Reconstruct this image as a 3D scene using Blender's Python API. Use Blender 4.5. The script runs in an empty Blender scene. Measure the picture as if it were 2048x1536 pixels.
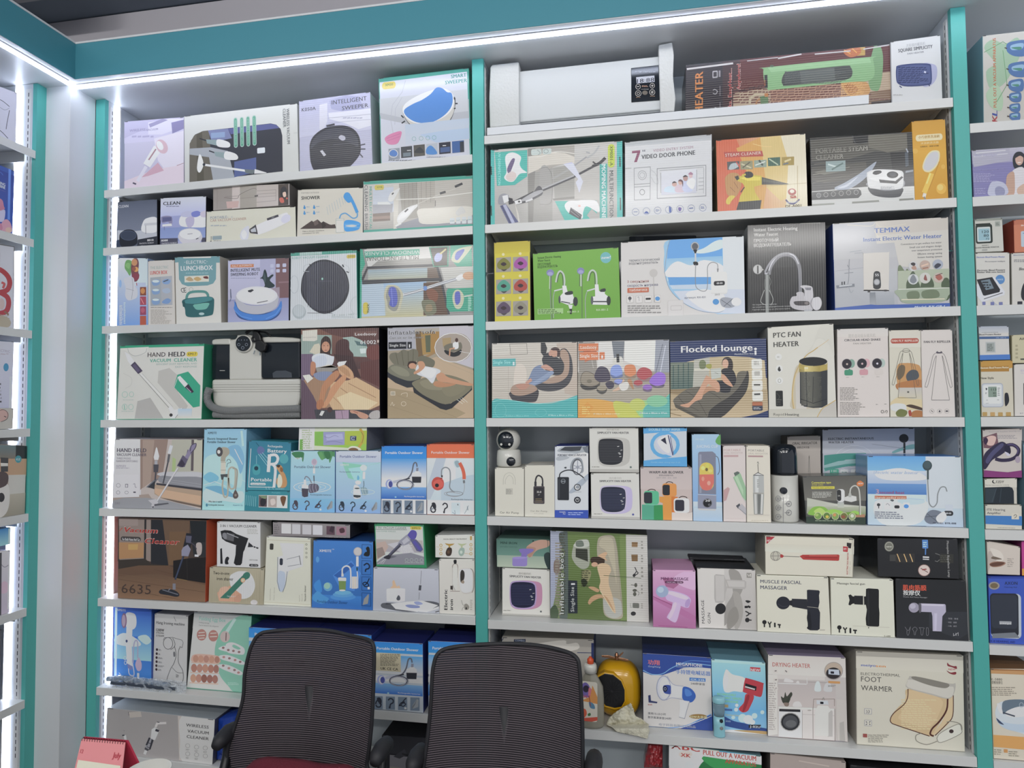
import bpy, bmesh, math, random
import numpy as np
from mathutils import Vector, Matrix
random.seed(7)
# ------------------------------------------------------------------ camera, world, lights, exposure
S = 1.25                                             # metres per fitted unit
FPX = 1299.914
YAW, PITCH, ROLL = -.1786, .0391, -.0092
CAM = np.array([1.655, -1.7709, 0.0])*S              # height 0 = camera height
FW = np.array([math.sin(YAW)*math.cos(PITCH), math.cos(YAW)*math.cos(PITCH), math.sin(PITCH)])
R0_ = np.array([math.cos(YAW), -math.sin(YAW), 0]); U0_ = np.cross(R0_, FW)
RT = R0_*math.cos(ROLL)+U0_*math.sin(ROLL); UP = U0_*math.cos(ROLL)-R0_*math.sin(ROLL)
sc = bpy.context.scene
COL = sc.collection
cd = bpy.data.cameras.new('camera'); cam = bpy.data.objects.new('camera', cd); COL.objects.link(cam)
cd.sensor_width = 36; cd.lens = FPX/2048*36; cd.clip_start = .05
M = Matrix([[RT[i], UP[i], -FW[i], CAM[i]] for i in range(3)]+[[0, 0, 0, 1]])
cam.matrix_world = M; sc.camera = cam
w = bpy.data.worlds.new('world'); sc.world = w; w.use_nodes = True
w.node_tree.nodes['Background'].inputs[0].default_value = (.86, .9, 1, 1)
w.node_tree.nodes['Background'].inputs[1].default_value = .62
sc.view_settings.view_transform = 'Standard'; sc.view_settings.look = 'None'
sc.view_settings.exposure = 0.07; sc.view_settings.gamma = 1; sc.view_settings.use_curve_mapping = False
def area(name, loc, rot, sx, sy, power, col):
    l = bpy.data.lights.new(name, 'AREA'); l.shape = 'RECTANGLE'; l.size = sx; l.size_y = sy
    l.energy = power; l.color = col
    o = bpy.data.objects.new(name, l); COL.objects.link(o); o.location = loc; o.rotation_euler = rot
    return o
# rows of ceiling tubes of the shop, behind and above the photographer
for ly, lp in ((-1.6, 1.6), (-3.0, 12), (-4.6, 29)):
    for lx in (0.0, 1.9, 3.8):
        area('ceiling_tube_light', (lx, ly, 1.68), (math.radians(38), 0, 0), 1.3, .16, lp, (1, .98, .95))

# ------------------------------------------------------------------ projection helpers
CR = dict(P=(0, 0, 1), A=(200, 120, 5.12), A2=(580, 100, 5.12), B=(200, 340, 5.12), B2=(580, 340, 5.12), C=(200, 640, 5.12),
 C2=(580, 640, 5.12), D=(200, 840, 5.12), D2=(560, 840, 5.12), E=(200, 1020, 5.12), E2=(560, 1020, 5.12), F=(180, 1190, 4.438),
 F2=(460, 1220, 3.938), G=(960, 60, 4.096), G2=(1360, 0, 2.977), H=(960, 240, 4.096), H2=(1420, 220, 3.938), I=(960, 430, 3.793),
 I2=(1460, 410, 4.267), J=(960, 640, 3.531), J2=(1500, 620, 4.452), K=(960, 830, 4.6545), K2=(1340, 830, 3.413),
 M=(960, 1040, 4.6545), M2=(1360, 1050, 3.413), N=(960, 1230, 4.2667), N2=(1400, 1250, 3.531), O=(1868, 0, 2.4),
 O2=(1868, 600, 3.2), O3=(1868, 1040, 3.097), Q=(0, 60, 3.49), Q2=(0, 480, 3.49), Q3=(0, 860, 2.27))
def ray(x, y): return FW+RT*((x-1024)/FPX)+UP*((768-y)/FPX)
def on(x, y, ax, v):                                  # where the sight line through a photo pixel meets a plane of the room
    r = ray(x, y); return CAM+r*((v-CAM[ax])/r[ax])
# ------------------------------------------------------------------ colours and materials
def lin(h):
    if len(h) == 3: h = ''.join(c*2 for c in h)
    v = [int(h[i:i+2], 16)/255 for i in (0, 2, 4)]
    return [x/12.92 if x <= .04045 else ((x+.055)/1.055)**2.4 for x in v]
GAIN = 1.0
def colr(h):
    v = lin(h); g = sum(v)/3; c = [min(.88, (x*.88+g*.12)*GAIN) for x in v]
    return (*c, 1)
def mat(name, col=None, rough=.5, metal=0, spec=.5, coat=0, bump=None, attr=False, emit=None, trans=0, alpha=1, noise=None):
    m = bpy.data.materials.new(name); m.use_nodes = True; nt = m.node_tree; b = nt.nodes['Principled BSDF']
    if col: b.inputs['Base Color'].default_value = (*lin(col), 1)
    b.inputs['Roughness'].default_value = rough; b.inputs['Metallic'].default_value = metal
    b.inputs['Specular IOR Level'].default_value = spec; b.inputs['Coat Weight'].default_value = coat
    b.inputs['Coat Roughness'].default_value = .12
    b.inputs['Transmission Weight'].default_value = trans; b.inputs['Alpha'].default_value = alpha
    if attr:
        a = nt.nodes.new('ShaderNodeVertexColor'); a.layer_name = 'Col'; nt.links.new(a.outputs[0], b.inputs['Base Color'])
    if emit:
        b.inputs['Emission Color'].default_value = (*lin(emit[0]), 1); b.inputs['Emission Strength'].default_value = emit[1]
    tc = nt.nodes.new('ShaderNodeTexCoord')
    if noise:                                         # (scale, amount): faint uneven colour of the surface itself
        n = nt.nodes.new('ShaderNodeTexNoise'); n.inputs['Scale'].default_value = noise[0]; n.inputs['Detail'].default_value = 6
        nt.links.new(tc.outputs['Object'], n.inputs['Vector'])
        mx = nt.nodes.new('ShaderNodeMix'); mx.data_type = 'RGBA'; mx.blend_type = 'MULTIPLY'; mx.inputs[0].default_value = noise[1]
        mx.inputs[6].default_value = (*lin(col), 1); nt.links.new(n.outputs['Fac'], mx.inputs[7]); nt.links.new(mx.outputs[2], b.inputs['Base Color'])
    if bump:                                          # list of (kind, scale, strength, axis)
        prev = None
        for kind, s, st, ax in bump:
            if kind == 'noise':
                t = nt.nodes.new('ShaderNodeTexNoise'); t.inputs['Scale'].default_value = s; t.inputs['Detail'].default_value = 3; out = t.outputs['Fac']
                nt.links.new(tc.outputs['Object'], t.inputs['Vector'])
            else:
                t = nt.nodes.new('ShaderNodeTexWave'); t.bands_direction = ax; t.inputs['Scale'].default_value = s; out = t.outputs['Fac']
                t.inputs['Distortion'].default_value = 1.2; t.inputs['Detail'].default_value = 1; t.inputs['Detail Scale'].default_value = .3
                nt.links.new(tc.outputs['Object'], t.inputs['Vector'])
            bp = nt.nodes.new('ShaderNodeBump'); bp.inputs['Strength'].default_value = st; bp.inputs['Distance'].default_value = .004
            nt.links.new(out, bp.inputs['Height'])
            if prev: nt.links.new(prev.outputs[0], bp.inputs['Normal'])
            prev = bp
        nt.links.new(prev.outputs[0], b.inputs['Normal'])
    return m
MT = {
 'm': mat('printed card', attr=True, rough=.5, spec=.4, bump=[('noise', 9, .25, 0)]),
 'g': mat('glossy printed card', attr=True, rough=.33, spec=.5, coat=.35, bump=[('noise', 7, .5, 0), ('noise', 40, .06, 0)]),
 'v': mat('glossy card with upright flutes', attr=True, rough=.33, coat=.35, bump=[('noise', 6, .45, 0), ('wave', 42, .15, 'X')]),
 'h': mat('glossy card with level flutes', attr=True, rough=.33, coat=.35, bump=[('noise', 6, .45, 0), ('wave', 42, .15, 'Z')]),
}
TEAL = mat('teal laminate', '55b3ab', .42, bump=[('noise', 300, .05, 0)])
WHT = mat('white laminate', 'dfe2e5', .36, coat=.1, bump=[('noise', 3, .05, 0)])
METW = mat('white powder coated steel', 'dcdddb', .38, coat=.15, bump=[('noise', 500, .03, 0)])
BACKM = mat('grey white back board', 'bcc5ca', .3, coat=.3, bump=[('noise', 4, .08, 0)])
SIDEM = mat('white glossy side board', 'd0d6da', .24, coat=.4)
SLOTM = mat('black slot', '15171a', .8)
LEDM = mat('cool white LED', 'ffffff', .5, emit=('dfe8ff', 9.0))
CHR = mat('chrome', 'cfd2d4', .15, metal=1)
BLK = mat('black plastic', '17181b', .4)
BLKM = mat('matt black plastic', '26262a', .6, bump=[('noise', 200, .1, 0)])
WPL = mat('white plastic', 'd8d7cf', .28, coat=.3)
# ------------------------------------------------------------------ mesh helpers
def link(name, me, parent=None, loc=None):
    o = bpy.data.objects.new(name, me); COL.objects.link(o)
    if parent is not None: o.parent = parent
    if loc is not None: o.location = loc
    return o
def tag(o, label=None, cat=None, group=None, kind=None):
    if label: o['label'] = label
    if cat: o['category'] = cat
    if group: o['group'] = group
    if kind: o['kind'] = kind
    return o
def empty(name, loc, label, cat, group=None, rz=0):
    o = link(name, None, loc=loc); o.empty_display_size = .05; o.rotation_euler = (0, 0, rz)
    return tag(o, label, cat, group)
class MB:
    def __init__(s): s.v = []; s.f = []; s.c = []
    def add(s, vs, fs, col=None):
        n = len(s.v); s.v += [tuple(map(float, p)) for p in vs]; s.f += [tuple(i+n for i in f) for f in fs]
        if col is not None:
            s.c += [c for c in col] if isinstance(col[0], (tuple, list)) else [col]*len(vs)
    def box(s, x0, y0, z0, x1, y1, z1):
        s.add([(x0, y0, z0), (x1, y0, z0), (x1, y1, z0), (x0, y1, z0), (x0, y0, z1), (x1, y0, z1), (x1, y1, z1), (x0, y1, z1)],
              [(0, 3, 2, 1), (4, 5, 6, 7), (0, 1, 5, 4), (1, 2, 6, 5), (2, 3, 7, 6), (3, 0, 4, 7)])
    def quad(s, a, b, c, d): s.add([a, b, c, d], [(0, 1, 2, 3)])
    def lathe(s, prof, n=24, c=(0, 0, 0), ax='z', a0=0, a1=2*math.pi, sx=1, sy=1):
        full = abs(a1-a0-2*math.pi) < 1e-6; m = n if full else n+1; vs = []
        for r, z in prof:
            for i in range(m):
                a = a0+(a1-a0)*i/n; p = (r*math.cos(a)*sx, r*math.sin(a)*sy, z)
                if ax == 'y': p = (p[0], p[2], p[1])
                if ax == 'x': p = (p[2], p[0], p[1])
                vs.append((p[0]+c[0], p[1]+c[1], p[2]+c[2]))
        fs = []
        for k in range(len(prof)-1):
            for i in range(n):
                j = (i+1) % m; fs.append((k*m+i, k*m+j, (k+1)*m+j, (k+1)*m+i))
        if full:
            if prof[0][0] > 1e-6: fs.append(tuple(range(m))[::-1])
            if prof[-1][0] > 1e-6: fs.append(tuple((len(prof)-1)*m+i for i in range(m)))
        s.add(vs, fs)
    def tube(s, pts, r, n=8, closed=False):
        P_ = [Vector(p) for p in pts]; N = len(P_); vs = []; up = Vector((0, 0, 1)); rr = r if isinstance(r, (list, tuple)) else [r]*N
        for i in range(N):
            a = P_[(i-1) % N] if (closed or i) else P_[0]; b = P_[(i+1) % N] if (closed or i < N-1) else P_[-1]
            t = (b-a).normalized(); q = up if abs(t.dot(up)) < .9 else Vector((1, 0, 0))
            if i and abs(t.dot(pu)) < .98: q = pu
            x = t.cross(q).normalized(); y = x.cross(t).normalized(); pu = y
            for k in range(n):
                an = 2*math.pi*k/n; vs.append(P_[i]+x*rr[i]*math.cos(an)+y*rr[i]*math.sin(an))
        fs = []
        for i in range(N if closed else N-1):
            j = (i+1) % N
            for k in range(n):
                l = (k+1) % n; fs.append((i*n+k, i*n+l, j*n+l, j*n+k))
        if not closed: fs += [tuple(range(n))[::-1], tuple((N-1)*n+k for k in range(n))]
        s.add(vs, fs)
    def prism(s, outline, y0, y1):                     # outline in xz, thickness along y
        n = len(outline); vs = [(x, y0, z) for x, z in outline]+[(x, y1, z) for x, z in outline]
        s.add(vs, [tuple(range(n)), tuple(range(2*n-1, n-1, -1))]+[((i+1) % n, i, i+n, (i+1) % n+n) for i in range(n)])
    def build(s, name, m, parent=None, loc=None, smooth=False, bevel=0, sub=0):
        me = bpy.data.meshes.new(name); me.from_pydata(s.v, [], s.f); me.materials.append(m)
        if s.c:
            a = me.color_attributes.new('Col', 'FLOAT_COLOR', 'POINT'); a.data.foreach_set('color', [x for c in s.c for x in c])
        else:
            bm = bmesh.new(); bm.from_mesh(me); bmesh.ops.recalc_face_normals(bm, faces=bm.faces[:]); bm.to_mesh(me); bm.free()
        if smooth: me.polygons.foreach_set('use_smooth', [True]*len(me.polygons))
        o = link(name, me, parent, loc)
        if bevel:
            b = o.modifiers.new('b', 'BEVEL'); b.width = bevel; b.segments = 2; b.limit_method = 'ANGLE'; b.angle_limit = .6
        if sub:
            b = o.modifiers.new('s', 'SUBSURF'); b.levels = sub; b.render_levels = sub
        return o
# ------------------------------------------------------------------ lettering
_tx = {}
def text_mesh(t, off):
    k = (t, off)
    if k not in _tx:
        c = bpy.data.curves.new('t', 'FONT'); c.body = t; c.size = 1; c.offset = off; c.space_character = 1.05; c.resolution_u = 2; c.dimensions = '2D'; c.fill_mode = 'BOTH'
        o = bpy.data.objects.new('t', c); me = bpy.data.meshes.new_from_object(o)
        v = [(p.co.x, p.co.y) for p in me.vertices]; f = [tuple(p.vertices) for p in me.polygons]
        bpy.data.objects.remove(o); bpy.data.curves.remove(c); bpy.data.meshes.remove(me)
        xs = [p[0] for p in v] or [0, 1]
        _tx[k] = (v, f, min(xs), max(xs))
    return _tx[k]
CAPH = .73
# ------------------------------------------------------------------ printed fronts
def homog(src):                                       # photo pixels of the four front corners TL TR BR BL -> unit square
    dst = [(0, 1), (1, 1), (1, 0), (0, 0)]; A = []; b = []
    for (x, y), (u, v) in zip(src, dst):
        A.append([x, y, 1, 0, 0, 0, -u*x, -u*y]); b.append(u); A.append([0, 0, 0, x, y, 1, -v*x, -v*y]); b.append(v)
    return np.append(np.linalg.solve(np.array(A, float), np.array(b, float)), 1).reshape(3, 3)
def clip(poly):
    for ax, lim, sg in ((0, 0, 1), (0, 1, -1), (1, 0, 1), (1, 1, -1)):
        out = []
        for i in range(len(poly)):
            a, b = poly[i-1], poly[i]; da = (a[ax]-lim)*sg; db = (b[ax]-lim)*sg
            if (da >= 0) != (db >= 0):
                t = da/(da-db); out.append((a[0]+(b[0]-a[0])*t, a[1]+(b[1]-a[1])*t))
            if db >= 0: out.append(b)
        poly = out
        if len(poly) < 3: return []
    q = [p for i, p in enumerate(poly) if abs(p[0]-poly[i-1][0])+abs(p[1]-poly[i-1][1]) > 1e-6]
    return q if len(q) > 2 else []
def smooth(pts, closed, k=5):
    n = len(pts); out = []
    for i in range(n if closed else n-1):
        g = (lambda j: pts[j % n]) if closed else (lambda j: pts[max(0, min(n-1, j))])
        a, b, c, d = g(i-1), g(i), g(i+1), g(i+2)
        for s_ in range(k):
            t = s_/k; out.append(tuple(.5*(2*b[m]+(c[m]-a[m])*t+(2*a[m]-5*b[m]+4*c[m]-d[m])*t*t+(3*b[m]-a[m]-3*c[m]+d[m])*t**3) for m in (0, 1)))
    if not closed: out.append(pts[-1])
    return out
class Art:
    def __init__(s, crop, quad, face, mb):
        s.o = CR[crop]; s.H = homog(quad); s.face = face; s.mb = mb; s.k = 0
    def uv(s, x, y):
        p = s.H@np.array([s.o[0]+x/s.o[2], s.o[1]+y/s.o[2], 1]); return (p[0]/p[2], p[1]/p[2])
    def put(s, uvs, faces, col):
        s.mb.add([s.face(u, v, .0003+s.k*.000014) for u, v in uvs], faces, col)
    def poly(s, uvs, col):
        q = clip(uvs)
        if not q: return
        ar = sum(q[i-1][0]*q[i][1]-q[i][0]*q[i-1][1] for i in range(len(q)))
        if ar < 0: q = q[::-1]
        s.put(q, [tuple(range(len(q)))], col)
    def stroke(s, pts, w, col):                        # px polyline with px width
        n = len(pts); cl = n > 3 and math.hypot(pts[0][0]-pts[-1][0], pts[0][1]-pts[-1][1]) < 1e-3
        sg = []
        for i in range(n-1):
            dx, dy = pts[i+1][0]-pts[i][0], pts[i+1][1]-pts[i][1]; d = math.hypot(dx, dy) or 1; sg.append((dx/d, dy/d))
        off = []
        for i in range(n):
            p = sg[i-1] if i else (sg[-1] if cl else sg[0]); q = sg[i] if i < n-1 else (sg[0] if cl else sg[-1])
            mx, my = -(p[1]+q[1]), p[0]+q[0]; m = math.hypot(mx, my)
            if m < .35: mx, my, m = -q[1], q[0], 1.0; f = 1
            else: f = 2/m
            off.append((mx/m*f*w/2, my/m*f*w/2))
        for i in range(n-1):
            (x0, y0), (x1, y1), (a0, b0), (a1, b1) = pts[i], pts[i+1], off[i], off[i+1]
            s.poly([s.uv(a, b) for a, b in ((x0+a0, y0+b0), (x1+a1, y1+b1), (x1-a1, y1-b1), (x0-a0, y0-b0))], col)
    def text(s, x, y, e, h, col, fl, t):
        bold = (0, .028, .056) if 'B' in fl else (0, .026) if 'b' in fl else (0,); off = 0
        v, f, a, b = text_mesh(t, off)
        if not f: return
        dn = 'd' in fl; vu = 'v' in fl; ud = 'u' in fl
        X, Y = (x, e) if (dn or vu) else (e, y)
        up = (h, 0) if dn else (-h, 0) if vu else (0, h) if ud else (0, -h)
        mx, my = (x+X)/2, (y+Y)/2
        if dn or vu:                                   # keep the line upright on the box
            u0, v0 = s.uv(x, y); _, v1 = s.uv(X, Y); o, bx_, = (u0, v0), (0, v1-v0)
            uu = (s.uv(mx+up[0], my)[0]-s.uv(mx, my)[0], 0)
        else:
            u0, v0 = s.uv(x, y); u1, _ = s.uv(X, Y); o, bx_ = (u0, v0), (u1-u0, 0)
            uu = (0, s.uv(mx, my+up[1])[1]-s.uv(mx, my)[1])
        sk = .22 if 'i' in fl else 0; L = (b-a) or 1
        q = []
        for px, py in v:
            tx_ = (px-a+py*sk)/L; ty = py/CAPH
            q.append((o[0]+bx_[0]*tx_+uu[0]*ty, o[1]+bx_[1]*tx_+uu[1]*ty))
        lim = lambda z: min(.998, max(.002, z))
        for m in bold:                                 # heavier strokes: the same letters again, shifted a hair
            s.k += .5; ex, ey = bx_[0]*m/L, bx_[1]*m/L; s.put([(lim(a_+ex), lim(b_+ey)) for a_, b_ in q], f, col)
    def run(s, art):
        for it in art.replace('\n', ';').split(';'):
            it = it.strip()
            if not it: continue
            s.k += 1
            if it[0] == 't':
                hd, t = it.split('|', 1); a = hd.split()
                s.text(float(a[1]), float(a[2]), float(a[3]), float(a[4]), colr(a[5]), a[6] if len(a) > 6 else '', t); continue
            a = it.split(); k = a[0]; uv = s.uv
            if k in 'rgh':
                x0, y0, x1, y1 = map(float, a[1:5]); (u0, v0), (u1, v1) = uv(x0, y0), uv(x1, y1)
                cl = lambda z: min(1, max(0, z)); u0, v0, u1, v1 = cl(u0), cl(v0), cl(u1), cl(v1)
                c1 = colr(a[5]); c2 = colr(a[6]) if len(a) > 6 else c1
                cs = [c1]*4 if k == 'r' else [c2, c2, c1, c1] if k == 'g' else [c1, c2, c2, c1]
                s.put([(u0, v1), (u1, v1), (u1, v0), (u0, v0)], [(0, 1, 2, 3)], cs)
            elif k == 'e':
                cx, cy, rx, ry = map(float, a[1:5]); ro = math.radians(float(a[6])) if len(a) > 6 else 0
                s.poly([uv(cx+rx*math.cos(q)*math.cos(ro)-ry*math.sin(q)*math.sin(ro), cy+rx*math.cos(q)*math.sin(ro)+ry*math.sin(q)*math.cos(ro)) for q in [i*math.pi/12 for i in range(24)]], colr(a[5]))
            elif k == 'o':
                cx, cy, rx, ry, w_ = map(float, a[1:6])
                s.stroke([(cx+rx*math.cos(q), cy+ry*math.sin(q)) for q in [i*math.pi/9 for i in range(19)]], w_, colr(a[6]))
            elif k == 'R':
                x0, y0, x1, y1, r = map(float, a[1:6]); pts = []
                for cx, cy, a0 in ((x1-r, y1-r, 0), (x0+r, y1-r, 90), (x0+r, y0+r, 180), (x1-r, y0+r, 270)):
                    pts += [(cx+r*math.cos(math.radians(a0+q)), cy+r*math.sin(math.radians(a0+q))) for q in (0, 22, 45, 68, 90)]
                (u0, v0), (u1, v1) = uv(x0, y0), uv(x1, y1)      # keep it square to the box
                s.poly([(u0+(u1-u0)*(px-x0)/(x1-x0), v0+(v1-v0)*(py-y0)/(y1-y0)) for px, py in pts], colr(a[6]))
            elif k in 'ls':
                w_ = float(a[1]); q = list(map(float, a[3:])); pts = list(zip(q[::2], q[1::2]))
                s.stroke(smooth(pts, False, 4) if k == 's' else pts, w_, colr(a[2]))
            elif k in 'pb':
                q = list(map(float, a[2:])); pts = list(zip(q[::2], q[1::2]))
                s.poly([uv(*p) for p in (smooth(pts, True, 4) if k == 'b' else pts)], colr(a[1]))
            elif k == 'n':                             # rows of very small print: x0 y0 x1 y1 rows colour
                x0, y0, x1, y1 = map(float, a[1:5]); n = int(a[5]); c = colr(a[6]); hh = (y1-y0)/(2*n)
                for i in range(n):
                    yy = y0+(y1-y0)*(i+.5)/n; x = x0; xe = x1-random.random()*.35*(x1-x0) if n > 1 else x1
                    while x < xe:
                        w_ = min(xe-x, hh*(1.5+random.random()*4)); (u0, v0), (u1, _) = uv(x, yy+hh/2), uv(x+w_, yy+hh/2); v1 = uv(x, yy-hh/2)[1]
                        s.poly([(u0, v0), (u1, v0), (u1, v1), (u0, v1)], c); x += w_+hh*.7
            else: raise ValueError(it)
# ------------------------------------------------------------------ shelves: height of the upper face as a function of X
SH = {}
def shelf_line(key, x0, y0, x1, y1):
    a, b = on(x0, y0, 1, 0), on(x1, y1, 1, 0)
    SH[key] = lambda X, a=a, b=b: a[2]+(b[2]-a[2])*(X-a[0])/(b[0]-a[0])
BX = {}
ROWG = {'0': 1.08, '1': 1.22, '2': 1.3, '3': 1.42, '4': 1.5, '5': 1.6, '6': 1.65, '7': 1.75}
def carton(crop, cs, base, col, label, art, side=None, top=None, kind='m', Y=.012, D=.17, id=None, group=None, name='product_box', plane='y', gain=None, slits=True):
    """one printed carton: body, lid flap and printed front, built upright on its shelf or on the carton below"""
    global GAIN
    o = CR[crop]; q = [(o[0]+cs[i]/o[2], o[1]+cs[i+1]/o[2]) for i in (0, 2, 4, 6)]
    row = BX[base]['row'] if base in BX else base
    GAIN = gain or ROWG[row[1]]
    ax = 1 if plane == 'y' else 0
    if base in BX and Y == .012: Y = BX[base]['Y']+.002
    if Y == 'a':
        ys = []
        for (x, y) in q[2:]:
            r = ray(x, y); X0 = on(x, y, 1, .02)[0]; ys.append(CAM[1]+r[1]*(SH[row](X0)-CAM[2])/r[2])
        Y = min(.12, max(.006, sum(ys)/2))
    P3 = [on(x, y, ax, Y) for x, y in q]
    for i in (3, 2):
        P3[i][2] = (BX[base]['top']+.0015) if base in BX else SH[row](P3[i][0] if ax else .03)+.0008
    BX[id or label] = dict(Y=Y, top=max(P3[0][2], P3[1][2])+.0012, row=row)
    org = (P3[2]+P3[3])/2
    dv = np.array([0, 1., 0]) if ax else np.array([-1., 0, 0])
    root = empty(name, org+dv*D/2, label, 'box', group)
    org = org+dv*D/2
    L = [p-org for p in P3]; bk = [p+dv*D for p in L]
    g = GAIN
    cf, cs_, ct = colr(col), colr(side or col), colr(top or side or col)
    me = bpy.data.meshes.new('carton'); bm = bmesh.new()
    V = [bm.verts.new(p) for p in L+bk]
    for f in ((3, 2, 1, 0), (4, 5, 6, 7), (0, 1, 5, 4), (2, 3, 7, 6), (1, 2, 6, 5), (3, 0, 4, 7)): bm.faces.new([V[i] for i in f])
    bmesh.ops.recalc_face_normals(bm, faces=bm.faces[:])
    cl = bm.loops.layers.float_color.new('Col')
    for f in bm.faces:
        n = f.normal; fr = n.dot(Vector(-dv)) > .7
        for l in f.loops: l[cl] = cf if fr else ct if abs(n.z) > .7 else cs_
    bmesh.ops.bevel(bm, geom=bm.edges[:], offset=.0011, segments=1, affect='EDGES')
    bm.to_mesh(me); bm.free(); me.materials.append(MT[kind]); link('carton', me, root)
    # lid flap: the tuck-in lid of the top, with its two finger slits
    a, b = L[0], L[1]; t = .0008; up = np.array([0, 0, 1.]); mbf = MB(); e = (b-a); n0 = 2 if slits else 0
    c0, c1 = a+e*.012, a+e*.988
    vs = [c0+dv*.002, c1+dv*.002, c1+dv*(D-.004), c0+dv*(D-.004)]
    mbf.add(vs+[v+up*t for v in vs], [(0, 1, 2, 3), (4, 5, 6, 7), (0, 1, 5, 4), (1, 2, 6, 5), (2, 3, 7, 6), (3, 0, 4, 7)], ct)
    if slits:
        dk = colr('3a3a3c')
        for s0, s1 in ((.012, .06), (.94, .988)):
            p, r = a+e*s0, a+e*s1; h = up*-.0022; fo = -dv*.0006
            mbf.add([p+fo, r+fo, r+fo+h, p+fo+h], [(0, 1, 2, 3)], dk)
    mbf.build('lid_flap', MT[kind], root)
    A = MB()
    def face(u, v, dd):
        p = L[3]*(1-u)*(1-v)+L[2]*u*(1-v)+L[1]*u*v+L[0]*(1-u)*v
        return p-dv*dd
    ar = Art(crop, q, face, A); ar.run(art)
    if A.v: A.build('printed_front', MT[kind], root)
    GAIN = 1.0
    return root
def bar(name, m, parent, x0, y0, z0, x1, y1, z1, bevel=0):
    b = MB(); b.box(x0, y0, z0, x1, y1, z1); return b.build(name, m, parent, bevel=bevel)
# ================================================================== the room and the built-in shelving
P0, P1, P2, P3, P4, P5, P6 = -.0065, .0346, 1.5346, 1.5759, 3.0816, 3.1236, 4.63
XW, YL, Y1, XC, ZS, YB = -.1154, -.158, -.1183, -.009, 1.25, .27
ZF = -1.55
def struct(name, m, x0, y0, z0, x1, y1, z1):
    o = bar(name, m, None, x0, y0, z0, x1, y1, z1); o['kind'] = 'structure'; return o
FLOORM = mat('grey floor tile', '8d8a84', .35, noise=(3, .3))
struct('floor', FLOORM, -.8, -6, ZF-.05, 6, .5, ZF)
struct('wall_back', mat('painted wall', 'c8cac9', .7), -.8, .32, ZF, 6, .42, 1.76)
struct('wall_left', mat('painted wall left', 'c8cac9', .7), -.62, -6, ZF, -.52, .32, 1.76)
struct('ceiling', mat('dark ceiling', '7d8896', .8, noise=(5, .25)), -.8, -6, 1.765, 6, .5, 1.82)
BULK = mat('grey bulkhead paint', 'c2bfc6', .6)
struct('trim_1', BULK, -.5, .24, 1.30, 6, .30, 1.76)                      # bulkhead above the shelving
# soffit boards over both runs, teal fascias, their caps
struct('trim_3', WHT, -.5, -.1505, ZS, 5.2, .30, ZS+.02)
struct('trim_4', WHT, -.5, -3.2, ZS+.0005, .042, -.1505, ZS+.02)
TEAL_SHADE = mat('teal laminate shaded', '4c93a4', .45, bump=[('noise', 300, .05, 0)])  # darker copy of the teal: the fascia's shade is put into its colour
struct('trim_5', TEAL_SHADE, .044, -.1525, ZS+.002, 5.2, -.1345, ZS+.135)
struct('trim_6', TEAL_SHADE, .026, -3.2, ZS+.002, .044, -.1525, ZS+.135)
struct('trim_7', WHT, .03, -.1545, ZS+.135, 5.2, -.09, ZS+.142)
struct('trim_8', WHT, -.06, -3.2, ZS+.135, .046, -.1545, ZS+.142)
struct('trim_9', mat('pale ceiling beam', '9fa0a6', .6), -.5, -.06, 1.69, -.1, .0, 1.762)
# corner column boxed in white board
struct('trim_10', WHT, XW, Y1, ZF, XC, .0, ZS)
struct('trim_11', mat('edge bead', 'e3e5e6', .4), XC-.001, Y1-.0012, ZF, XC+.0012, Y1+.003, ZS)
# back boards
for nm, a, b in (('back_panel', P1, P2), ('back_panel', P3, P4), ('back_panel', P5, P6)):
    o = bar(nm, BACKM, None, a, YB, ZF, b, YB+.012, ZS); o['kind'] = 'structure'
o = bar('back_panel', BACKM, None, XW-.29, -3.0, ZF, XW-.278, YL, ZS); o['kind'] = 'structure'
# ---- divider posts: teal front strip, white side boards, slotted steel channels
def slots(name, parent, face, a, z0, z1, pitch=.0245, sz=.015, w_=.0032):
    b = MB(); z = z0
    while z < z1:
        for dz in (0,):
            if face[0] == 'x': x = face[1]; b.quad((x, a, z), (x, a+w_, z), (x, a+w_, z+sz), (x, a, z+sz))
            else: y = face[1]; b.quad((a, y, z), (a+w_, y, z), (a+w_, y, z+sz), (a, y, z+sz))
        z += pitch
    o = b.build(name, SLOTM, parent); o['kind'] = 'stuff'; return o
def post(x0, x1, label, left=True, right=True):
    r = empty('divider_post', ((x0+x1)/2, 0, ZF), label, 'post', 'teal edged divider posts'); cx = (x0+x1)/2; Z = -ZF
    z0, z1 = 0, ZS-ZF
    bar('teal_front_strip', TEAL, r, x0-cx, 0, z0, x1-cx, .018, z1-.001)
    for use, xa, sg in ((left, x0, -1), (right, x1, 1)):
        if not use: continue
        a = xa-cx
        bar('side_board', SIDEM, r, min(a, a-sg*.012), .0182, z0, max(a, a-sg*.012), YB, z1-.001)
        bar('slotted_channel', METW, r, min(a, a+sg*.0016), .026, z0, max(a, a+sg*.0016), .047, z1-.02)
        slots('channel_slots', r, ('x', a+sg*.0018), .0345, z0+.3, z1-.03)
        bar('slotted_channel', METW, r, min(a, a+sg*.0016), .215, z0, max(a, a+sg*.0016), .236, z1-.02)
        slots('channel_slots', r, ('x', a+sg*.0018), .2235, z0+.3, z1-.03)
    return r
post(P0, P1, 'teal edged divider post beside the white corner column', left=False)
post(P2, P3, 'teal edged divider post in the middle between the two full bays')
post(P4, P5, 'teal edged divider post at the right between the full bay and the cut-off bay')
r = empty('divider_post', (XW, YL, ZF), 'teal edged post ending the left hand wall shelving', 'post', 'teal edged divider posts'); z1 = ZS-ZF
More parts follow.
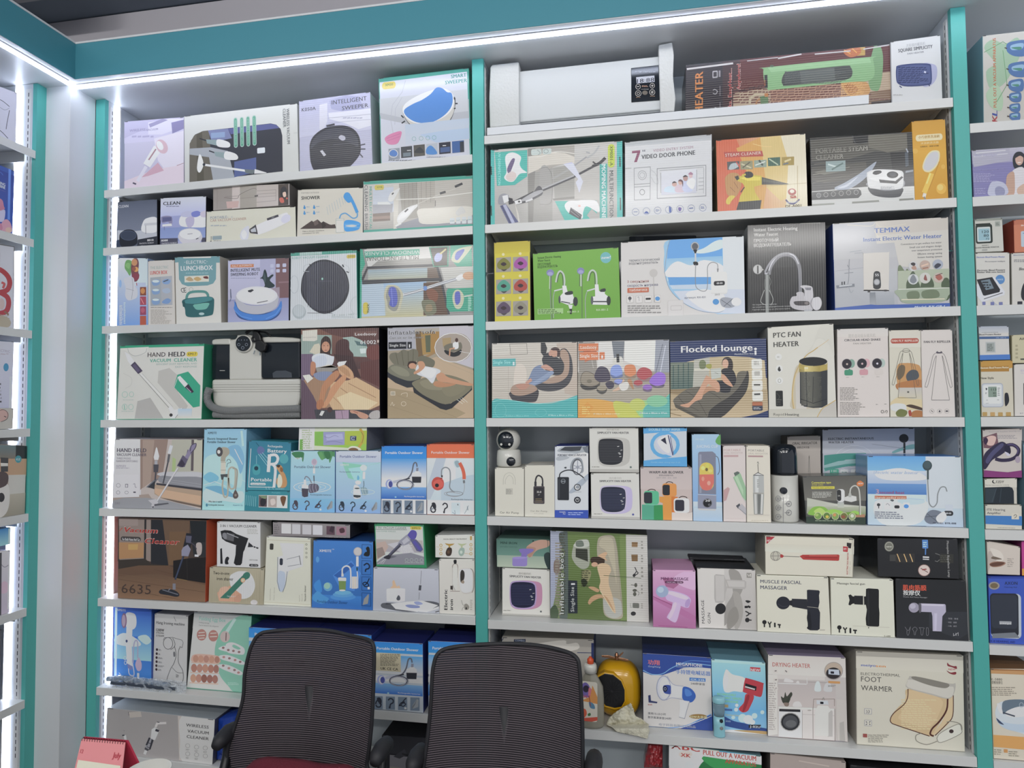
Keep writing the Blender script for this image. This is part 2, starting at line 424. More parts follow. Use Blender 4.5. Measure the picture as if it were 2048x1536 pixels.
bar('teal_front_strip', TEAL, r, -.018, 0, 0, 0, Y1-YL, z1-.001)
bar('side_board', SIDEM, r, -.29, 0, 0, -.0182, .012, z1-.001)
bar('slotted_channel', METW, r, -.047, -.0016, 0, -.026, 0, z1-.02)
slots('channel_slots', r, ('y', -.0018), -.0375, .3, z1-.03)
# ---- LED strips
def led(name, label, parts):
    (x0, y0, z0, x1, y1, z1) = parts; c = ((x0+x1)/2, (y0+y1)/2, z0)
    r = empty(name, c, label, 'light strip', 'LED strips')
    bar('diffuser', LEDM, r, x0-c[0], y0-c[1], 0, x1-c[0], y1-c[1], z1-z0)
    return r
r = led('led_strip', 'long white LED strip under the soffit over the main shelving', (.012, -.117, ZS-.008, 5.1, -.1, ZS-.0002))
bar('aluminium_channel', mat('aluminium', 'c9ccd2', .35, metal=.2), r, .0-2.556, -.0128, .0055, 5.1-2.556, -.0088, .0079)
r = led('led_strip', 'white LED strip under the soffit of the left hand shelving', (-.006, -3.0, ZS-.008, .011, -.1, ZS-.0002))
bar('aluminium_channel', bpy.data.materials['aluminium'], r, .0088, -1.45, .0055, .0128, 1.4, .0079)
r = led('led_strip', 'upright white LED strip at the left end of the main shelving', (P1+.0004, .054, ZF+.2, P1+.0105, .064, ZS-.006))
bar('backing_rail', METW, r, -.005, .0052, 0, .007, .012, ZS-ZF-.21)
r = led('led_strip', 'upright white LED strip at the end of the left hand shelving', (XW-.085, YL-.0105, ZF+.2, XW-.072, YL-.0004, ZS-.006))
bar('backing_rail', METW, r, -.012, -.005, 0, -.0068, .005, ZS-ZF-.21)
# ---- shelves: tray with a folded front lip, end brackets
def shelf(key, ya, yb, px, x0, x1, label, grp, lip=.0295, D=.25, vis=True):
    """px: left and right photo points of the lip's upper edge"""
    shelf_line(key, *px)
    zl, zr = SH[key](x0), SH[key](x1); cx = (x0+x1)/2; zc = (zl+zr)/2; tilt = math.atan2(zr-zl, x1-x0); h = (x1-x0)/2-.0015
    r = empty('steel_shelf', (cx, 0, zc), label, 'shelf', grp); r.rotation_euler = (0, -tilt, 0)
    bar('shelf_tray', METW, r, -h, ya+.0012, -.0016, h, D, 0, bevel=.0005)
    b = MB(); b.box(-h, ya-.0002, -lip, h, ya+.0012, 0); b.box(-h, ya+.0012, -lip, h, ya+.012, -lip+.0012); b.box(-h, D-.002, -.018, h, D, -.0016)
    b.build('front_lip', METW, r, bevel=.0004)
    for sx in (-1, 1):
        b = MB(); x = sx*(h-.010);
        vs = [(x-.0015, .03, -.0018), (x-.0015, .2, -.0018), (x-.0015, .2, -.026), (x-.0015, .17, -.026), (x-.0015, .04, -.01)]
        b.add(vs+[(p[0]+.003, p[1], p[2]) for p in vs], [(0, 1, 2, 3, 4), (9, 8, 7, 6, 5)]+[((i+1) % 5, i, i+5, (i+1) % 5+5) for i in range(5)])
        b.build('bracket', METW, r)
    return r
LP = [(210, 380.7, 945, 308.6), (209, 496, 945.5, 451.7), (207, 652.3, 947, 629.6), (202, 840, 949, 837), (200, 1016.8, 948.7, 1032.4), (198, 1197, 950, 1233), (196, 1374.8, 863.5, 1430), (204, 1507.5, 425, 1533)]
RP = [(972, 271.7, 1906, 195), (972, 449.6, 1914, 395), (973, 643.5, 1924, 612), (974, 836.3, 1931.7, 834.5), (974, 1033, 1938.3, 1057), (976, 1240, 1944.6, 1284), (1168.6, 1459.7, 1953.7, 1514.8)]
ORD = ['top', 'second', 'third', 'fourth', 'fifth', 'sixth', 'seventh', 'eighth']
for i, p in enumerate(LP):
    shelf('L%d' % i, 0, 0, p, P1, P2, 'white steel shelf, %s from the top in the left bay' % ORD[i], 'shelves of the left bay')
for i, p in enumerate(RP):
    shelf('R%d' % i, 0, 0, p, P3, P4, 'white steel shelf, %s from the top in the wide right bay' % ORD[i], 'shelves of the right bay')
SH['R7'] = lambda X: -1.065-.37
bar('shelf_tray', METW, tag(empty('steel_shelf', (2.33, 0, -1.435), 'white steel shelf, lowest in the wide right bay behind the chairs', 'shelf', 'shelves of the right bay')), -.75, 0, -.03, .75, .25, -.0001)
for i, (y, k) in enumerate(((245.8, 0), (393.2, 1), (611.5, 2), (833.8, 3), (1059.5, 4), (1288.5, 5), (1519.5, 6))):
    z = on(1960, y, 1, 0)[2]; a = on(1960, y, 1, 0); SH['S%d' % i] = lambda X, z=z: z
    r = empty('steel_shelf', ((P5+P6)/2, 0, z), 'white steel shelf, %s from the top in the cut-off far right bay' % ORD[i], 'shelf', 'shelves of the far right bay')
    h = (P6-P5)/2-.0015
    bar('shelf_tray', METW, r, -h, .0012, -.0016, h, .25, 0); bar('front_lip', METW, r, -h, -.0002, -.0295, h, .0012, 0)
WZ = [.7906, .5213, .2476, -.0434, -.2932, -.5678, -.8321]
for i, z in enumerate(WZ):
    z *= S; SH['W%d' % i] = lambda X, z=z: z
    r = empty('steel_shelf', (XW, -1.5, z), 'white steel shelf, %s from the top on the left hand wall' % ORD[i], 'shelf', 'shelves of the left wall unit')
    bar('shelf_tray', METW, r, -.25, -1.4, -.0016, -.0012, 1.34, 0); bar('front_lip', METW, r, -.0012, -1.4, -.0295, .0002, 1.34, 0)
    b = MB(); b.box(-.2, 1.32, -.045, -.03, 1.323, -.0018); b.build('bracket', METW, r)
# ================================================================== left bay, first (top) shelf
carton('A', [250,632,858,585,858,1250,248,1312], 'L0', 'cbc7de', 'lavender carton showing a pale handheld vacuum, first on the top left shelf', '''
g 250 600 860 800 c6c2e2 d2cde6
p bfbad8 250 800 430 720 640 740 860 690 860 560 250 600
p dcd8ec 500 640 720 600 860 600 860 680 640 760 500 760
p 9d97bd 505 655 650 600 700 615 520 690
p 8b85b3 735 640 860 610 860 700 745 750
p e2dcea 560 800 860 720 860 1100 720 1180 600 1020
p e3d3df 250 1230 560 1110 860 1060 860 1300 250 1320
p d4a9ba 430 1190 600 1040 660 1120 500 1175
l 60 c4bfd8 620 880 480 1090
p eceaf4 560 870 640 910 520 1090 450 1050
l 14 b0878f 580 905 505 1015
e 640 880 55 75 d9b7c2 -30
e 620 870 30 50 efe9f0 -30
l 34 dfdcec 480 1080 390 1230
l 16 5a5266 340 1245 375 1258
t 305 735 470 26 8f88b4 b|WIRELESS
t 480 725 600 22 8f88b4 b|VACUUM
n 330 765 560 800 1 b3add0
l 6 b58b95 790 1070 860 1045''', top='d9d6e6')
carton('A', [860,577,2016,445,2034,1166,866,1250], 'L0', 'd3d4cf', 'wide white carton with a dark rounded window of vacuum nozzles', '''
p 3a3c46 915 1236 915 900 930 820 970 760 1050 725 1740 652 1800 665 1845 710 1862 780 1866 1150
p 6d675b 917 1236 916 850 960 770 1040 728 1110 720 1150 1220
p 5b5648 990 1232 985 760 1040 730 1060 1225
p a9aeb5 917 900 1130 890 1300 930 1370 1210 1150 1222 1110 990 917 960
p 7b83ad 1100 720 1300 702 1340 800 1140 840
p 5a5f95 1300 702 1740 655 1800 668 1830 700 1330 760
p 59679c 1365 1040 1590 1000 1590 1150 1365 1200
p 8da3c8 1130 745 1270 735 1270 790 1130 800
R 1600 905 1682 955 10 e0e6ea
l 12 31343a 1015 800 1110 830
p 8fa3a5 1080 810 1200 815 1195 875 1090 850
b e4e4e2 1195 810 1300 835 1325 870 1300 895 1195 880
l 12 31343a 1110 925 1180 950
p 8fa3a5 1160 935 1280 945 1270 1005 1175 980
b e4e4e2 1275 935 1370 955 1405 995 1380 1022 1270 1010
b e9e9e6 1010 965 1035 980 1055 1060 1030 1130 1005 1140 990 1090
l 22 e4e5e3 1060 1065 1480 1135
e 1060 1063 14 14 333840
p 6f7a7d 1470 1120 1580 1130 1560 1170 1480 1160
p e4e4e2 1575 1120 1700 1160 1690 1165 1570 1168
R 1357 592 1402 897 22 a9c6bd
R 1364 600 1395 889 16 5fa98c
R 1421 587 1466 890 22 a9c6bd
R 1428 595 1459 882 16 5fa98c
R 1485 578 1530 885 22 a9c6bd
R 1492 586 1523 877 16 5fa98c
R 1548 570 1595 877 22 a9c6bd
R 1555 578 1588 869 16 5fa98c
t 1372 620 870 12 b9dccf d|HIGH POWER MOTOR
t 1436 612 860 12 b9dccf d|LONG BATTERY LIFE
t 1500 605 855 12 b9dccf d|STRONG SUCTION
t 1563 596 848 12 b9dccf d|LIGHT AND HANDY
t 1905 500 865 32 6d7176 bd|WIRELESS VACUUM
t 1868 502 692 32 6d7176 bd|CLEANER
l 2 a5a6a4 1980 755 2020 750''', side='c9cac6', id='w2')
carton('A2', [92,525,820,430,845,1165,98,1236], 'L0', 'b9b9d2', 'lavender carton with a round black robot sweeper and two title words', '''
g 92 430 845 800 b4b4d0 c6c6dc
p a4a5c8 400 520 560 465 700 475 760 600 600 640 420 600
p d3d2df 300 560 380 540 380 720 330 830 300 800
p dcdce6 390 640 840 590 842 760 700 800 560 740 400 700
b 35353f 200 1010 205 940 240 870 330 800 440 768 560 765 650 800 705 870 722 960 715 1050 650 1140 560 1215 420 1250 270 1235 215 1150
b 454652 215 1000 225 930 290 850 400 800 540 790 640 830 690 900 690 980 600 930 420 900 280 940
l 3 6a6b78 440 960 600 940 700 960
b b9b9c8 495 885 520 860 560 875 562 905 530 915
p c8c8d2 305 1020 330 1010 368 1060 345 1075
l 20 3a3a46 370 770 455 752
l 12 4a4a58 720 960 770 950
l 12 4a4a58 722 1000 772 1000
l 12 4a4a58 715 1050 745 1085
l 3 8f90a8 390 690 830 650
l 3 a0a1b8 390 740 830 700
t 425 558 785 44 4f4f58 b|INTELLIGENT
t 530 612 802 40 50505a b|SWEEPER
t 120 628 262 36 4b4b55 b|K050A
n 540 680 740 700 1 a9a9c0''', side='c3c6cc', top='e2e2ea', kind='h')
carton('A2', [905,292,1830,183,1856,1068,930,1160], 'L0', '3f9d8d', 'green edged carton picturing a blue and white robot mop, last on the top left shelf', '''
p c9cbd6 918 332 1812 222 1842 1075 938 1160
p b3b5bb 918 640 1100 560 1400 540 1830 500 1838 760 1400 790 930 700
p c2c4c8 918 500 1810 400 1825 620 1200 700 920 640
l 5 b2b4bd 1185 310 1150 430 1050 560 1030 700 1060 860
l 5 b2b4bd 1150 480 1080 600 1075 760
b 3f4248 1160 600 1170 680 1250 780 1380 825 1520 810 1640 720 1690 590 1690 480 1640 520 1540 700 1380 760 1230 720
b c9c5bd 1155 560 1165 660 1240 760 1370 810 1500 800 1620 730 1680 620 1680 500 1600 600 1400 700 1230 680
b e1e1e0 1155 620 1200 700 1300 745 1440 740 1580 680 1660 600 1680 500 1650 430 1560 390 1420 420 1280 480 1180 550
b 4a87cf 1170 612 1260 550 1350 510 1440 450 1500 385 1560 390 1610 430 1655 440 1668 520 1640 600 1560 680 1440 738 1300 735 1200 680
l 14 33363c 1140 665 1165 690
l 14 33363c 1145 745 1180 722
l 14 33363c 1678 492 1694 496
l 14 33363c 1690 545 1718 545
l 14 33363c 1680 600 1696 590
b d57aa6 975 890 1040 850 1135 825 1140 870 1100 950 1020 960 980 930
l 3 b5608c 990 900 1130 850
l 3 b5608c 995 925 1125 880
g 1180 760 1840 900 b9c6d6 c6ccd8
p b0c4dc 1330 860 1560 820 1830 790 1838 900 1500 940
R 942 335 1085 390 26 d3bd3e
t 975 372 1055 26 4d7a4a b|XM30
t 1650 290 1805 38 2f8f84 B|SMART
t 1590 352 1812 38 2f8f84 B|SWEEPER
o 1272 902 20 20 3 4da294
o 1345 897 20 20 3 4da294
o 1413 893 20 20 3 4da294
o 1478 889 20 20 3 4da294
r 1010 1005 1127 1105 8b93a0
b 3b78c4 1015 1060 1060 1010 1110 1060 1080 1080
o 1060 1050 45 40 6 d5d8dc
r 1137 985 1255 1085 3d4148
l 8 c9c9c9 1200 1020 1240 1018
r 1160 1045 1240 1075 6f7e88
r 1267 968 1385 1070 55524c
b 33363b 1275 1040 1330 985 1375 1040
r 1398 955 1516 1058 b5bcc4
b 3f86cc 1400 1000 1450 970 1510 1050 1405 1055
r 1527 942 1648 1045 23283a
r 1540 990 1640 1030 3e5b8e
l 8 e6e6e6 1565 970 1600 968
r 1660 928 1785 1032 2f5d9e
r 1740 930 1785 1032 2a2f3e
n 1010 1112 1330 1128 1 6d7276
n 1400 1080 1780 1092 1 6d7276''', side='2f9c83', top='35a08c', kind='g')
# ---- second shelf
carton('B', [182,330,582,300,585,750,166,776], 'L1', '5e6678', 'slate grey carton with a black robot vacuum and a white sofa', '''
g 180 300 590 620 5a6275 7b8294
p b9bcc4 370 605 600 580 600 690 180 700 180 600 240 600
b e0e0e2 425 600 440 520 480 480 580 475 590 600 500 625
p c5c6ca 455 530 585 520 585 545 455 552
l 4 55555c 468 550 470 635
p 2e323c 390 690 585 655 585 752 380 760
p 33415a 166 700 210 690 210 776 166 776
b 20242e 200 650 240 605 290 590 345 600 380 640 385 700 370 740 300 765 215 760
e 292 650 82 50 3a4356
o 292 650 80 48 4 55617a
t 190 384 290 26 d6d8de b|CLEAN
t 485 708 548 22 e4e4e6 B|8010
t 402 738 552 14 cfcfd2 b|TINTEITU ROBOT
n 420 748 560 760 1 9c9ea6''', side='20222a', top='2e3340')
carton('B', [622,290,1086,269,1080,724,614,748], 'L1', 'a9add2', 'periwinkle carton of a white robot vacuum in a blue sitting room', '''
g 614 270 1110 480 cfd2e8 b0b4dc
g 614 540 1110 690 7f90c4 8fa0d0
p 9aa0cc 622 470 1100 440 1100 560 622 580
b 8a86a8 630 470 735 468 735 560 700 520 640 530
p 5f618c 640 475 735 472 735 510 640 520
b dfe0ee 820 480 870 450 960 445 1080 450 1090 560 1000 575 830 560
b b9bad6 830 440 900 415 960 430 940 470 850 470
b 7680c8 940 430 1000 412 1040 440 1000 470 950 470
b c8bfd0 1030 430 1090 410 1095 470 1040 470
b b6b0cc 880 490 960 470 960 550 905 575
p e8e8f0 640 545 735 535 740 560 640 565
l 4 666a90 660 565 662 600
p 4c4c60 614 682 800 678 800 748 614 748
p 4c4c60 1040 676 1090 674 1090 722 1040 724
b c9c6cc 805 680 850 730 920 745 1000 735 1045 690 1042 640 1000 600 925 585 850 600 810 640
e 925 640 115 58 dedde0
o 925 640 112 55 4 bdbac2
l 8 a8a5ad 900 640 950 635
l 8 4a4a52 985 690 1010 680
t 648 358 822 34 33343e B|CLEAN
n 680 362 815 376 1 7b7ca0
t 628 712 695 20 f0f0f2 B|8088
t 630 738 790 14 d0d0d6 b|TINTEITU ROBOT''', side='1f2029', top='c5c6e2', id='clean2')
carton('B', [1090,425,2003,374,2010,673,1085,722], 'L1', 'd2d0bf', 'long cream carton picturing a white tube shaped car vacuum', '''
t 1130 497 1302 26 8d95a3 b|PORTABLE
t 1130 524 1502 26 b49384 b|CAR VACUUM CLEANER
t 1310 486 1365 14 b0b3b6|1.5
n 1135 550 1300 570 1 aab0b6
l 62 d5d4e2 1600 600 1890 490
l 14 b9b8cc 1610 632 1910 515
b dcdbe6 1560 610 1600 560 1880 440 1930 450 1945 490 1920 530 1640 645
e 1905 492 38 52 cfcede 60
p 4a474c 1525 600 1600 548 1622 642 1545 632
p b9bcc4 1545 600 1595 575 1605 620 1555 622
b cfd0da 1440 640 1470 590 1530 565 1520 690 1450 690
b e3e3ea 1450 640 1480 600 1510 640 1480 690
l 22 4a4850 1715 500 1830 462
l 6 8a8a90 1760 485 1790 475
R 1155 660 1250 692 6 8fa0a6
n 1135 662 1150 715 4 777
n 1165 700 1240 712 1 999
l 10 55544e 1135 705 1138 720''', side='4c4c4a', top='dad8ca', id='carvac')
carton('B', [1160,178,1940,138,1942,374,1160,404], 'carvac', 'b7ada9', 'narrow pinkish grey carton lying on the cream car vacuum carton', '''
p 9e958f 1160 180 1350 170 1350 395 1160 404
p cbbfba 1350 170 1440 165 1430 390 1350 395
p a59d92 1430 165 1600 155 1600 385 1430 390
p c9a9a2 1290 320 1420 315 1410 380 1300 388
p beb3ac 1600 155 1822 148 1822 376 1600 382
s 4 6f6660 1270 280 1400 290 1430 250 1560 190 1600 200
l 3 837a74 1600 215 1800 205 1800 320 1600 335
l 3 837a74 1600 250 1800 240
l 3 837a74 1280 270 1420 265
l 3 8b817b 1430 290 1800 270
l 14 55504c 1580 270 1615 265
l 3 8f8580 1200 190 1200 390
p 4d4038 1824 148 1930 143 1930 370 1824 375
b 2f2a2e 1850 200 1890 170 1920 230 1890 300 1850 280
b c8604c 1835 300 1870 290 1885 340 1850 345
b e2c0ac 1870 240 1900 230 1905 275 1880 285
e 1915 300 10 10 c65a4a
l 4 cfc4be 1822 148 1822 376''', side='6f6a68', top='8d8885', kind='g')
carton('B2', [80,202,750,180,748,636,70,672], 'L1', 'cfcabd', 'cream carton with a blue hand shower and brown mountains', '''
t 118 242 305 15 8c8a86 |PORTABLE OUTDOOR
t 118 300 312 34 35383a B|SHOWER
b 3f8ec9 140 385 145 365 150 352 158 365 165 385 152 394
b 3f8ec9 242 383 247 363 252 350 260 363 267 383 254 392
b 3f8ec9 140 440 145 420 150 407 158 420 165 440 152 450
b 3f8ec9 242 438 247 418 252 405 260 418 267 438 254 448
n 172 365 205 378 1 9ab
n 275 362 310 375 1 9ab
n 172 420 205 433 1 9ab
n 275 418 310 430 1 9ab
l 3 9db3c0 385 370 400 450
l 3 9db3c0 410 350 425 435
l 3 9db3c0 435 335 455 420
l 3 9db3c0 460 318 480 405
l 3 9db3c0 485 300 505 390
l 3 9db3c0 510 285 530 372
l 3 9db3c0 535 270 555 350
l 3 9db3c0 556 260 575 335
b 3c95d6 555 270 570 235 600 228 625 250 640 300 625 325 600 330 570 300
s 30 3c95d6 620 270 655 340 680 400 692 430
s 12 5b9fcf 692 425 690 470 650 485 600 450 570 435 530 450 515 490
p 4e4240 105 590 150 560 230 508 245 520 290 495 330 530 350 515 410 545 430 550 470 545 480 585
p 6b5c58 290 495 300 540 260 560 245 520
p 3a3130 330 530 350 515 380 560 340 590
p d5d2ca 480 490 560 487 562 625 480 628
l 3 9aa 480 490 560 487 562 625 480 628 480 490
l 3 9aa 480 505 560 502
b 3c9be0 565 515 640 505 715 530 720 570 700 600 640 615 568 610
l 4 8cc4ec 570 545 715 545
l 4 8cc4ec 570 575 715 578
b d5d2ca 570 562 640 552 690 562 640 572
t 130 622 358 13 55544f |Take a shower anywhere
t 130 642 305 13 55544f |convenient for you''', side='55585c', top='dcd8cc')
carton('B2', [752,118,1868,55,1874,577,755,634], 'L1', 'b5b2ab', 'grey carton with green edges picturing bathroom cleaning brushes', '''
g 752 60 1875 640 c2c0ba a39f99
p 2f9a88 752 118 1870 55 1870 92 755 150
p 2f9a88 755 604 1874 550 1874 577 755 634
p b9c0cc 850 190 1080 170 1080 420 850 430
p 9a9ba3 850 350 1060 340 1050 430 850 440
p 6d5a50 850 440 1030 428 1030 510 850 520
p 8d7468 850 470 1030 460 1030 490 850 498
p c6c2b8 1065 150 1120 145 1110 590 1065 595
p 98938a 1120 140 1310 125 1320 480 1160 500
p a8a298 1310 125 1490 112 1490 380 1330 400
p b3aea5 1490 110 1868 90 1870 380 1490 395
p 8e8f98 1080 560 1340 480 1870 440 1870 550 1100 590
b d1cdc2 1320 400 1500 385 1860 375 1830 500 1600 540 1360 545 1320 480
l 3 7d776e 1180 135 1180 470
l 3 7d776e 1220 132 1225 440
l 3 7d776e 1260 130 1265 400
l 3 7d776e 1300 126 1305 360
l 3 7d776e 1350 122 1350 330
l 3 7d776e 1400 118 1400 330
l 3 7d776e 1445 115 1445 330
l 10 d3d1c9 1090 300 1400 290 1870 230
l 6 c2beb5 1300 350 1540 245 1700 190
l 22 4a4a4c 1540 240 1598 222
l 24 3c3d41 1692 172 1768 138
b d5d5d4 1100 510 1120 450 1200 385 1300 350 1310 370 1270 410 1200 490 1130 545
b e3e3e1 1110 505 1140 450 1220 395 1280 370 1200 470
l 16 4e4e50 1180 425 1215 395
p d9d9d4 1080 560 1130 530 1150 545 1090 575
b d2d2d0 1010 300 1030 240 1090 200 1130 185 1110 230 1060 310 1030 320
l 14 4e4e50 1048 248 1066 232
p cdd0cf 900 325 1010 320 1040 350 900 350
l 6 5e5a55 1495 310 1492 370
b c9c8c4 1700 430 1760 370 1800 430 1760 450 1720 470
R 1640 490 1690 545 8 c9ced0
R 1703 483 1750 545 8 c9ced0
R 1762 478 1808 545 8 c9ced0
R 1820 472 1866 545 8 c9ced0
t 1645 525 1684 12 4e8e86 |HIGH
t 1707 520 1745 12 4e8e86 |SOFT
t 1766 516 1803 12 4e8e86 |EASY
t 1824 512 1861 12 4e8e86 |SAFE
R 870 155 965 200 14 c8b94a
t 890 186 948 20 5f7a3a b|XM8
t 765 155 598 34 4a4f54 d|CLEANING BRUSH
t 815 170 598 26 3f9a8b bd|MULTI ELECTRICAL''', side='2f9a88', top='2f9a88', kind='h')
# ---- third shelf
carton('B', [182,902,488,905,490,1592,172,1600], 'L2', 'a9c4e6', 'sky blue carton with salad and a white steam basket, first on the third left shelf', '''
g 182 900 500 1600 d3dff0 6f9ad6
p c4d3ea 350 900 490 900 490 1180 360 1180
b 6fa563 255 1000 262 940 290 920 330 940 325 1020 310 1080 280 1040
b 86b872 262 980 280 950 310 960 300 1010
b 7a4a52 320 990 340 915 380 905 400 950 395 1040 405 1080 380 1135 340 1130 325 1060
e 355 945 30 35 c98e62
e 370 1015 26 26 d9a05a
e 350 1010 20 22 9a5a4a
e 368 1090 35 38 8c4250
b c7c9d0 245 1130 260 1100 320 1090 350 1110 360 1180 385 1220 385 1290 350 1320 290 1330 260 1280 265 1200
s 3 7d808a 330 1100 340 1200 325 1320
l 3 8a8d98 270 1210 350 1230
r 375 1150 470 1190 b3bfd6
l 8 b05560 375 1150 380 1180
r 412 1195 474 1282 8a4a36
e 440 1235 22 30 c98a4e
r 412 1292 474 1380 a8485a
l 8 d98a90 420 1310 450 1370
r 412 1395 474 1485 9a4460
e 440 1435 20 28 b55a70
r 412 1495 474 1590 b3563e
n 200 1380 240 1590 18 d5e2f5
n 245 1350 265 1580 14 c9daf2
e 210 1160 14 40 8ab0e2''', side='7f9cc8', top='b0b8c8')
carton('B', [490,932,757,920,770,1582,492,1590], 'L2', 'cbc6bf', 'white carton of a lunch box with six small pictures and red title', '''
t 515 1013 700 28 9fb0aa b|THE ELECTRIC
t 515 1068 688 38 c95048 B|LUNCH BOX
p 9fa6ac 515 1098 738 1080 742 1378 518 1390
p a9acb2 625 1090 738 1080 742 1378 628 1385
b 7d9cc4 530 1140 570 1115 615 1130 605 1170 550 1180
e 572 1135 36 14 c9d6e6
b 7f9fc9 640 1130 690 1110 725 1130 700 1165 650 1160
l 10 50565c 650 1140 700 1120
b 7d9cc4 530 1230 570 1210 612 1225 605 1262 550 1270
e 572 1225 34 12 c9d6e6
b a3b2c6 640 1220 700 1205 722 1240 690 1260 650 1250
b 7d9cc4 530 1335 570 1310 612 1325 605 1368 550 1375
e 572 1325 34 12 c9d6e6
b 7395c4 640 1340 690 1310 728 1330 700 1365 645 1362
n 520 1398 740 1412 1 8b8680
n 520 1425 740 1580 11 a8a29a''', side='bdb8b0', top='8f8a84')
carton('B', [766,895,1226,882,1242,1572,780,1580], 'L2', 'cfcdc6', 'white and teal carton of an electric lunchbox with a handle', '''
p 6f9ca3 766 895 1226 882 1228 950 1190 950 1188 1120 1160 1165 1100 1185 900 1192 840 1170 810 1120 804 945 768 948
p cfcdc6 850 893 1140 885 1135 900 855 905
t 885 963 1088 36 d8dcda |ELECTRIC
l 3 d8dcda 862 945 876 945
l 3 d8dcda 1092 938 1104 938
t 828 1032 1153 50 dfe1de B|LUNCHBOX
n 880 1050 1110 1064 1 9dbcc0
p d2cfc0 866 1088 1116 1080 1116 1145 868 1152
b b9a07a 880 1120 920 1095 960 1130 920 1140
b c2a26a 960 1115 1000 1095 1040 1120 1000 1140
b 6a3a3a 1060 1095 1100 1090 1110 1115 1070 1112
s 6 44474a 862 1210 840 1215 832 1232 845 1252 862 1252
s 6 44474a 884 1208 866 1212 860 1232 868 1252 886 1252
l 6 44474a 862 1232 882 1232
o 935 1225 20 20 3 9a9a94
s 26 55908a 885 1330 900 1275 950 1250 1060 1248 1100 1270 1110 1310
b 2f6468 840 1350 880 1320 1000 1305 1120 1300 1165 1320 1170 1370 1160 1470 1130 1495 1020 1510 920 1510 880 1490 870 1420
b 45868a 880 1330 1000 1310 1120 1302 1155 1325 1100 1350 960 1375 880 1368
b 6bb0a2 965 1380 1110 1365 1110 1400 1080 1430 1000 1435 970 1415
p 2a5559 842 1345 872 1350 875 1410 850 1400
e 1042 1477 28 14 a9c4c4
l 4 1f4548 880 1372 960 1378 1150 1352''', side='b8b3a8', top='d3d2cd')
carton('B', [1312,926,1935,900,1932,1545,1310,1562], 'L2', 'a9a9c8', 'lavender carton of a round mopping robot on a blue pad', '''
g 1310 900 1640 1330 bcbcd8 b0afc9
p 7a5a5e 1800 905 1935 900 1934 1330 1840 1330 1800 1250
p 9f8f9d 1700 1220 1840 1200 1840 1330 1760 1340
p 8f7076 1830 1145 1934 1140 1934 1155 1830 1160
g 1310 1330 1934 1560 8f90b8 9fa3c6
p c87a4c 1338 968 1575 962 1575 995 1338 1000
t 1350 994 1560 20 e6dcd2 bi|FULLY AUTOMATIC
t 1338 1046 1638 34 34364a B|INTELLIGENT MUTE
t 1338 1088 1622 32 34364a B|SWEEPING ROBOT
n 1340 1104 1600 1114 1 8285a4
b 2e3c40 1690 1180 1670 1120 1640 1110 1665 1090 1680 1030 1695 1022 1710 1060 1720 1100 1760 1072 1778 1080 1740 1130 1790 1180 1770 1205 1720 1210 1680 1205
b 46575a 1685 1050 1700 1110 1690 1160 1675 1100
R 1745 965 1780 1000 8 b9bbd4
R 1805 962 1842 998 8 b9bbd4
R 1870 958 1908 994 8 b9bbd4
R 1745 1018 1780 1052 8 b9bbd4
R 1805 1016 1842 1050 8 b9bbd4
R 1870 1014 1908 1048 8 b9bbd4
b 34508a 1370 1400 1385 1350 1450 1430 1640 1470 1800 1430 1850 1350 1860 1420 1830 1490 1750 1540 1640 1548 1500 1540 1410 1500
b 3d7ccc 1368 1410 1378 1345 1430 1440 1560 1480 1700 1475 1810 1420 1855 1340 1862 1410 1820 1480 1740 1530 1640 1542 1520 1536 1420 1490
l 6 5c96e0 1380 1440 1450 1500 1560 1525
l 6 5c96e0 1700 1525 1800 1480 1850 1410
b b3b3bd 1395 1290 1400 1380 1440 1440 1550 1475 1680 1470 1790 1420 1822 1370 1822 1290 1700 1380 1500 1380
e 1608 1288 212 95 d3d3d8
e 1605 1286 190 80 dcdce0
p 34363c 1515 1235 1560 1222 1578 1232 1545 1255 1520 1250
l 8 6a6a70 1610 1362 1720 1340
l 6 55607c 1340 1310 1338 1220 1345 1310 1330 1350
b 9c9cbc 1312 1375 1330 1350 1375 1350 1370 1410 1320 1412''', side='4a4a52', top='8d8da4', kind='g')
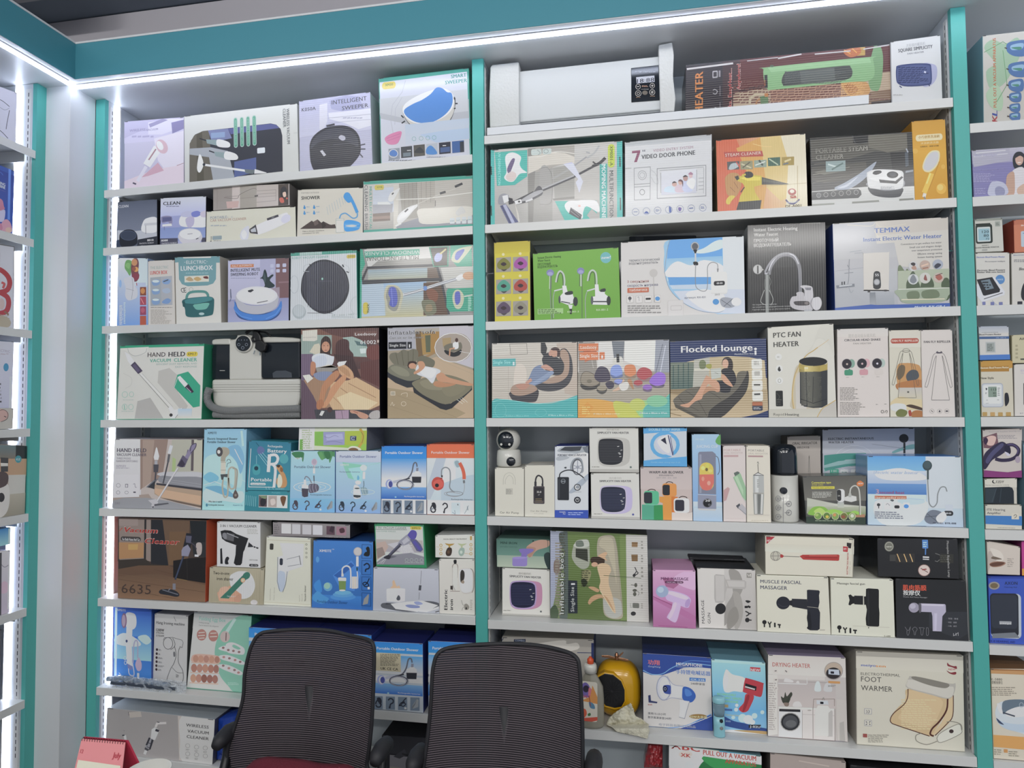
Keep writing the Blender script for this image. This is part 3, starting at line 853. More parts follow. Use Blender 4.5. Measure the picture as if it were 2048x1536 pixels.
carton('B2', [8,850,682,820,692,1515,0,1545], 'L2', 'c3c8cc', 'white carton with green band and a large black disc robot vacuum', '''
p 3f9684 8 850 682 820 682 848 8 882
p 9fbcb6 100 845 330 835 330 862 100 875
t 20 912 398 22 6fa89f b|ROBOT VACUUM CLEANER
R 582 868 672 900 14 c2ae3e
t 598 892 660 18 7d7a3a b|XM30
b 2b2c36 115 1190 130 1090 180 1000 260 935 370 915 480 950 560 1020 600 1120 605 1230 570 1330 500 1410 400 1462 320 1465 230 1420 160 1340 120 1270
b 3b3c48 130 1190 145 1090 200 1010 280 950 370 935 470 965 545 1040 580 1130 580 1230 545 1320 470 1395 390 1435 300 1435 220 1390 160 1310 135 1240
l 3 6a6c7c 190 1000 185 1400
l 3 6a6c7c 210 985 205 1410
l 3 6a6c7c 235 965 230 1425
l 3 6a6c7c 262 950 255 1440
l 3 6a6c7c 290 940 280 1450
l 4 55576a 300 1135 440 1132
s 5 50525e 470 960 550 1040 590 1150 580 1250
e 335 1110 9 12 8fc4b6
l 10 3a3c46 205 960 212 990
l 6 9aa0a8 135 1035 200 1035
s 5 b2b8bd 140 1030 150 980 200 960
l 12 30323a 540 965 552 990
l 10 30323a 580 1035 605 1045
s 5 b2b8bd 555 960 600 990 612 1040
o 45 1170 45 90 4 a9b0b6
e 95 1450 70 75 a4aeb2
e 95 1440 60 62 b4bcc0
o 680 1380 60 90 3 a9b0b6
l 4 4a4c55 180 1462 440 1462
t 430 1490 655 18 8fa09c |24 | ooo | HD
n 430 1495 660 1505 1 98a6a4''', side='2f8f80', top='3a9a88', kind='v')
carton('B2', [718,808,1876,765,1880,1480,713,1508], 'L2', 'a7a59f', 'green edged carton lying upside down with window washing tool picture', '''
p 8b8a88 740 815 1876 775 1880 1478 735 1500
p 2f9c80 713 808 742 806 770 960 735 1040 745 1220 745 1500 713 1508
p c5c4c0 760 815 1450 785 1450 960 1000 980 800 990
p 8f8d88 900 930 1460 900 1480 990 800 1010
g 735 1130 1400 1490 8fb2d4 b4ae84
p a7b9c8 735 1165 960 1155 980 1480 735 1490
p 3d3d42 735 1100 790 985 1490 960 1495 985 800 1010 755 1120 1540 1095 1545 1130 740 1165
g 800 1020 1410 1100 8fa4b0 a8ab98
p 3d3d42 1480 985 1520 980 1560 1110 1640 1470 1610 1475 1530 1130
p 6d5b4e 1410 1000 1500 995 1530 1100 1410 1105
p 5b4435 1370 1150 1540 1140 1620 1475 1370 1480
b 7a4a34 1400 1230 1460 1210 1520 1260 1500 1340 1430 1320
b 6f7058 1350 1350 1400 1320 1480 1340 1500 1450 1400 1480
b 8a7a5c 1395 1380 1450 1370 1460 1430 1400 1440
p b9b8b2 1545 1000 1876 980 1878 1220 1600 1200
s 26 c3c6ca 1160 1270 1300 1235 1500 1170 1720 1105
l 5 6b6e78 1170 1262 1400 1200 1700 1105
l 5 6b6e78 1170 1282 1400 1220 1710 1122
e 1388 1205 20 24 5f86c4
b e0dedb 1700 1100 1760 1060 1780 1100 1730 1130
b c79a78 1770 1090 1790 1050 1850 1040 1880 1060 1876 1110 1810 1120
b b7b49a 965 1280 985 1190 1030 1170 1110 1185 1160 1260 1150 1340 1120 1440 1060 1455 1000 1430 980 1360
b 8b8c84 985 1285 1005 1205 1040 1185 1100 1200 1135 1260 1125 1340 1100 1420 1060 1435 1010 1400 1000 1340
b 4f5ab4 1010 1260 1025 1200 1060 1190 1090 1215 1105 1300 1095 1370 1060 1395 1020 1370 1030 1310
l 5 7f8ad4 1040 1200 1055 1380
p 3f9f86 760 835 1330 808 1330 868 770 900
t 1330 820 765 38 b9c8c2 bu|WINDOW CLEANER
t 1320 872 775 42 55504c u|MULTIFUNCTIONAL
p 3f8f76 1425 790 1630 780 1625 985 1470 990
p 4a423e 1440 800 1615 790 1612 975 1480 980
b a0a6d0 1480 900 1510 850 1560 860 1550 920 1500 940
l 16 c4b878 1540 860 1600 810
p 2f9c80 1645 770 1860 765 1865 985 1710 985 1645 900
b b9bca0 1655 920 1700 820 1850 780 1850 810 1760 920 1720 950
b 4f5cb4 1690 900 1710 840 1780 810 1780 840 1720 920
p 2f9c80 1620 1210 1876 1200 1878 1440 1640 1445 1605 1400 1605 1240
b b9bca0 1665 1300 1690 1230 1740 1225 1780 1280 1775 1360 1740 1415 1690 1400
b 4f5cb4 1695 1250 1740 1245 1745 1340 1710 1375 1690 1330
l 12 c9c9c0 1785 1290 1870 1275
n 1825 1290 1865 1440 9 a9d4c6
R 750 1345 802 1465 24 c9b83e
t 790 1360 1452 26 4f5a30 bd|XM6''', side='2a8a72', top='6f7674', kind='h')
# ---- fourth shelf
carton('C', [207,265,1068,243,1040,1021,168,1021], 'L3', 'c7c6bf', 'green edged carton of a slim handheld vacuum with hexagons', '''
p 2f9a76 207 265 1068 243 1066 266 207 290
p 2f9a76 168 1015 1040 1014 1040 1021 168 1021
p cccbc4 210 290 500 275 480 350 360 368
s 4 9c9f9c 285 290 300 335 360 368 460 335 480 290
p b3b1ab 600 520 710 490 790 560 800 740 900 880 860 960 590 640
p aaa8a4 385 830 515 795 650 1010 355 1010
s 3 b4b3ae 240 545 320 590 320 660 260 700
t 487 378 668 48 4c4448 b i|HAND
t 700 374 868 50 3a383c B i|HELD
R 887 325 1000 372 22 d0bb34
t 895 362 985 28 4b4a34 b|XM17
t 510 432 722 36 349c86 b|VACUUM
t 757 427 992 38 349c86 b|CLEANER
t 578 461 992 18 8aa49e |EFFICENT DUST REMOVAL AND
t 772 488 992 18 8aa49e |EASY RESPONSE
p 2f9c7c 793 560 903 527 1028 670 1022 885 955 898 757 685
s 4 e0e2dd 760 690 800 580
p d5d4d0 795 585 820 570 900 655 870 690 810 620
p 3a2f42 868 690 905 655 962 735 940 750
l 6 b0a0b8 885 690 935 740
p e0dfdb 255 325 300 350 355 425 320 465 285 420
p 4b4458 315 462 357 425 437 520 392 552
p 5d5470 335 465 358 445 412 515 385 535
l 26 cfcec9 415 545 735 900
l 4 6f6f6c 402 552 720 915
l 3 9a9a96 430 545 745 890
p d6d5d0 700 900 735 885 760 920 850 900 770 1010 720 1010 730 970
l 4 6d6b68 850 902 770 1008
e 728 975 17 17 3c3a3c
g 800 910 940 990 a8c0d4 c6c7c6
o 256 762 28 30 3 7ab8a8
o 324 760 22 26 3 7ab8a8
o 254 890 26 30 3 7ab8a8
o 318 890 24 28 3 7ab8a8
n 236 812 345 822 1 a6b6b0
n 220 930 345 940 1 a6b6b0
l 6 5fb8a0 250 870 254 915''', side='1f7f5f', top='2f9a76', D=.12)
carton('C2', [113,95,910,78,922,1017,115,1021], 'L3', '6e4d47', 'carton showing a woman reading on an inflatable car bed', '''
g 113 80 912 500 7a5448 4c3436
p 5a3a38 280 80 910 78 910 500 700 420 560 180 430 150
p 8a9c94 115 150 430 155 430 350 115 370
p c3bca8 200 330 250 250 300 240 330 320 280 360
p 93a8a0 540 180 640 170 720 200 780 240 800 300 790 380 650 375 610 300
p 4f6a6c 660 210 780 240 790 270 690 260
p c3d0cc 715 295 780 290 780 340 725 345
b 4a2f30 470 260 500 210 560 195 605 220 612 300 650 350 640 400 560 420 480 380
b 6b3a36 790 290 850 260 915 270 915 450 860 420 790 380
p 5b3432 720 440 918 400 918 690 730 600
p 3f2a2c 450 350 640 370 730 600 600 560 500 460
g 113 350 240 1020 6c5a70 6b5a72
p 5e4a58 115 620 240 640 300 800 280 1020 115 1020
p 9b7a60 140 620 320 560 500 720 480 900 300 910 240 780
p c4a47c 420 640 600 620 680 590 918 720 918 880 820 925 440 925 400 850
l 8 a27c5c 520 700 760 880
l 8 a27c5c 600 650 880 800
l 8 b08a66 440 790 560 905
p d6bd96 480 800 620 740 900 850 800 925 560 925
b c19770 490 480 520 455 580 470 640 530 655 590 630 610 580 590 520 560
b b08560 500 500 540 480 600 520 620 580 580 570
b 3a2a28 315 260 325 200 365 165 410 190 425 260 415 340 440 400 430 420 400 380 370 360 330 380 310 340
e 368 275 42 55 b88468
e 368 290 34 38 c08c70
l 6 8a4a44 355 310 385 310
l 5 4a2c28 345 265 360 263
l 5 4a2c28 380 263 395 265
b c5c9d0 225 385 270 350 350 345 430 370 455 380 440 450 400 480 300 500 250 470
b b9c0cc 240 400 330 360 380 400 360 470 270 480
b b37a5c 220 430 260 440 265 500 240 570 215 560 210 500
p 8f8a84 265 490 420 460 500 490 420 540 280 540
p cfc7b8 280 490 400 458 490 488 430 465
b 7a84a0 240 560 330 530 440 540 420 610 300 620
b b27c58 330 680 400 580 480 520 510 560 450 640 380 720 340 860 300 840
b c08a64 420 700 520 590 570 560 575 610 520 680 440 800 370 900 330 890 380 800
b a9704e 280 840 330 820 350 870 310 920 275 910
p cfcdc4 130 570 200 560 240 600 180 650
p e0dbd0 485 450 500 430 585 420 560 460 500 480
p c8c5ba 128 110 282 98 282 205 250 218 130 215
t 135 185 268 18 a39c94 i|amyseline
p 6b4a44 655 120 890 112 892 158 657 165
t 668 160 885 30 dddad4 b|Leedsooy
t 722 248 882 40 e3e0da b|61002
r 893 205 912 232 b9a9a0
p 3f3f45 250 925 922 930 922 1017 270 1020
p a0869a 465 935 605 928 605 1017 470 1019
l 4 50484e 530 935 545 1018
p c9c9c6 325 935 358 940 330 990 302 980
e 410 925 25 28 4a3434
b b98a72 620 930 700 940 800 980 790 1017 720 1010 680 970 630 960
b a8a3a0 810 980 850 940 915 935 918 1010 830 1015
l 6 9a5040 650 940 700 960''', side='15151a', top='5a4644', kind='v')
carton('C2', [1000,80,1880,56,1880,1012,1000,1018], 'L3', '9b8f7c', 'carton of an olive inflatable sofa bed with a sleeping woman, last of its shelf', '''
p a0a0a8 1000 80 1880 50 1880 420 1500 330 1300 300 1000 320
p a39c92 1280 90 1530 80 1530 330 1290 320
p 6f5a40 1285 120 1345 115 1370 390 1300 380
p a08048 1340 130 1440 125 1450 350 1360 360
p 59604c 1385 160 1440 155 1440 330 1395 335
p a07a40 1440 120 1530 118 1525 330 1445 350
p 9a7a50 1370 380 1500 320 1500 340 1380 400
p b4b0b8 1530 60 1880 50 1880 500 1700 440 1530 400
p b39c80 1380 420 1500 380 1880 520 1880 1010 1000 1015 1000 600 1200 560
p 9c8a6c 1000 700 1400 760 1800 960 1700 1012 1000 1015
l 3 8a7a60 1100 780 1700 1000
l 3 8a7a60 1000 880 1400 1010
l 3 a3927a 1500 400 1880 560
b 6f6c5c 1020 400 1030 350 1080 335 1110 340 1160 305 1210 320 1260 298 1310 320 1312 390 1280 440 1220 480 1150 480 1080 470
l 5 54523f 1085 345 1110 460
l 5 54523f 1145 320 1165 470
l 5 54523f 1210 320 1215 470
l 5 54523f 1265 305 1260 450
b 6a6858 1310 390 1370 370 1470 410 1485 450 1460 490 1380 500 1310 450
p 2e3038 1000 530 1130 600 1230 630 1340 600 1300 690 1200 700 1080 650 1000 590
b 737262 1005 500 1060 460 1160 480 1260 500 1340 560 1340 600 1230 630 1120 600 1010 545
b 84826e 1030 500 1090 475 1200 520 1220 580 1120 570
p 2b2d33 1255 670 1400 790 1590 870 1650 860 1865 680 1865 720 1660 910 1600 930 1540 915 1270 750
b 78735e 1260 640 1400 590 1560 560 1740 600 1865 680 1780 780 1660 850 1600 868 1520 850 1360 770 1270 690
b 868069 1330 640 1460 610 1600 640 1560 720 1400 710
b 7f7962 1560 700 1700 660 1800 700 1700 780 1600 780
b c3c5c9 1290 500 1320 460 1400 480 1500 500 1545 530 1500 580 1460 655 1400 600 1300 560
b d0d2d5 1330 500 1400 490 1500 520 1450 600 1350 560
b bb8a6a 1310 440 1340 425 1370 435 1385 480 1340 530 1280 560 1270 540 1320 500
b 3a2a28 1205 470 1220 432 1265 425 1300 440 1290 460 1250 460 1220 500
e 1255 475 38 30 bd8c70
b bb8a6a 1500 570 1560 545 1620 590 1740 625 1860 655 1870 675 1820 680 1700 660 1600 645 1520 630
b b07e5c 1470 660 1500 630 1600 650 1700 660 1640 685 1550 695 1490 685
b 9d9186 1490 300 1500 220 1560 160 1660 135 1780 150 1850 220 1862 300 1820 390 1720 430 1620 425 1530 380
o 1672 285 188 150 7 dcdad8
p a08a64 1560 190 1650 180 1650 260 1570 280
b 6e6a5c 1580 270 1650 240 1700 250 1750 230 1760 300 1680 330 1600 320
b 26282c 1585 310 1680 335 1755 305 1740 360 1670 380 1600 350
b cfcfd2 1670 240 1720 225 1725 290 1680 300
e 1708 208 16 22 4a3430
l 14 b98868 1690 290 1640 300 1635 370
p 55565c 1008 232 1195 225 1195 298 1010 302
p 1e2029 1012 230 1192 226 1192 296 1012 300
t 1020 276 1185 28 d9d9dc b|Single Size
p 1e2029 1205 226 1248 225 1248 294 1205 296
l 12 e4e4e6 1226 252 1226 285
t 1015 152 1490 40 d9d6d0 B|Inflatable sofa
t 1015 152 1490 40 3c3c40 |Inflatable sofa
t 1018 198 1365 28 dad8d2 b|Can sit or lie down
t 1018 198 1365 28 6a6a68 |Can sit or lie down
R 1030 738 1080 780 5 c4b9a6
R 1036 744 1074 774 4 a39a86
s 4 d0c6b2 1140 775 1150 760 1200 755 1200 795
s 4 d0c6b2 1030 885 1040 865 1050 850 1060 885 1075 870
o 1165 865 25 22 4 d0c6b2
l 4 d5d0c6 1710 820 1770 865
l 4 d5d0c6 1740 810 1790 850
l 4 d5d0c6 1760 800 1820 850
l 4 e2ddd2 1740 325 1850 345''', side='15151a', top='6f6a64')
# ---- fifth shelf
carton('D', [150,196,1052,200,1037,922,124,906], 'L4', 'b3a8a2', 'wide carton of stick vacuums beside a grey mattress, first of its shelf', '''
g 150 196 420 800 cfcdce c4c1c4
p 8f7a70 415 198 700 198 640 600 480 650 415 720
p a08c80 440 205 560 205 520 640 440 700
p a9a89a 740 200 950 200 950 540 700 580 720 400
p 9fb27a 745 380 780 400 775 540 740 540
p b3b09f 960 200 1050 200 1045 560 955 540
l 26 5d5458 952 202 945 520
p 9c8c82 135 800 500 760 600 900 430 915 124 905
p 8f9095 130 830 250 800 480 800 700 830 1037 915 1037 922 124 906
p a8907a 560 660 1040 720 1036 880 650 810 560 760
p c09f82 565 700 1038 780 1037 870 620 790 565 750
p 6a5a50 620 800 700 810 1037 880 1037 900 800 850
b b4b4b8 590 560 640 535 800 530 1045 540 1040 640 900 600 700 590
b 84858c 600 600 640 570 760 580 1045 590 1043 700 900 690 640 650
l 3 a2a3a8 640 600 1040 660
l 3 a2a3a8 640 620 1040 685
p 3c3c44 580 645 1040 700 1040 725 580 665
p 6d6f78 475 690 560 610 600 600 560 660 540 700
p 33363c 490 690 570 620 560 710 530 700
p c9c9ce 575 290 582 275 590 290 610 370 600 410 560 410 553 380
l 30 9fa0a6 578 415 577 455
p 4b4a52 550 455 605 455 598 535 552 535
l 16 4b4a52 575 535 568 620
l 34 c3c5c9 735 260 712 345
l 22 5b5c62 712 350 700 430
l 14 4a4b52 700 430 650 650
p 5c566c 790 470 850 360 880 380 900 300 930 340 870 480 830 485
p 827a96 870 380 940 250 985 235 990 270 940 340 900 400
p 3d3748 800 462 840 400 875 450 850 485
s 8 4a4556 925 320 940 260 985 240 975 290 930 340
l 14 c3c1c4 800 490 590 830
l 4 8f8d92 808 494 600 830
p b4b2b6 495 825 580 810 600 850 550 905 525 905 535 860
p 55555c 560 865 700 850 710 862 560 885
p 44444c 525 895 560 885 550 905
p c9c7ca 135 560 400 560 405 790 130 800
t 175 328 475 42 504a58 B|HAND HELD
t 172 368 477 30 5a5462 b|VACUUM CLEANER
t 170 402 318 20 8a8590 b|THREE MODES
t 170 430 388 20 8a8590 b|RANDOM SWITCHING
n 168 458 320 500 3 a39eaa
o 190 672 20 20 3 6d6874
R 262 656 290 694 4 6d6874
R 267 662 285 690 3 c4c1c4
s 4 6d6874 345 660 360 655 365 690 380 690
o 188 745 18 18 3 6d6874
o 275 745 18 15 3 6d6874
l 14 55505c 345 742 370 742
t 155 868 205 24 78747c |590''', side='2a2a30', top='9a9498')
carton('D', [1070,92,1502,92,1480,941,1045,937], 'L4', '8cbcd2', 'tall light blue carton of a beige integrated hand shower', '''
g 1045 90 1505 950 86b4d0 9accd8
b a6d2e0 1080 400 1200 350 1350 380 1450 500 1440 700 1300 640 1150 600 1060 560
b 74a8c6 1300 300 1420 260 1480 400 1440 560 1400 440
b 6fb0c8 1060 600 1130 540 1220 600 1150 660
b b3dde6 1060 740 1180 700 1300 760 1460 740 1450 860 1250 840 1080 860
b 66a4c0 1080 700 1240 690 1400 800 1300 790 1160 740
l 8 b9e0ea 1060 680 1180 640 1290 690
l 8 a9d8e6 1300 660 1420 600 1490 640
l 22 a9cede 1450 110 1465 270
l 8 d5eaf2 1380 300 1460 460
t 1103 144 1195 24 3a4a58 B|XIMEITE
t 1100 204 1408 24 2a3640 B|Electric Integrated Shower
t 1100 238 1388 24 2a3640 B|Portable Outdoor Shower
b a09a8a 1240 290 1300 285 1325 310 1325 350 1290 390 1280 430 1240 430 1240 380
e 1225 330 34 50 4d4a4e
e 1218 330 16 20 c9c9c6
l 50 c3c0b2 1265 430 1262 560
l 4 8a8678 1238 440 1292 440
l 4 8a8678 1238 520 1292 520
p 4a4e50 1235 565 1310 560 1305 595 1270 590 1262 625 1245 620
s 5 54646c 1300 490 1310 450 1340 440 1330 410 1310 410 1300 430
s 16 a8a494 1262 620 1255 700 1270 790 1295 800 1310 760 1315 600 1320 520 1350 490 1385 510 1388 600 1380 690 1360 715 1330 700 1320 600
s 14 99958a 1360 500 1405 520 1400 640 1390 720
b 5a504e 1362 780 1385 725 1392 725 1418 780 1405 812 1375 814
e 1390 780 12 14 8a8078
b 3f7f98 1085 880 1095 870 1105 880 1102 900 1088 900
t 1112 856 1250 16 2a3640 B|Why dam is capital
t 1112 890 1270 14 2a3640 B|Rechargeable batteries
t 1365 892 1462 14 4a7c98 b|Model RY 152''', side='6da0bc', top='7aaccb', id='tallblue')
carton('D', [1487,726,1945,733,1946,946,1478,943], 'L4', '2a7d8c', 'teal carton with three small photos under the battery shower carton', '''
g 1478 726 1946 946 2f8592 267886
l 5 7ab4bc 1500 770 1495 880
l 5 7ab4bc 1520 775 1516 885
l 5 7ab4bc 1540 775 1536 890
l 5 7ab4bc 1560 780 1556 890
l 5 7ab4bc 1580 785 1576 895
l 5 7ab4bc 1600 785 1596 895
p c9cac6 1630 770 1922 772 1920 910 1628 902
p 5a4a50 1632 775 1715 775 1712 898 1630 896
b 2e2e34 1650 820 1690 800 1705 850 1680 890 1650 880
b 7a8a6a 1640 780 1710 780 1700 810 1660 800
p a89a94 1728 778 1815 778 1812 900 1726 898
b c9bdb6 1750 820 1790 810 1800 860 1760 880
b 6b4a34 1850 800 1870 780 1905 790 1900 840 1880 890 1860 850
t 1765 752 1850 16 6fb0b8 |Portable''', side='1f6a78', top='2f8a98', id='tealbase')
carton('D', [1527,212,1957,232,1945,728,1500,716], 'tealbase', '2c7f90', 'teal carton with a dog under a shower and a big letter R', '''
g 1500 210 1960 730 2c7690 348898
e 1885 395 45 50 4a9ca4
s 6 1f4e66 1600 230 1640 280 1650 320
b 5a6a98 1610 310 1630 270 1670 275 1690 310 1670 340 1630 345
l 4 9cc6d0 1625 345 1720 470
l 4 9cc6d0 1645 340 1740 460
l 4 9cc6d0 1665 330 1730 400
l 3 9cc6d0 1605 360 1605 450
b 3f97a0 1565 480 1600 445 1640 470 1640 540 1600 560 1570 540
e 1603 490 22 22 23404e
l 7 dfe6e6 1547 290 1528 590 1525 682 1800 690
t 1722 276 1872 24 d6e2e2 b|Rechargeable
t 1720 328 1912 38 e2e8e6 B|Battery
l 34 dfe3e0 1740 350 1728 530
s 28 dfe3e0 1745 358 1800 355 1825 390 1805 440 1748 450
s 28 dfe3e0 1770 450 1800 500 1785 690
t 1547 622 1760 38 e2e8e6 B|Portable
R 1543 638 1700 668 12 d3dedc
t 1552 660 1690 16 357f8c b|Outdoor batteries
b b98a5a 1810 480 1840 455 1870 480 1875 520 1900 560 1918 640 1900 690 1840 692 1810 650 1815 600 1850 560 1830 520
b e0cfb4 1830 560 1860 570 1870 640 1850 690 1820 680
b 4a3a30 1812 470 1825 455 1850 462 1835 485
b 8a5a34 1850 480 1878 500 1870 530 1850 520
l 3 a9d0d6 1700 680 1710 710
l 3 a9d0d6 1730 680 1738 712
l 3 a9d0d6 1770 680 1778 712
n 1800 702 1890 712 1 9ac4c8''', side='1f6a78', top='2f8a98')
def acc(x, y, s, bg='8397a8', dk='2b2f3c', n=(0, 1, 2, 3), step=115):       # the four small accessory pictures of the shower cartons
    o = ''
    for i in n:
        X = x+i*step
        P = lambda *q: ' '.join('%.0f' % (v*s+(X if k % 2 == 0 else y)) for k, v in enumerate(q))
        if bg: o += 'p %s %s\n' % (bg, P(0, 0, 84, 0, 84, 135, 0, 135))
        if i == 0: o += 'b %s %s\ns %.0f %s %s\nl 8 666e80 %s\n' % (dk, P(30, 20, 60, 15, 75, 50, 65, 90, 40, 60), 12*s, dk, P(50, 20, 20, 70, 30, 110, 60, 110, 70, 80), P(10, 95, 50, 70))
        if i == 1: o += 's %.0f %s %s\ne %s %.0f %.0f %s\n' % (12*s, dk, P(22, 40, 40, 20, 65, 30, 68, 60, 45, 78, 38, 105), P(36, 112), 9*s, 12*s, dk)
        if i == 2: o += 's %.0f %s %s\ns %.0f %s %s\np e0e0e0 %s\n' % (10*s, dk, P(75, 10, 50, 40, 30, 80, 12, 90, 30, 60, 65, 50), 9*s, dk, P(20, 85, 50, 95, 70, 70, 40, 60), P(58, 104, 78, 104, 78, 124, 58, 124))
        if i == 3: o += 'p 8f9499 %s\np 70767c %s\n' % (P(60, 15, 75, 25, 72, 95, 20, 118, 12, 95), P(60, 15, 40, 60, 12, 95, 20, 118, 46, 70))
    return o
carton('D2', [113,318,562,318,560,957,100,951], 'L4', '8cb4de', 'light blue shower carton with green leaves along its top', '''
g 100 318 562 960 9cc4e4 7aa8da
b 3f7a52 120 345 160 325 240 330 245 370 235 430 215 380 180 400
b 4f8a5a 395 320 560 318 558 380 540 370 510 440 495 390 450 400 430 410 400 370
b 3a7048 450 330 500 320 520 380 480 400
b 5f9a60 400 340 430 330 450 390 420 405
o 330 690 190 55 7 c2dcf2
o 330 690 140 38 5 c2dcf2
o 330 690 90 22 5 b4d2ec
t 150 402 230 18 d5e0e6 B|XIMEITE
e 352 432 30 36 b9a9b8
e 352 428 22 27 a89aac
l 22 cfd2d6 350 470 350 550
l 10 5a5a60 348 570 350 630
s 5 7a7c88 350 630 350 680 320 690
b 5e5a6a 295 670 330 655 380 660 400 690 390 730 340 750 300 745
s 4 a9a6b8 310 665 305 700 320 745
s 4 a9a6b8 340 660 335 700 350 748
s 4 a9a6b8 370 662 368 700 380 738
s 10 7a7a88 258 640 255 600 270 580 300 600 325 650
p d8d8da 245 612 268 612 270 665 290 670 295 705 222 702 225 670 243 662
p 4a4550 222 705 292 708 288 790 250 797 228 785
t 148 492 520 26 4f5f78 b|Portable Outdoor Shower
t 312 776 528 14 4a5668 b|Rechargeable batteries
g 100 808 560 957 74aee0 6aa2d8
'''+acc(115, 818, .95, None, '4a4450', step=118), side='4a80b8', top='7a9cb4', id='dA')
carton('D2', [572,318,1034,318,1032,966,572,961], 'L4', '9cb2d6', 'pale blue shower carton with a white band and a green lamp beam', '''
g 572 318 1034 436 b9bfd8 aeb8d8
g 572 436 1034 966 9cc0d0 8ea8da
p 7fc0aa 640 436 900 470 1030 436 1030 440 860 480 830 640 700 600 660 500
p 98c8cc 700 500 850 480 840 640 760 620
t 614 388 988 28 3c4a86 b|Portable Outdoor Shower
t 614 472 705 20 dfe5ee B|XIMEITE
t 612 542 820 14 5a6a8a b|Rechargeable batteries
b c0cdd4 820 490 850 460 890 480 880 520 840 525
l 26 d9dcd9 862 535 860 610
s 6 4a5c60 858 630 860 680 850 700
b 60a8c8 790 600 800 570 815 600 805 620 795 620
b d3dad8 770 640 800 625 830 640 820 665 785 668
b cdd4d2 755 700 770 670 810 690 828 760 828 800 800 815 755 805
p 3f4448 752 775 828 780 825 800 790 806 756 798
e 790 708 26 7 4a5658
s 8 4a6a68 830 700 850 720 880 760 840 775
b 7d98a4 830 705 880 700 900 730 895 770 850 775
s 3 bccdd4 845 702 848 740 860 772
s 3 bccdd4 870 702 874 740 885 765
o 850 745 120 28 5 b9cdec
g 572 820 1034 966 85b0dc 7b9cc8
'''+acc(590, 832, .95, None, '2f3a48', step=112), side='5a88c0', top='7a9cb4', id='dB')
SHOW = '''
g 1035 268 1502 400 1478c8 1c84d2
g 1035 400 1502 610 3c90d6 d8dccb
g 1035 610 1502 690 d8dccb d0d8d0
g 1035 690 1502 818 6a9cd0 2060b4
t 1078 348 1462 28 d6e2ec B|Portable Outdoor Shower
s 13 5c5f6c 1250 620 1310 600 1350 540 1370 450 1395 440 1405 480
l 22 7a7c8c 1408 490 1405 530
p c6c8d8 1352 545 1380 535 1385 525 1425 525 1430 535 1448 545 1446 640 1430 665 1370 665 1355 640
p 2c2e36 1352 582 1448 582 1444 645 1356 645
e 1120 662 38 50 8f98c4
e 1125 662 27 40 c3c8de
e 1132 662 20 34 3f478e
l 26 a9acba 1160 640 1250 618
l 12 33363f 1250 620 1330 600
o 1280 665 82 48 11 4a4d5c
o 1278 672 72 44 5 9a9caa
o 1284 668 90 52 4 6a6c7c
e 1185 795 10 8 8ab8e8
t 1275 794 1478 14 c4d6ea b|Rechargeable batteries
'''
carton('D2', [1042,268,1500,268,1499,973,1035,969], 'L4', 'd2d4d2', 'white based shower carton with a bright blue band, left of the orange banded one', SHOW+acc(1050, 830, 1, '6a7a8c', '2a2e3c', step=113), side='1b4f9c', top='1a3f80')
carton('D2', [1504,250,1988,250,1990,982,1504,978], 'L4', 'cfcfcb', 'orange banded shower carton, last on the fifth left shelf', '''
g 1504 250 1990 392 d0603a d4683e
g 1504 392 1990 830 c3c8ce b6c4cc
p aab4c0 1600 392 1700 392 1640 600 1540 820 1504 820 1504 700
p d5d6d6 1700 392 1800 392 1800 600 1650 700
p a9b9c4 1650 660 1880 580 1990 560 1990 830 1650 830
t 1550 346 1942 28 e6d8cc b|Portable Outdoor Shower
s 12 7c8288 1655 570 1660 510 1700 488 1740 520 1745 620 1740 700 1790 750
s 8 9aa0a6 1885 640 1890 700 1870 760 1800 790 1700 775 1690 750 1760 745 1850 760
o 1790 760 85 24 6 7c8288
b b9c4c8 1778 440 1790 412 1820 408 1845 440 1848 480 1820 495 1790 480
b 8aa0a8 1788 440 1800 420 1825 420 1838 450 1838 480 1810 485
s 34 c85a3e 1840 440 1870 500 1885 560 1886 610
l 22 6c7074 1884 620 1886 650
p 3a3a3e 1650 570 1668 570 1668 590 1650 590
b b8443a 1555 640 1580 600 1620 588 1665 610 1680 650 1670 700 1630 725 1590 720 1560 690
b c9564a 1570 650 1600 620 1640 615 1672 650 1662 690 1620 705 1580 690
e 1608 675 20 20 26262c
l 10 8a2f2a 1640 600 1665 600
t 1755 824 1970 14 3a4450 b|Rechargeable batteries
'''+acc(1525, 840, 1, None, '2c2c34', (0, 1), 120)+'''
r 1757 852 1845 975 b9c6d2
r 1880 852 1970 975 c6cdd2
l 8 3a3a44 1820 865 1825 880
s 4 6a7886 1765 950 1780 960 1795 970 1790 930
l 10 8a949c 1920 890 1925 930
s 4 6a7886 1890 965 1910 930 1930 880''', side='8a4030', top='b8583a', id='orange')
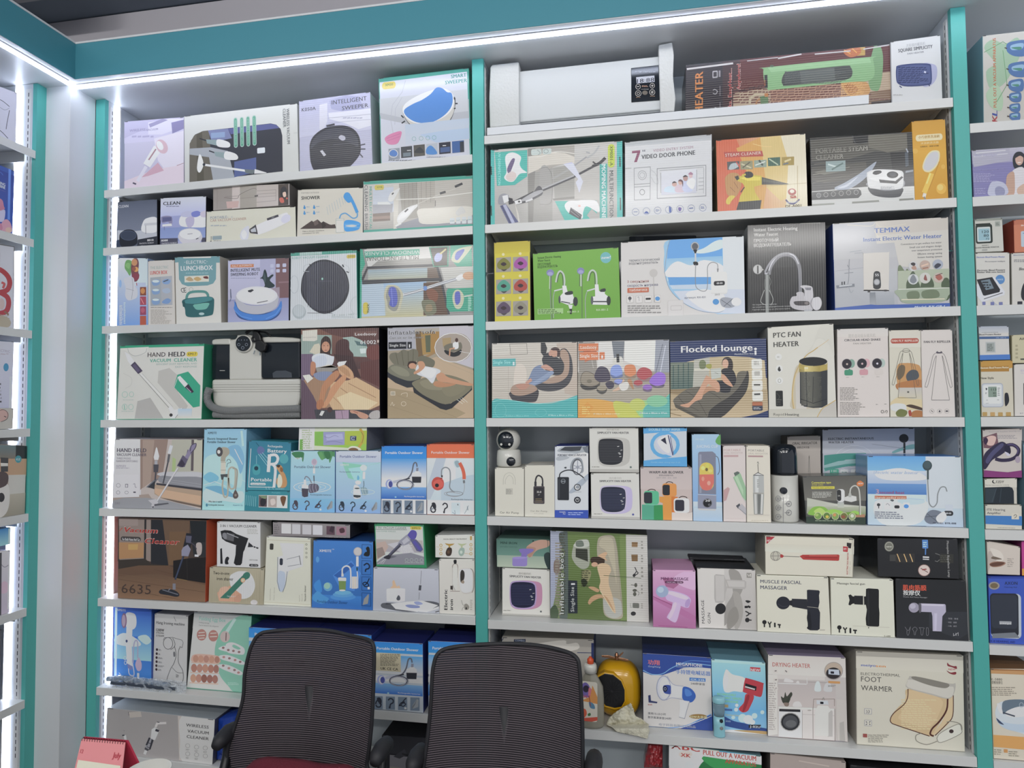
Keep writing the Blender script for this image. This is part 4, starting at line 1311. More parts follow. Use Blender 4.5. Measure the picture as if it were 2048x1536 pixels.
carton('D2', [197,60,892,60,884,315,190,312], 'dA', 'c4ccb4', 'green and white towel carton lying on the two pale shower cartons', '''
p d0d3cc 197 40 360 40 350 312 190 312
p 8fba4a 355 120 895 110 884 315 850 315 720 290 355 265
p 7cb04e 360 122 445 120 445 262 356 262
p a2b43c 666 118 890 108 884 250 666 262
p 8f90ba 445 122 665 120 662 258 445 262
p a4a6c8 470 150 640 140 650 200 480 210
s 4 6f719c 455 170 500 185 560 160 600 175
s 4 6f719c 470 230 560 220 640 240
R 720 165 782 215 4 545e7c
o 752 190 18 16 4 b9c0d4
r 768 178 778 208 26262e
s 26 b89a3c 820 90 850 150 840 230 800 290
s 6 6a8a30 830 120 855 170 840 240
b d0cdbc 700 290 740 270 800 280 830 315 700 315
b 7a5a40 705 312 730 290 780 292 800 315
r 205 200 235 308 6aa348
n 225 95 340 300 9 a8b498
l 4 a8b498 300 90 300 300''', side='6c6f78', top='9aa48c')
# ---- sixth shelf
carton('E', [185,75,1092,106,1078,932,180,876], 'L5', '5a463c', 'big dark brown carton with an orange edge showing a stick vacuum on parquet', '''
g 185 75 1092 560 4f4038 4a3e38
p 8f8078 195 95 520 100 520 520 450 500 200 500
p 9a8a84 195 90 390 95 390 160 195 160
p b08458 195 325 450 330 445 480 195 490
p c09a5a 290 345 390 345 385 400 290 400
l 8 b5503a 200 210 230 180
p 2e2c2e 455 95 475 95 470 500 450 500
p 2a2b30 525 100 640 102 700 560 520 545
p 6b5442 640 102 920 110 900 560 700 560
p 73583f 710 220 880 220 860 560 705 555
p 22262a 920 110 1090 115 1080 330 940 320
p 3c3530 190 500 460 488 520 540 700 560 700 600 400 560 190 590
g 185 600 1080 930 6a5240 8a6a50
p 6a503e 190 590 400 556 700 560 1080 700 1080 760 600 640 190 660
l 3 5a4232 190 690 1075 830
l 3 5a4232 190 770 900 920
l 3 7a5e48 190 640 1075 770
l 3 7a5e48 400 830 1075 925
l 3 5a4232 560 600 1078 730
p 221f20 750 512 900 490 1085 480 1080 740 900 710 750 680
l 3 3c3836 890 495 895 700
l 5 8a7444 780 690 890 712
p 2e3034 940 320 1080 330 1085 480 960 470
b b5a9a4 985 345 1040 340 1040 440 1000 460
l 22 cfcfd2 970 462 1010 465
p 24262e 885 235 940 240 975 290 930 360 905 470 850 470 850 380
p 8a8aa0 850 380 900 350 930 400 905 470 835 465 835 410
p 5a5a6e 880 260 940 265 930 340 880 330
l 10 4a4654 930 330 970 360 990 400
l 20 2c3448 855 470 770 700
l 8 46506a 848 480 775 690
p 7f808c 745 740 775 740 775 800 745 800
b 2c2e36 605 815 640 795 740 800 800 830 812 860 780 872 700 855 620 840
l 10 6c707c 640 800 800 850
l 10 7a7a84 720 790 700 810
t 232 224 582 60 d8d0c8 Bi|Vacuum
t 234 222 580 54 b0342c Bi|Vacuum
t 450 338 802 60 d8d0c8 Bi|Cleaner
t 452 336 800 54 b0342c Bi|Cleaner
R 215 265 418 318 24 332e30
R 222 270 412 313 20 4a4444
t 230 306 408 28 e0dcd8 B|For Both Home And Car
t 222 825 522 96 4a3c36 |6635''', side='c0502c', top='3a2c28', gain=1.35)
carton('E', [1125,585,1682,608,1672,966,1113,938], 'L5', 'a39b82', 'beige carton of a green fabric shaver, under the three in one vacuum carton', '''
g 1113 585 1682 966 a8a088 9c947c
b cfcdc6 1330 680 1380 640 1440 625 1530 640 1580 720 1585 800 1540 880 1460 905 1400 870 1340 780
p c29478 1200 840 1330 770 1450 860 1430 935 1220 925
b c8a088 1230 800 1300 780 1340 830 1300 890 1220 890
l 56 357060 1310 860 1500 670
e 1500 672 42 34 357060 -45
p 357060 1230 895 1300 830 1345 870 1320 900
e 1465 717 24 24 c99878
e 1465 717 15 15 dcb89c
t 1300 885 1392 16 c0d0c4 b|TALMOTY
b b98c74 1380 890 1440 850 1450 900 1430 935 1380 930
e 1578 940 36 26 bdb9b8
t 1160 656 1325 32 26241f b|Two-in-one
t 1196 714 1365 34 26241f b|iron shaver
l 3 8f8770 1640 620 1635 955''', side='8a8470', top='b0aa94', kind='v', id='shaver', Y=.014)
carton('E', [1620,107,1688,112,1690,606,1640,604], 'shaver', '1f5a46', 'narrow dark green carton behind the three in one vacuum carton', '''
l 5 2f8a68 1640 330 1688 300
l 5 2f8a68 1640 450 1690 470''', side='123a2c', top='1f5a46', Y=.10, D=.1)
carton('E', [1164,232,1194,232,1190,600,1162,440], 'shaver', '3f5a58', 'small dark teal box tucked behind beside the orange edge', '''
l 6 6a8a80 1140 260 1190 250
l 6 6a8a80 1140 430 1190 420''', side='2a3a3a', top='2a3a3a', Y=.11, D=.09)
carton('E', [1198,120,1641,127,1641,606,1195,601], 'shaver', 'cfcec8', 'white carton showing a black pistol shaped three in one vacuum', '''
t 1232 176 1605 28 4a4848 b|3 IN 1 VACUUM CLEANER
n 1510 192 1620 250 4 a9a9a4
p 1f1f22 1280 208 1340 215 1400 250 1522 295 1492 405 1400 370 1290 330 1250 300 1235 220
p 5a5a5e 1260 240 1380 250 1370 330 1290 310 1250 280
b 7a7a80 1255 250 1290 240 1300 300 1270 300
l 8 9a9a9e 1300 240 1420 290
p 1f1f22 1395 370 1495 390 1470 440 1455 560 1440 580 1395 582 1372 560 1390 470
p d5d5d2 1520 300 1540 310 1500 410 1485 405
p 28282c 1525 335 1560 365 1560 385 1515 388
l 14 28282c 1555 375 1622 398
l 6 cfcec8 1575 370 1570 390
l 6 cfcec8 1600 380 1595 398
p 222226 1232 410 1250 402 1258 570 1234 570
b 222226 1280 540 1290 505 1310 492 1325 510 1312 540 1318 570 1285 572
t 1532 528 1615 14 6a6a6a b|HITOSE
R 1530 564 1622 592 13 1f1f22
t 1545 586 1612 16 d8d8d4 b|AS-126''', side='b9b8b2', top='d8d7d0', kind='g', Y=.012, D=.08)
carton('P', [533,1073,621,1077,622,1213,527,1209], 'L5', 'cdc9b4', 'cream carton of a white translucent handheld vacuum gun', '''
p d8d5c6 560 1085 608 1087 606 1130 575 1140
l 1.2 b8b49e 535 1079 620 1083
l 1.2 b8b49e 529 1203 621 1208
R 540 1086 547 1098 2 3a3833
p c3c6d4 556 1112 568 1108 575 1112 578 1140 572 1160 568 1178 560 1180 556 1174 554 1160
b a9b4c4 557 1142 566 1140 571 1146 570 1170 563 1182 557 1172
l 1 5a6470 556 1112 555 1160 560 1180
l 1 5a6470 575 1140 572 1165 566 1182
R 560 1114 566 1128 3 2f3440
p cccdd6 574 1116 600 1109 601 1126 576 1130
l 1.5 6a6a6c 599 1109 602 1127
l .8 6a6c74 574 1116 600 1110
l .8 6a6c74 576 1130 600 1126
t 612 1201 1168 3.4 45433c bv|Vacuum cleaner
t 605 1201 1186 1.6 8a867a v|Model 1.1 A8
t 600 1201 1188 1.6 8a867a v|Rated 7.4V
t 541 1199 1175 1.6 8a867a v|Specifications
t 549 1199 1172 1.6 8a867a v|Plastic cleaner
o 613 1088 1.6 1.6 .6 5a584e
o 613 1096 1.6 1.6 .6 5a584e
o 613 1104 1.6 1.6 .6 5a584e
o 613 1112 1.6 1.6 .6 5a584e''', side='b8b4a0', top='d6d3c2', id='gun', Y=.016)
carton('P', [546,1044,700,1050,700,1076,546,1071], 'gun', '8c8688', 'long grey carton with a row of small pictures lying on the cream vacuum gun carton', '''
g 546 1044 700 1076 8a8486 7a7476
R 564 1047 584 1067 1 c6c5c8
R 586 1048 603 1068 1 b9b8bc
R 607 1049 625 1069 1 b6b4b8
R 628 1050 647 1070 1 c0bfc4
p 58404c 655 1052 671 1053 671 1070 655 1069
p 3a2c38 664 1052 671 1053 668 1066 660 1062
p 95707e 674 1053 693 1054 693 1071 674 1070
b 4a3038 680 1058 688 1056 690 1064 682 1066
n 548 1048 561 1068 5 6a6668
t 652 1075 692 2.5 c8c0c4 |Cordless multi use set''', side='25252b', top='6a686c', Y=.012)
carton('E2', [345,310,952,325,950,1019,325,986], 'L5', '2468b4', 'strong blue carton of a green and white shower on round steps', '''
g 325 310 952 1020 2c72bc 2060a8
p 3a7cc8 540 660 730 510 830 640 760 820 620 800
p 1f58a4 550 660 725 530 760 560 600 690
g 325 850 835 1010 2a78c4 1f64b0
e 645 880 130 35 3c86cc
e 645 855 105 28 4a92d4
e 645 835 85 22 5aa0dc
e 490 775 45 45 5a9ac0
e 482 765 32 32 8ab4a8
b 2a80c8 345 760 400 700 420 740 430 820 390 840
b 3a8cd0 330 900 380 820 440 860 500 900 430 950
e 385 500 18 30 4a90cc
t 402 424 524 26 c4d2e0 B|XIMEITE
t 532 404 553 10 c4d2e0 b|TM
s 15 cdc9c6 638 650 640 590 680 565 718 590 725 680 722 790
l 14 cdc9c6 742 672 740 795
l 12 d8b8a8 750 672 750 795
l 14 cdc9c6 760 672 762 795
l 12 d8b8a8 770 672 772 795
l 14 cdc9c6 780 672 782 795
s 11 cdc9c6 790 620 795 680 796 790
e 796 422 44 44 a8a4a4
e 796 420 36 36 b8b4b4
l 26 cdc9c4 792 470 792 570
l 12 1f3a34 788 580 790 612
p d0d0ca 628 640 650 640 652 672 628 672
R 595 680 678 720 10 d0d0ca
p 6f8a4c 600 715 675 717 672 808 605 806
e 638 812 32 9 cdd0c4
l 4 10366e 840 352 934 355 934 490 838 488 840 352
l 4 10366e 838 512 932 516 932 652 838 650 838 512
l 4 10366e 838 674 932 678 932 815 838 812 838 674
l 4 10366e 838 838 930 842 930 975 838 970 838 838
b 14171c 858 460 870 430 890 420 880 390 900 372 918 390 920 450 900 470
s 14 14223c 858 560 890 540 915 560 910 590 880 600 875 625
s 9 141a24 915 690 890 740 860 760 850 740 880 730 910 760 890 775 860 770
p d8d8d4 898 778 920 778 920 802 898 802
p 8a8c8c 848 960 860 900 908 848 912 870 900 950 850 962
t 378 938 690 32 10366e i|Portable Outdoor Shower''', side='3c3830', top='1c4c8c', kind='g')
carton('E2', [958,590,1624,610,1632,1060,952,1022], 'L5', 'a9acb6', 'grey blue carton of a flame diffuser beside an open book', '''
g 952 590 1632 1060 b0b2bc a4a7b0
b d8a684 1130 790 1150 770 1148 730 1165 715 1180 750 1195 780 1215 770 1228 805 1180 812 1135 808
p c3c1c3 1088 806 1280 808 1276 930 1225 940 1090 930
e 1184 806 96 10 d0cecf
p cbc9cb 1088 812 1200 815 1200 935 1090 930
b 4e5058 1190 900 1210 868 1228 890 1226 915 1208 922 1194 915
l 3 33343a 1446 620 1436 760
l 26 44464e 1434 768 1428 820
l 3 33343a 1424 840 1420 915
b 55575e 1035 960 1085 945 1300 950 1500 930 1620 950 1625 990 1500 1030 1300 1040 1100 1010 1040 990
p d3d2d6 1130 955 1300 935 1450 925 1620 975 1560 1010 1400 1040 1180 1010
p c6cadc 1300 935 1450 925 1560 965 1450 985
b 7a84b0 1280 975 1330 965 1420 980 1420 1000 1330 1000
b 8a94bc 1370 940 1420 935 1460 960 1400 970
p d8d6d8 1400 1035 1560 1010 1625 985 1625 1010 1500 1045
l 8 3a3638 1590 1045 1630 1035
p 40424a 1085 945 1130 960 1080 965''', side='9aa0a8', top='b4b6be', id='lamp')
carton('E2', [964,140,1470,150,1502,600,985,586], 'lamp', '2c8658', 'green carton of a purple handheld vacuum on top of the diffuser carton', '''
p b8bcb8 978 165 1462 170 1478 565 990 565
g 980 300 1470 440 a8a29c 9c98a0
p b09a90 985 340 1080 320 1110 380 1060 470 990 520
p 8a7a74 985 400 1050 380 1080 460 1000 500
p b4b2b8 1100 350 1300 310 1380 440 1260 450
p 80808a 990 540 1080 470 1340 440 1476 480 1478 565 990 565
p 5a5c66 1060 490 1140 470 1200 480 1100 510
t 985 190 1295 24 4a5a52 |3 IN1 VACUUM CLEANER
t 985 222 1185 14 6a8a7c |HIGH POWER WIRELESS
R 1333 165 1450 202 16 c2ae3a
t 1350 194 1432 20 4a5a3a b|XM15
l 4 5a6a62 980 198 1300 202
b 4f4898 1320 235 1350 205 1390 215 1402 250 1380 300 1330 300 1300 270
p 8a8a98 1230 310 1300 250 1350 310 1330 340 1260 372 1205 345
p a9a9b2 1250 320 1300 275 1330 310 1270 355
p 55557c 1330 300 1395 300 1440 350 1466 405 1440 430 1400 420 1360 350
l 30 4f4898 1370 320 1440 410
l 30 3c3c48 1240 350 1120 470
l 16 55556a 1230 345 1110 470
p 2c2c36 1060 490 1110 460 1140 480 1120 510 1070 500
n 1235 360 1370 440 7 cfcdd0
l 3 d5d8d8 1080 505 1000 560
l 3 d5d8d8 1085 510 1050 562
l 3 d5d8d8 1075 505 1030 560
o 1298 515 16 16 5 9aa4a0
o 1348 515 16 16 5 9aa4a0
o 1398 515 16 16 5 9aa4a0
o 1450 515 16 16 5 9aa4a0
n 1280 535 1470 550 1 9aa4a0''', side='1f7a48', top='2c8a5c', kind='g')
carton('E2', [1627,508,1992,508,1997,1092,1633,1063], 'L5', 'c3c0b8', 'white carton of an electric iron with upright lettering', '''
t 1712 1030 822 34 26262a Bv|Electric
t 1768 1032 925 34 26262a Bv|iron
s 7 8f8078 1765 600 1765 570 1790 545 1815 570 1815 620 1812 700
l 6 8f8078 1765 600 1765 830
l 50 c9c3bc 1790 590 1788 820
l 6 8f8078 1740 835 1840 838
b 1f1f22 1775 515 1800 505 1805 540 1790 555 1778 545
b b9b3ac 1835 640 1850 605 1950 600 1985 640 1985 820 1950 860 1870 860 1840 780
b cfcac4 1832 650 1850 610 1940 606 1968 640 1970 810 1940 850 1870 850 1840 790
b 35322f 1845 640 1862 615 1885 640 1885 700 1865 740 1848 745 1842 700
b 8f8070 1850 745 1870 722 1885 740 1875 760
s 5 5f554c 1950 602 1982 650 1984 800 1965 855
r 1742 780 1768 820 3a3430
l 3 6a625a 1765 770 1790 830
s 3 6a655e 1855 930 1870 980 1900 990 1870 1010 1860 1040
b 8a857c 1885 980 1910 970 1935 1000 1925 1030 1890 1030
e 1905 1018 8 12 2a2a2c
n 1945 925 1975 1040 6 a39e96''', side='a9a69c', top='c8c6bf', id='iron')
carton('E2', [1588,262,1992,255,1992,507,1590,502], 'iron', 'cdc9bc', 'small cream carton with two gold trimmed facial massagers', '''
t 1672 308 1912 14 5a564e b|FACIAL BEAUTY INSTRUMENT
o 1646 368 12 14 6 b89848
o 1646 412 12 14 6 b89848
o 1646 458 12 14 6 b89848
o 1954 360 12 14 6 b89848
o 1954 405 12 14 6 b89848
o 1954 455 12 14 6 b89848
l 3 b89848 1600 385 1630 388
l 3 b89848 1885 450 1945 458
p a8863c 1685 345 1730 352 1785 348 1765 365 1740 375 1738 395 1725 395 1722 372 1700 362
p a8b088 1815 345 1860 352 1912 346 1890 362 1868 372 1865 395 1850 395 1848 372 1830 362
b 3a2c24 1695 440 1715 395 1750 395 1758 430 1745 475 1715 485 1698 470
b 8fa498 1825 430 1845 395 1880 395 1888 430 1875 470 1850 482 1830 465
e 1722 440 14 18 5a4430
e 1852 440 14 18 b8c4b8
r 1945 268 1964 310 b08a3c
s 3 c9b48c 1650 390 1700 395''', side='a8a498', top='cfccc0', kind='g')
# ---- seventh shelf
carton('F', [215,98,546,126,546,662,212,668], 'L6', '2766c4', 'blue sea carton of a white integrated shower, first on the seventh left shelf', '''
g 212 98 552 330 1f50b4 4a88d4
g 212 330 552 500 5a96da 8ab8e0
g 212 495 552 668 2c70c0 3a80c8
b b9d0ea 215 350 300 300 400 330 460 380 400 400 260 390
b a9c6e6 430 330 500 310 545 350 500 380
l 22 9cc4f0 235 110 228 660
l 8 d5e6fa 238 110 234 640
t 240 134 322 18 c9d9ee B|XIMEITE
b c9c9dc 325 155 395 155 418 190 415 250 380 275 330 260
e 308 208 25 56 7a5a78
e 305 208 17 44 a08a9c
p d3d1dd 330 255 385 262 378 380 385 550 335 525 325 400
e 332 360 9 11 2c3a64
s 9 b4b4cc 385 520 400 600 380 615 355 600 350 560
s 10 9a98b4 390 520 395 400 410 355 430 370 430 480
b b09ab0 410 530 430 485 445 480 465 520 460 565 430 575
p 6f74a8 335 525 385 545 380 575 345 560
o 318 488 11 13 4 c9d9ee
o 322 522 11 13 4 c9d9ee
R 425 590 445 625 4 d5e0ee
s 5 bcd2ee 262 600 350 660 480 650 550 620
s 4 1c50a0 262 640 380 668''', side='1c3f88', top='16306a', kind='g', Y=.06, D=.12)
carton('F', [573,165,873,186,858,738,557,748], 'L6', 'b4b3b2', 'white carton with a line drawing of a hanging ironing machine', '''
t 590 250 842 24 26262c b|Hang Ironing machine
t 588 312 662 24 2c2c32 B|1200W
t 588 332 660 15 2c2c32 b|STRONG
t 588 356 660 15 2c2c32 b|STEAM
l 3 55555a 750 190 768 230
l 3 4a4a4e 655 385 665 365 740 360 820 380 830 400 820 440 800 430
o 698 410 42 48 4 4a4a4e
s 4 4a4a4e 740 365 760 410 750 440 720 460
s 4 4a4a4e 755 430 770 500 750 570 720 620 690 700 700 715 800 725 830 690 825 620 790 560 790 470 805 435
s 3 4a4a4e 735 605 780 640 828 640
b 6a6a6e 745 480 760 478 762 510 748 515
n 768 655 796 682 4 4a4a4e
e 597 466 10 11 3a2c30
e 595 500 10 11 3a2c30
e 594 533 10 11 3a2c30
e 594 567 10 11 3a2c30
e 592 600 10 11 3a2c30
e 592 632 10 11 3a2c30
n 612 460 642 475 2 6a6a6e
n 610 495 632 510 2 6a6a6e
n 610 528 655 543 2 6a6a6e
n 610 562 648 577 2 6a6a6e
n 608 595 662 610 2 6a6a6e
n 608 626 640 641 2 6a6a6e
n 588 720 625 728 1 6a6a6e''', side='4c4a4c', top='9c9aa0', Y=.07, D=.12)
carton('F', [926,145,1436,182,1390,874,858,826], 'L6', 'bcbcb8', 'white and mint carton of folding egg trays, beside the ironing machine', '''
g 858 145 1440 330 a4a8a8 bcbcb8
b 7ab09c 1436 175 1340 182 1230 240 1150 340 1110 470 1120 600 1160 720 1230 810 1290 865 1500 880 1500 200
p a8c8bc 1200 320 1280 200 1300 215 1230 330
t 970 220 1205 34 6fa89c b|Folding Egg Box
t 968 245 1060 12 7a7a78 b|Folding storage
t 968 268 1145 12 7a7a78 b|Can be stacked in the refrigerator
e 992 348 43 50 a8746c
e 1096 356 43 50 a8746c
e 1200 365 43 50 b4a4a0
l 7 d8c0b8 965 330 1020 325
l 7 d8c0b8 960 355 1022 352
l 7 d8c0b8 970 378 1018 375
l 7 d8c0b8 1070 335 1125 332
l 7 d8c0b8 1065 365 1130 362
l 7 5a4044 1210 330 1208 400
b c4a090 905 540 940 518 1040 520 1140 535 1155 560 1140 600 920 590
p d0d0cc 908 600 1150 615 1145 690 900 680
p d0d0cc 890 695 1140 700 1135 775 890 775
e 940 558 24 32 b48470
e 986 560 24 32 bc8c76
e 1034 562 24 32 b08070
e 1082 566 24 32 bc8c76
e 1130 568 22 30 a87868
e 925 642 26 38 a87464
e 975 644 26 38 b08070
e 1025 646 26 38 b48470
e 1075 650 26 38 a87464
e 1122 652 24 38 9c6c60
e 918 735 26 38 b88c74
e 967 736 26 38 b08070
e 1015 738 26 38 8c5c50
e 1065 742 26 38 94645a
e 1112 745 25 38 9c6c60
l 8 c9a898 900 592 1150 606
l 8 c9a898 895 682 1145 692
l 10 c9a898 885 775 1140 790
b d5d6d0 1210 430 1270 415 1350 450 1375 480 1365 520 1300 520 1220 500
b 7ab09c 1265 450 1280 435 1330 460 1335 475 1300 475
b ccd0ca 1150 460 1220 445 1360 500 1350 525 1250 505 1155 480
b ccd0ca 1155 530 1240 530 1370 590 1355 615 1250 590 1160 560
b ccd0ca 1150 610 1240 620 1350 680 1335 710 1240 680 1155 640
e 1185 462 12 10 8a6a68
e 1230 482 12 10 8a6a68
e 1275 490 12 10 8a6a68
e 1325 500 12 10 8a6a68
e 1190 545 12 10 a87a74
e 1240 556 12 10 8a6a68
e 1290 572 12 10 a87a74
e 1335 588 12 10 8a6a68
e 1185 622 12 10 8a6a68
e 1235 645 12 10 a87a74
e 1285 662 12 10 8a6a68
e 1320 685 12 10 a87a74
n 1225 772 1345 800 3 a4c4b8
l 6 3f8a74 860 822 1388 872''', side='2f7c68', top='3a3f40', Y='a')
for i, (cs, lb) in enumerate((([150,135,650,166,648,790,138,765], 'deep blue shower carton partly hidden behind the left chair, beside the egg tray carton'),
        ([655,168,1114,200,1114,795,652,790], 'deep blue shower carton wholly behind the left chair back'),
        ([1120,248,1517,266,1522,816,1118,800], 'deep blue shower carton with a beige sticker, between the two chairs'),
        ([1562,244,1922,260,1926,838,1562,818], 'deep blue shower carton by the middle post, half behind the right chair'))):
    x0, y0, x1, y1 = cs[0], cs[1], cs[2], cs[7]; k = (x1-x0)/465; q = (y1-y0)/700
    def T(line):
        a = line.split()
        if not a: return ''
        hd, tx_ = (line.split('|', 1)+[''])[:2]; a = hd.split()
        X = lambda v: '%.1f' % (x0+(float(v)-1035)*k); Yv = lambda v: '%.1f' % (y0+(float(v)-268)*q)
        o = [a[0]]
        if a[0] in 'rghnR': o += [X(a[1]), Yv(a[2]), X(a[3]), Yv(a[4])]+a[5:]
        elif a[0] == 'e': o += [X(a[1]), Yv(a[2]), '%.1f' % (float(a[3])*k), '%.1f' % (float(a[4])*q)]+a[5:]
        elif a[0] == 'o': o += [X(a[1]), Yv(a[2]), '%.1f' % (float(a[3])*k), '%.1f' % (float(a[4])*q), '%.1f' % (float(a[5])*k)]+a[6:]
        elif a[0] == 't': o += [X(a[1]), Yv(a[2]), X(a[3]), '%.1f' % (float(a[4])*q)]+a[5:]
        elif a[0] in 'ls': o += ['%.1f' % (float(a[1])*k), a[2]]+[(X if j % 2 == 0 else Yv)(v) for j, v in enumerate(a[3:])]
        else: o += [a[1]]+[(X if j % 2 == 0 else Yv)(v) for j, v in enumerate(a[2:])]
        return ' '.join(o)+('|'+tx_ if a[0] == 't' else '')
    art = '\n'.join(T(l) for l in (SHOW+acc(1050, 830, 1, '6a7a8c', '2a2e3c', step=113)).splitlines())
    if i == 2: art += '''
r 1120 335 1348 490 b4ab90
n 1185 345 1340 445 9 6a6454
t 1188 474 1325 22 3a362c B|UK CE CA'''
    carton('F2', cs, 'L6', 'a8b0b8', lb, art, side='1a2a6c', top='141c54', Y='a', D=.14, group='deep blue shower cartons')
carton('F2', [300,112,640,122,640,700,300,690], 'L6', '1a2038', 'dark navy carton standing behind the row of deep blue shower cartons, left one', '', Y=.165, D=.095, slits=False)
carton('F2', [1690,116,1940,124,1940,700,1690,690], 'L6', '15182c', 'dark navy carton behind the deep blue shower cartons near the middle post', 't 1720 180 1920 22 3a4468 |Rechargeable battery', Y=.165, D=.095, slits=False)
# ---- lowest visible shelf
carton('F', [152,1002,1108,1106,1086,1502,136,1424], 'L7', '918d8c', 'long grey carton of a wireless vacuum under the plastic wrapped shower', '''
g 136 1000 830 1500 8f8b8a 9a9594
p a8a098 360 1045 470 1035 480 1085 370 1095
p b0a8a2 800 1075 850 1078 840 1480 810 1470
b b9b8b6 835 1075 1108 1106 1100 1300 1086 1502 838 1480 820 1300
p b9b8b6 838 1082 1108 1106 1086 1502 838 1480 822 1300
l 4 4a4848 355 1040 362 1075
p c4c3c2 570 1200 600 1180 640 1205 600 1300 560 1290
p 34323a 608 1195 640 1205 630 1225 600 1215
p 8a8a90 540 1280 580 1290 560 1380 510 1370
p 34343c 545 1275 560 1280 530 1350 515 1345
p 34343c 570 1290 588 1300 560 1385 545 1390
l 6 34343c 540 1325 575 1335
l 6 34343c 525 1360 560 1375
p 4a4a50 510 1365 548 1385 535 1400 505 1385
l 24 c0bfbe 520 1395 505 1430
l 20 bdb8b6 605 1180 620 1145 700 1140
l 8 4a4a4e 618 1132 640 1136
p c4c3c2 310 1260 335 1258 345 1330 325 1330
l 12 3a3a40 298 1262 320 1258
l 4 6a6a70 312 1215 322 1220
p 5a5a60 325 1340 345 1335 368 1400 350 1415
t 870 1168 1058 28 3a383a b|WIRELESS
t 882 1222 1058 28 3a383a b|VACUUM
t 875 1272 1058 28 3a383a b|CLEANER
o 884 1342 18 18 3 8a8886
o 958 1352 18 18 3 8a8886
o 1030 1358 18 18 3 8a8886
o 884 1414 18 18 3 8a8886
o 958 1420 18 18 3 8a8886
o 1030 1428 18 18 3 8a8886
n 868 1368 900 1385 2 8a8886
n 942 1378 974 1395 2 8a8886
n 1014 1384 1046 1401 2 8a8886
n 868 1440 900 1458 2 8a8886
n 942 1446 974 1464 2 8a8886''', side='3a3a44', top='8a9298', Y=.01, D=.2, kind='g')
# ================================================================== wide right bay
carton('G2', [35,388,1250,264,1256,618,32,700], 'R0', '4a2a28', 'very long dark red carton of a green tube heater, on the top right shelf', '''
h 32 380 1256 645 2a1c24 5c2a26
p 241c26 35 380 240 370 240 640 32 642
p 58201f 340 340 1250 260 1250 400 800 430 340 520
h 300 545 1256 640 b09c84 7a5c44
p b09a80 310 540 700 480 1250 420 1255 520 900 560 300 620
p a88068 510 500 1000 470 1080 540 820 590 520 600
n 300 470 1250 600 9 6a4038
b c08c4c 940 480 1000 470 1100 480 1120 540 1060 570 980 550
b 9c5c2a 960 500 1000 490 1050 520 1000 550
n 940 480 1110 570 9 d8a45c
p b89440 1025 285 1092 270 1092 328 1040 332
b b8642c 955 310 1000 290 1060 285 1060 320 1000 340
l 6 e0a040 960 300 1000 320
l 6 e0a040 1010 290 1040 315
b 6f9a68 1140 300 1155 268 1185 270 1205 330 1200 440 1180 520 1150 530 1120 510 1110 420
b 7fae76 475 410 500 398 1110 338 1140 350 1150 440 1100 475 1000 480 560 520 500 520 480 480
p 8fbc86 500 400 1120 342 1130 370 520 425
b 3e4240 582 470 600 430 640 420 960 388 1000 395 1012 430 990 460 900 475 620 500 590 495
p 5a605c 690 420 900 400 905 470 700 485
n 600 420 1000 490 9 565c5a
p 26262a 480 442 498 440 500 512 484 512
t 488 500 468 10 a85a30 v|88
e 525 392 12 6 4a5a44
s 14 b9a98c 395 600 400 570 430 550 480 550 500 570
s 10 a8784c 430 610 440 580 470 570
p 5c7a54 455 560 500 550 505 610 460 618
p b87840 480 542 502 540 503 560 482 562
t 132 655 428 50 14101a Bv|HEATER
t 128 650 425 46 cc7a2c Bv|HEATER
t 292 640 405 24 c8b8b0 Bv|icks. EasyHeat...
t 290 638 407 20 a83430 Bv|icks. EasyHeat...
t 342 522 380 24 c8b8b0 Bv|Anywhere!
t 340 520 382 20 a83430 Bv|Anywhere!
R 183 420 212 456 4 a8a4a8
R 188 426 207 450 2 2a222a
s 4 a8a4a8 185 525 195 520 210 530 200 545 185 540
s 4 a8a4a8 185 640 210 625 195 618
n 218 400 228 470 1 8a848a
l 3 8a848a 225 500 225 555
l 3 8a848a 225 590 225 630
l 10 c8c4c4 40 410 300 378
l 5 b8b4b6 380 365 560 345
l 8 c4c0c0 560 350 700 325
l 6 c8c4c4 780 325 1000 305
l 6 c4c0c0 1080 295 1245 268
l 16 26161a 1130 600 1256 588''', side='2a1a1e', top='3a2226', kind='h', gain=1.05, Y=.03)
carton('G2', [1254,250,1550,209,1563,578,1262,604], 'R0', 'cfd0d0', 'white carton with a blue square fan heater, last on the top right shelf', '''
t 1345 278 1458 14 a0a2a6 |方形简约暖风机
t 1298 308 1502 20 4a4e56 B|SQUARE SIMPLICITY
t 1352 320 1450 10 7a7e86 b|FAN HEATER
b a9abca 1440 375 1500 370 1528 390 1525 450 1490 490 1440 490
b 3c4878 1285 400 1300 380 1400 368 1480 370 1494 390 1496 470 1470 490 1350 498 1300 485 1286 460
b 505c8c 1292 405 1310 388 1400 376 1475 378 1486 395 1488 465 1465 482 1350 490 1305 478 1292 455
n 1298 388 1482 482 9 2c3660
l 6 3c4878 1305 495 1318 505
l 6 2c3660 1478 485 1484 495
l 10 c9cde0 1450 415 1462 418
n 1268 543 1322 550 1 9a9a9a''', side='c0c2c4', top='d4d5d6', Y=.022, D=.16)
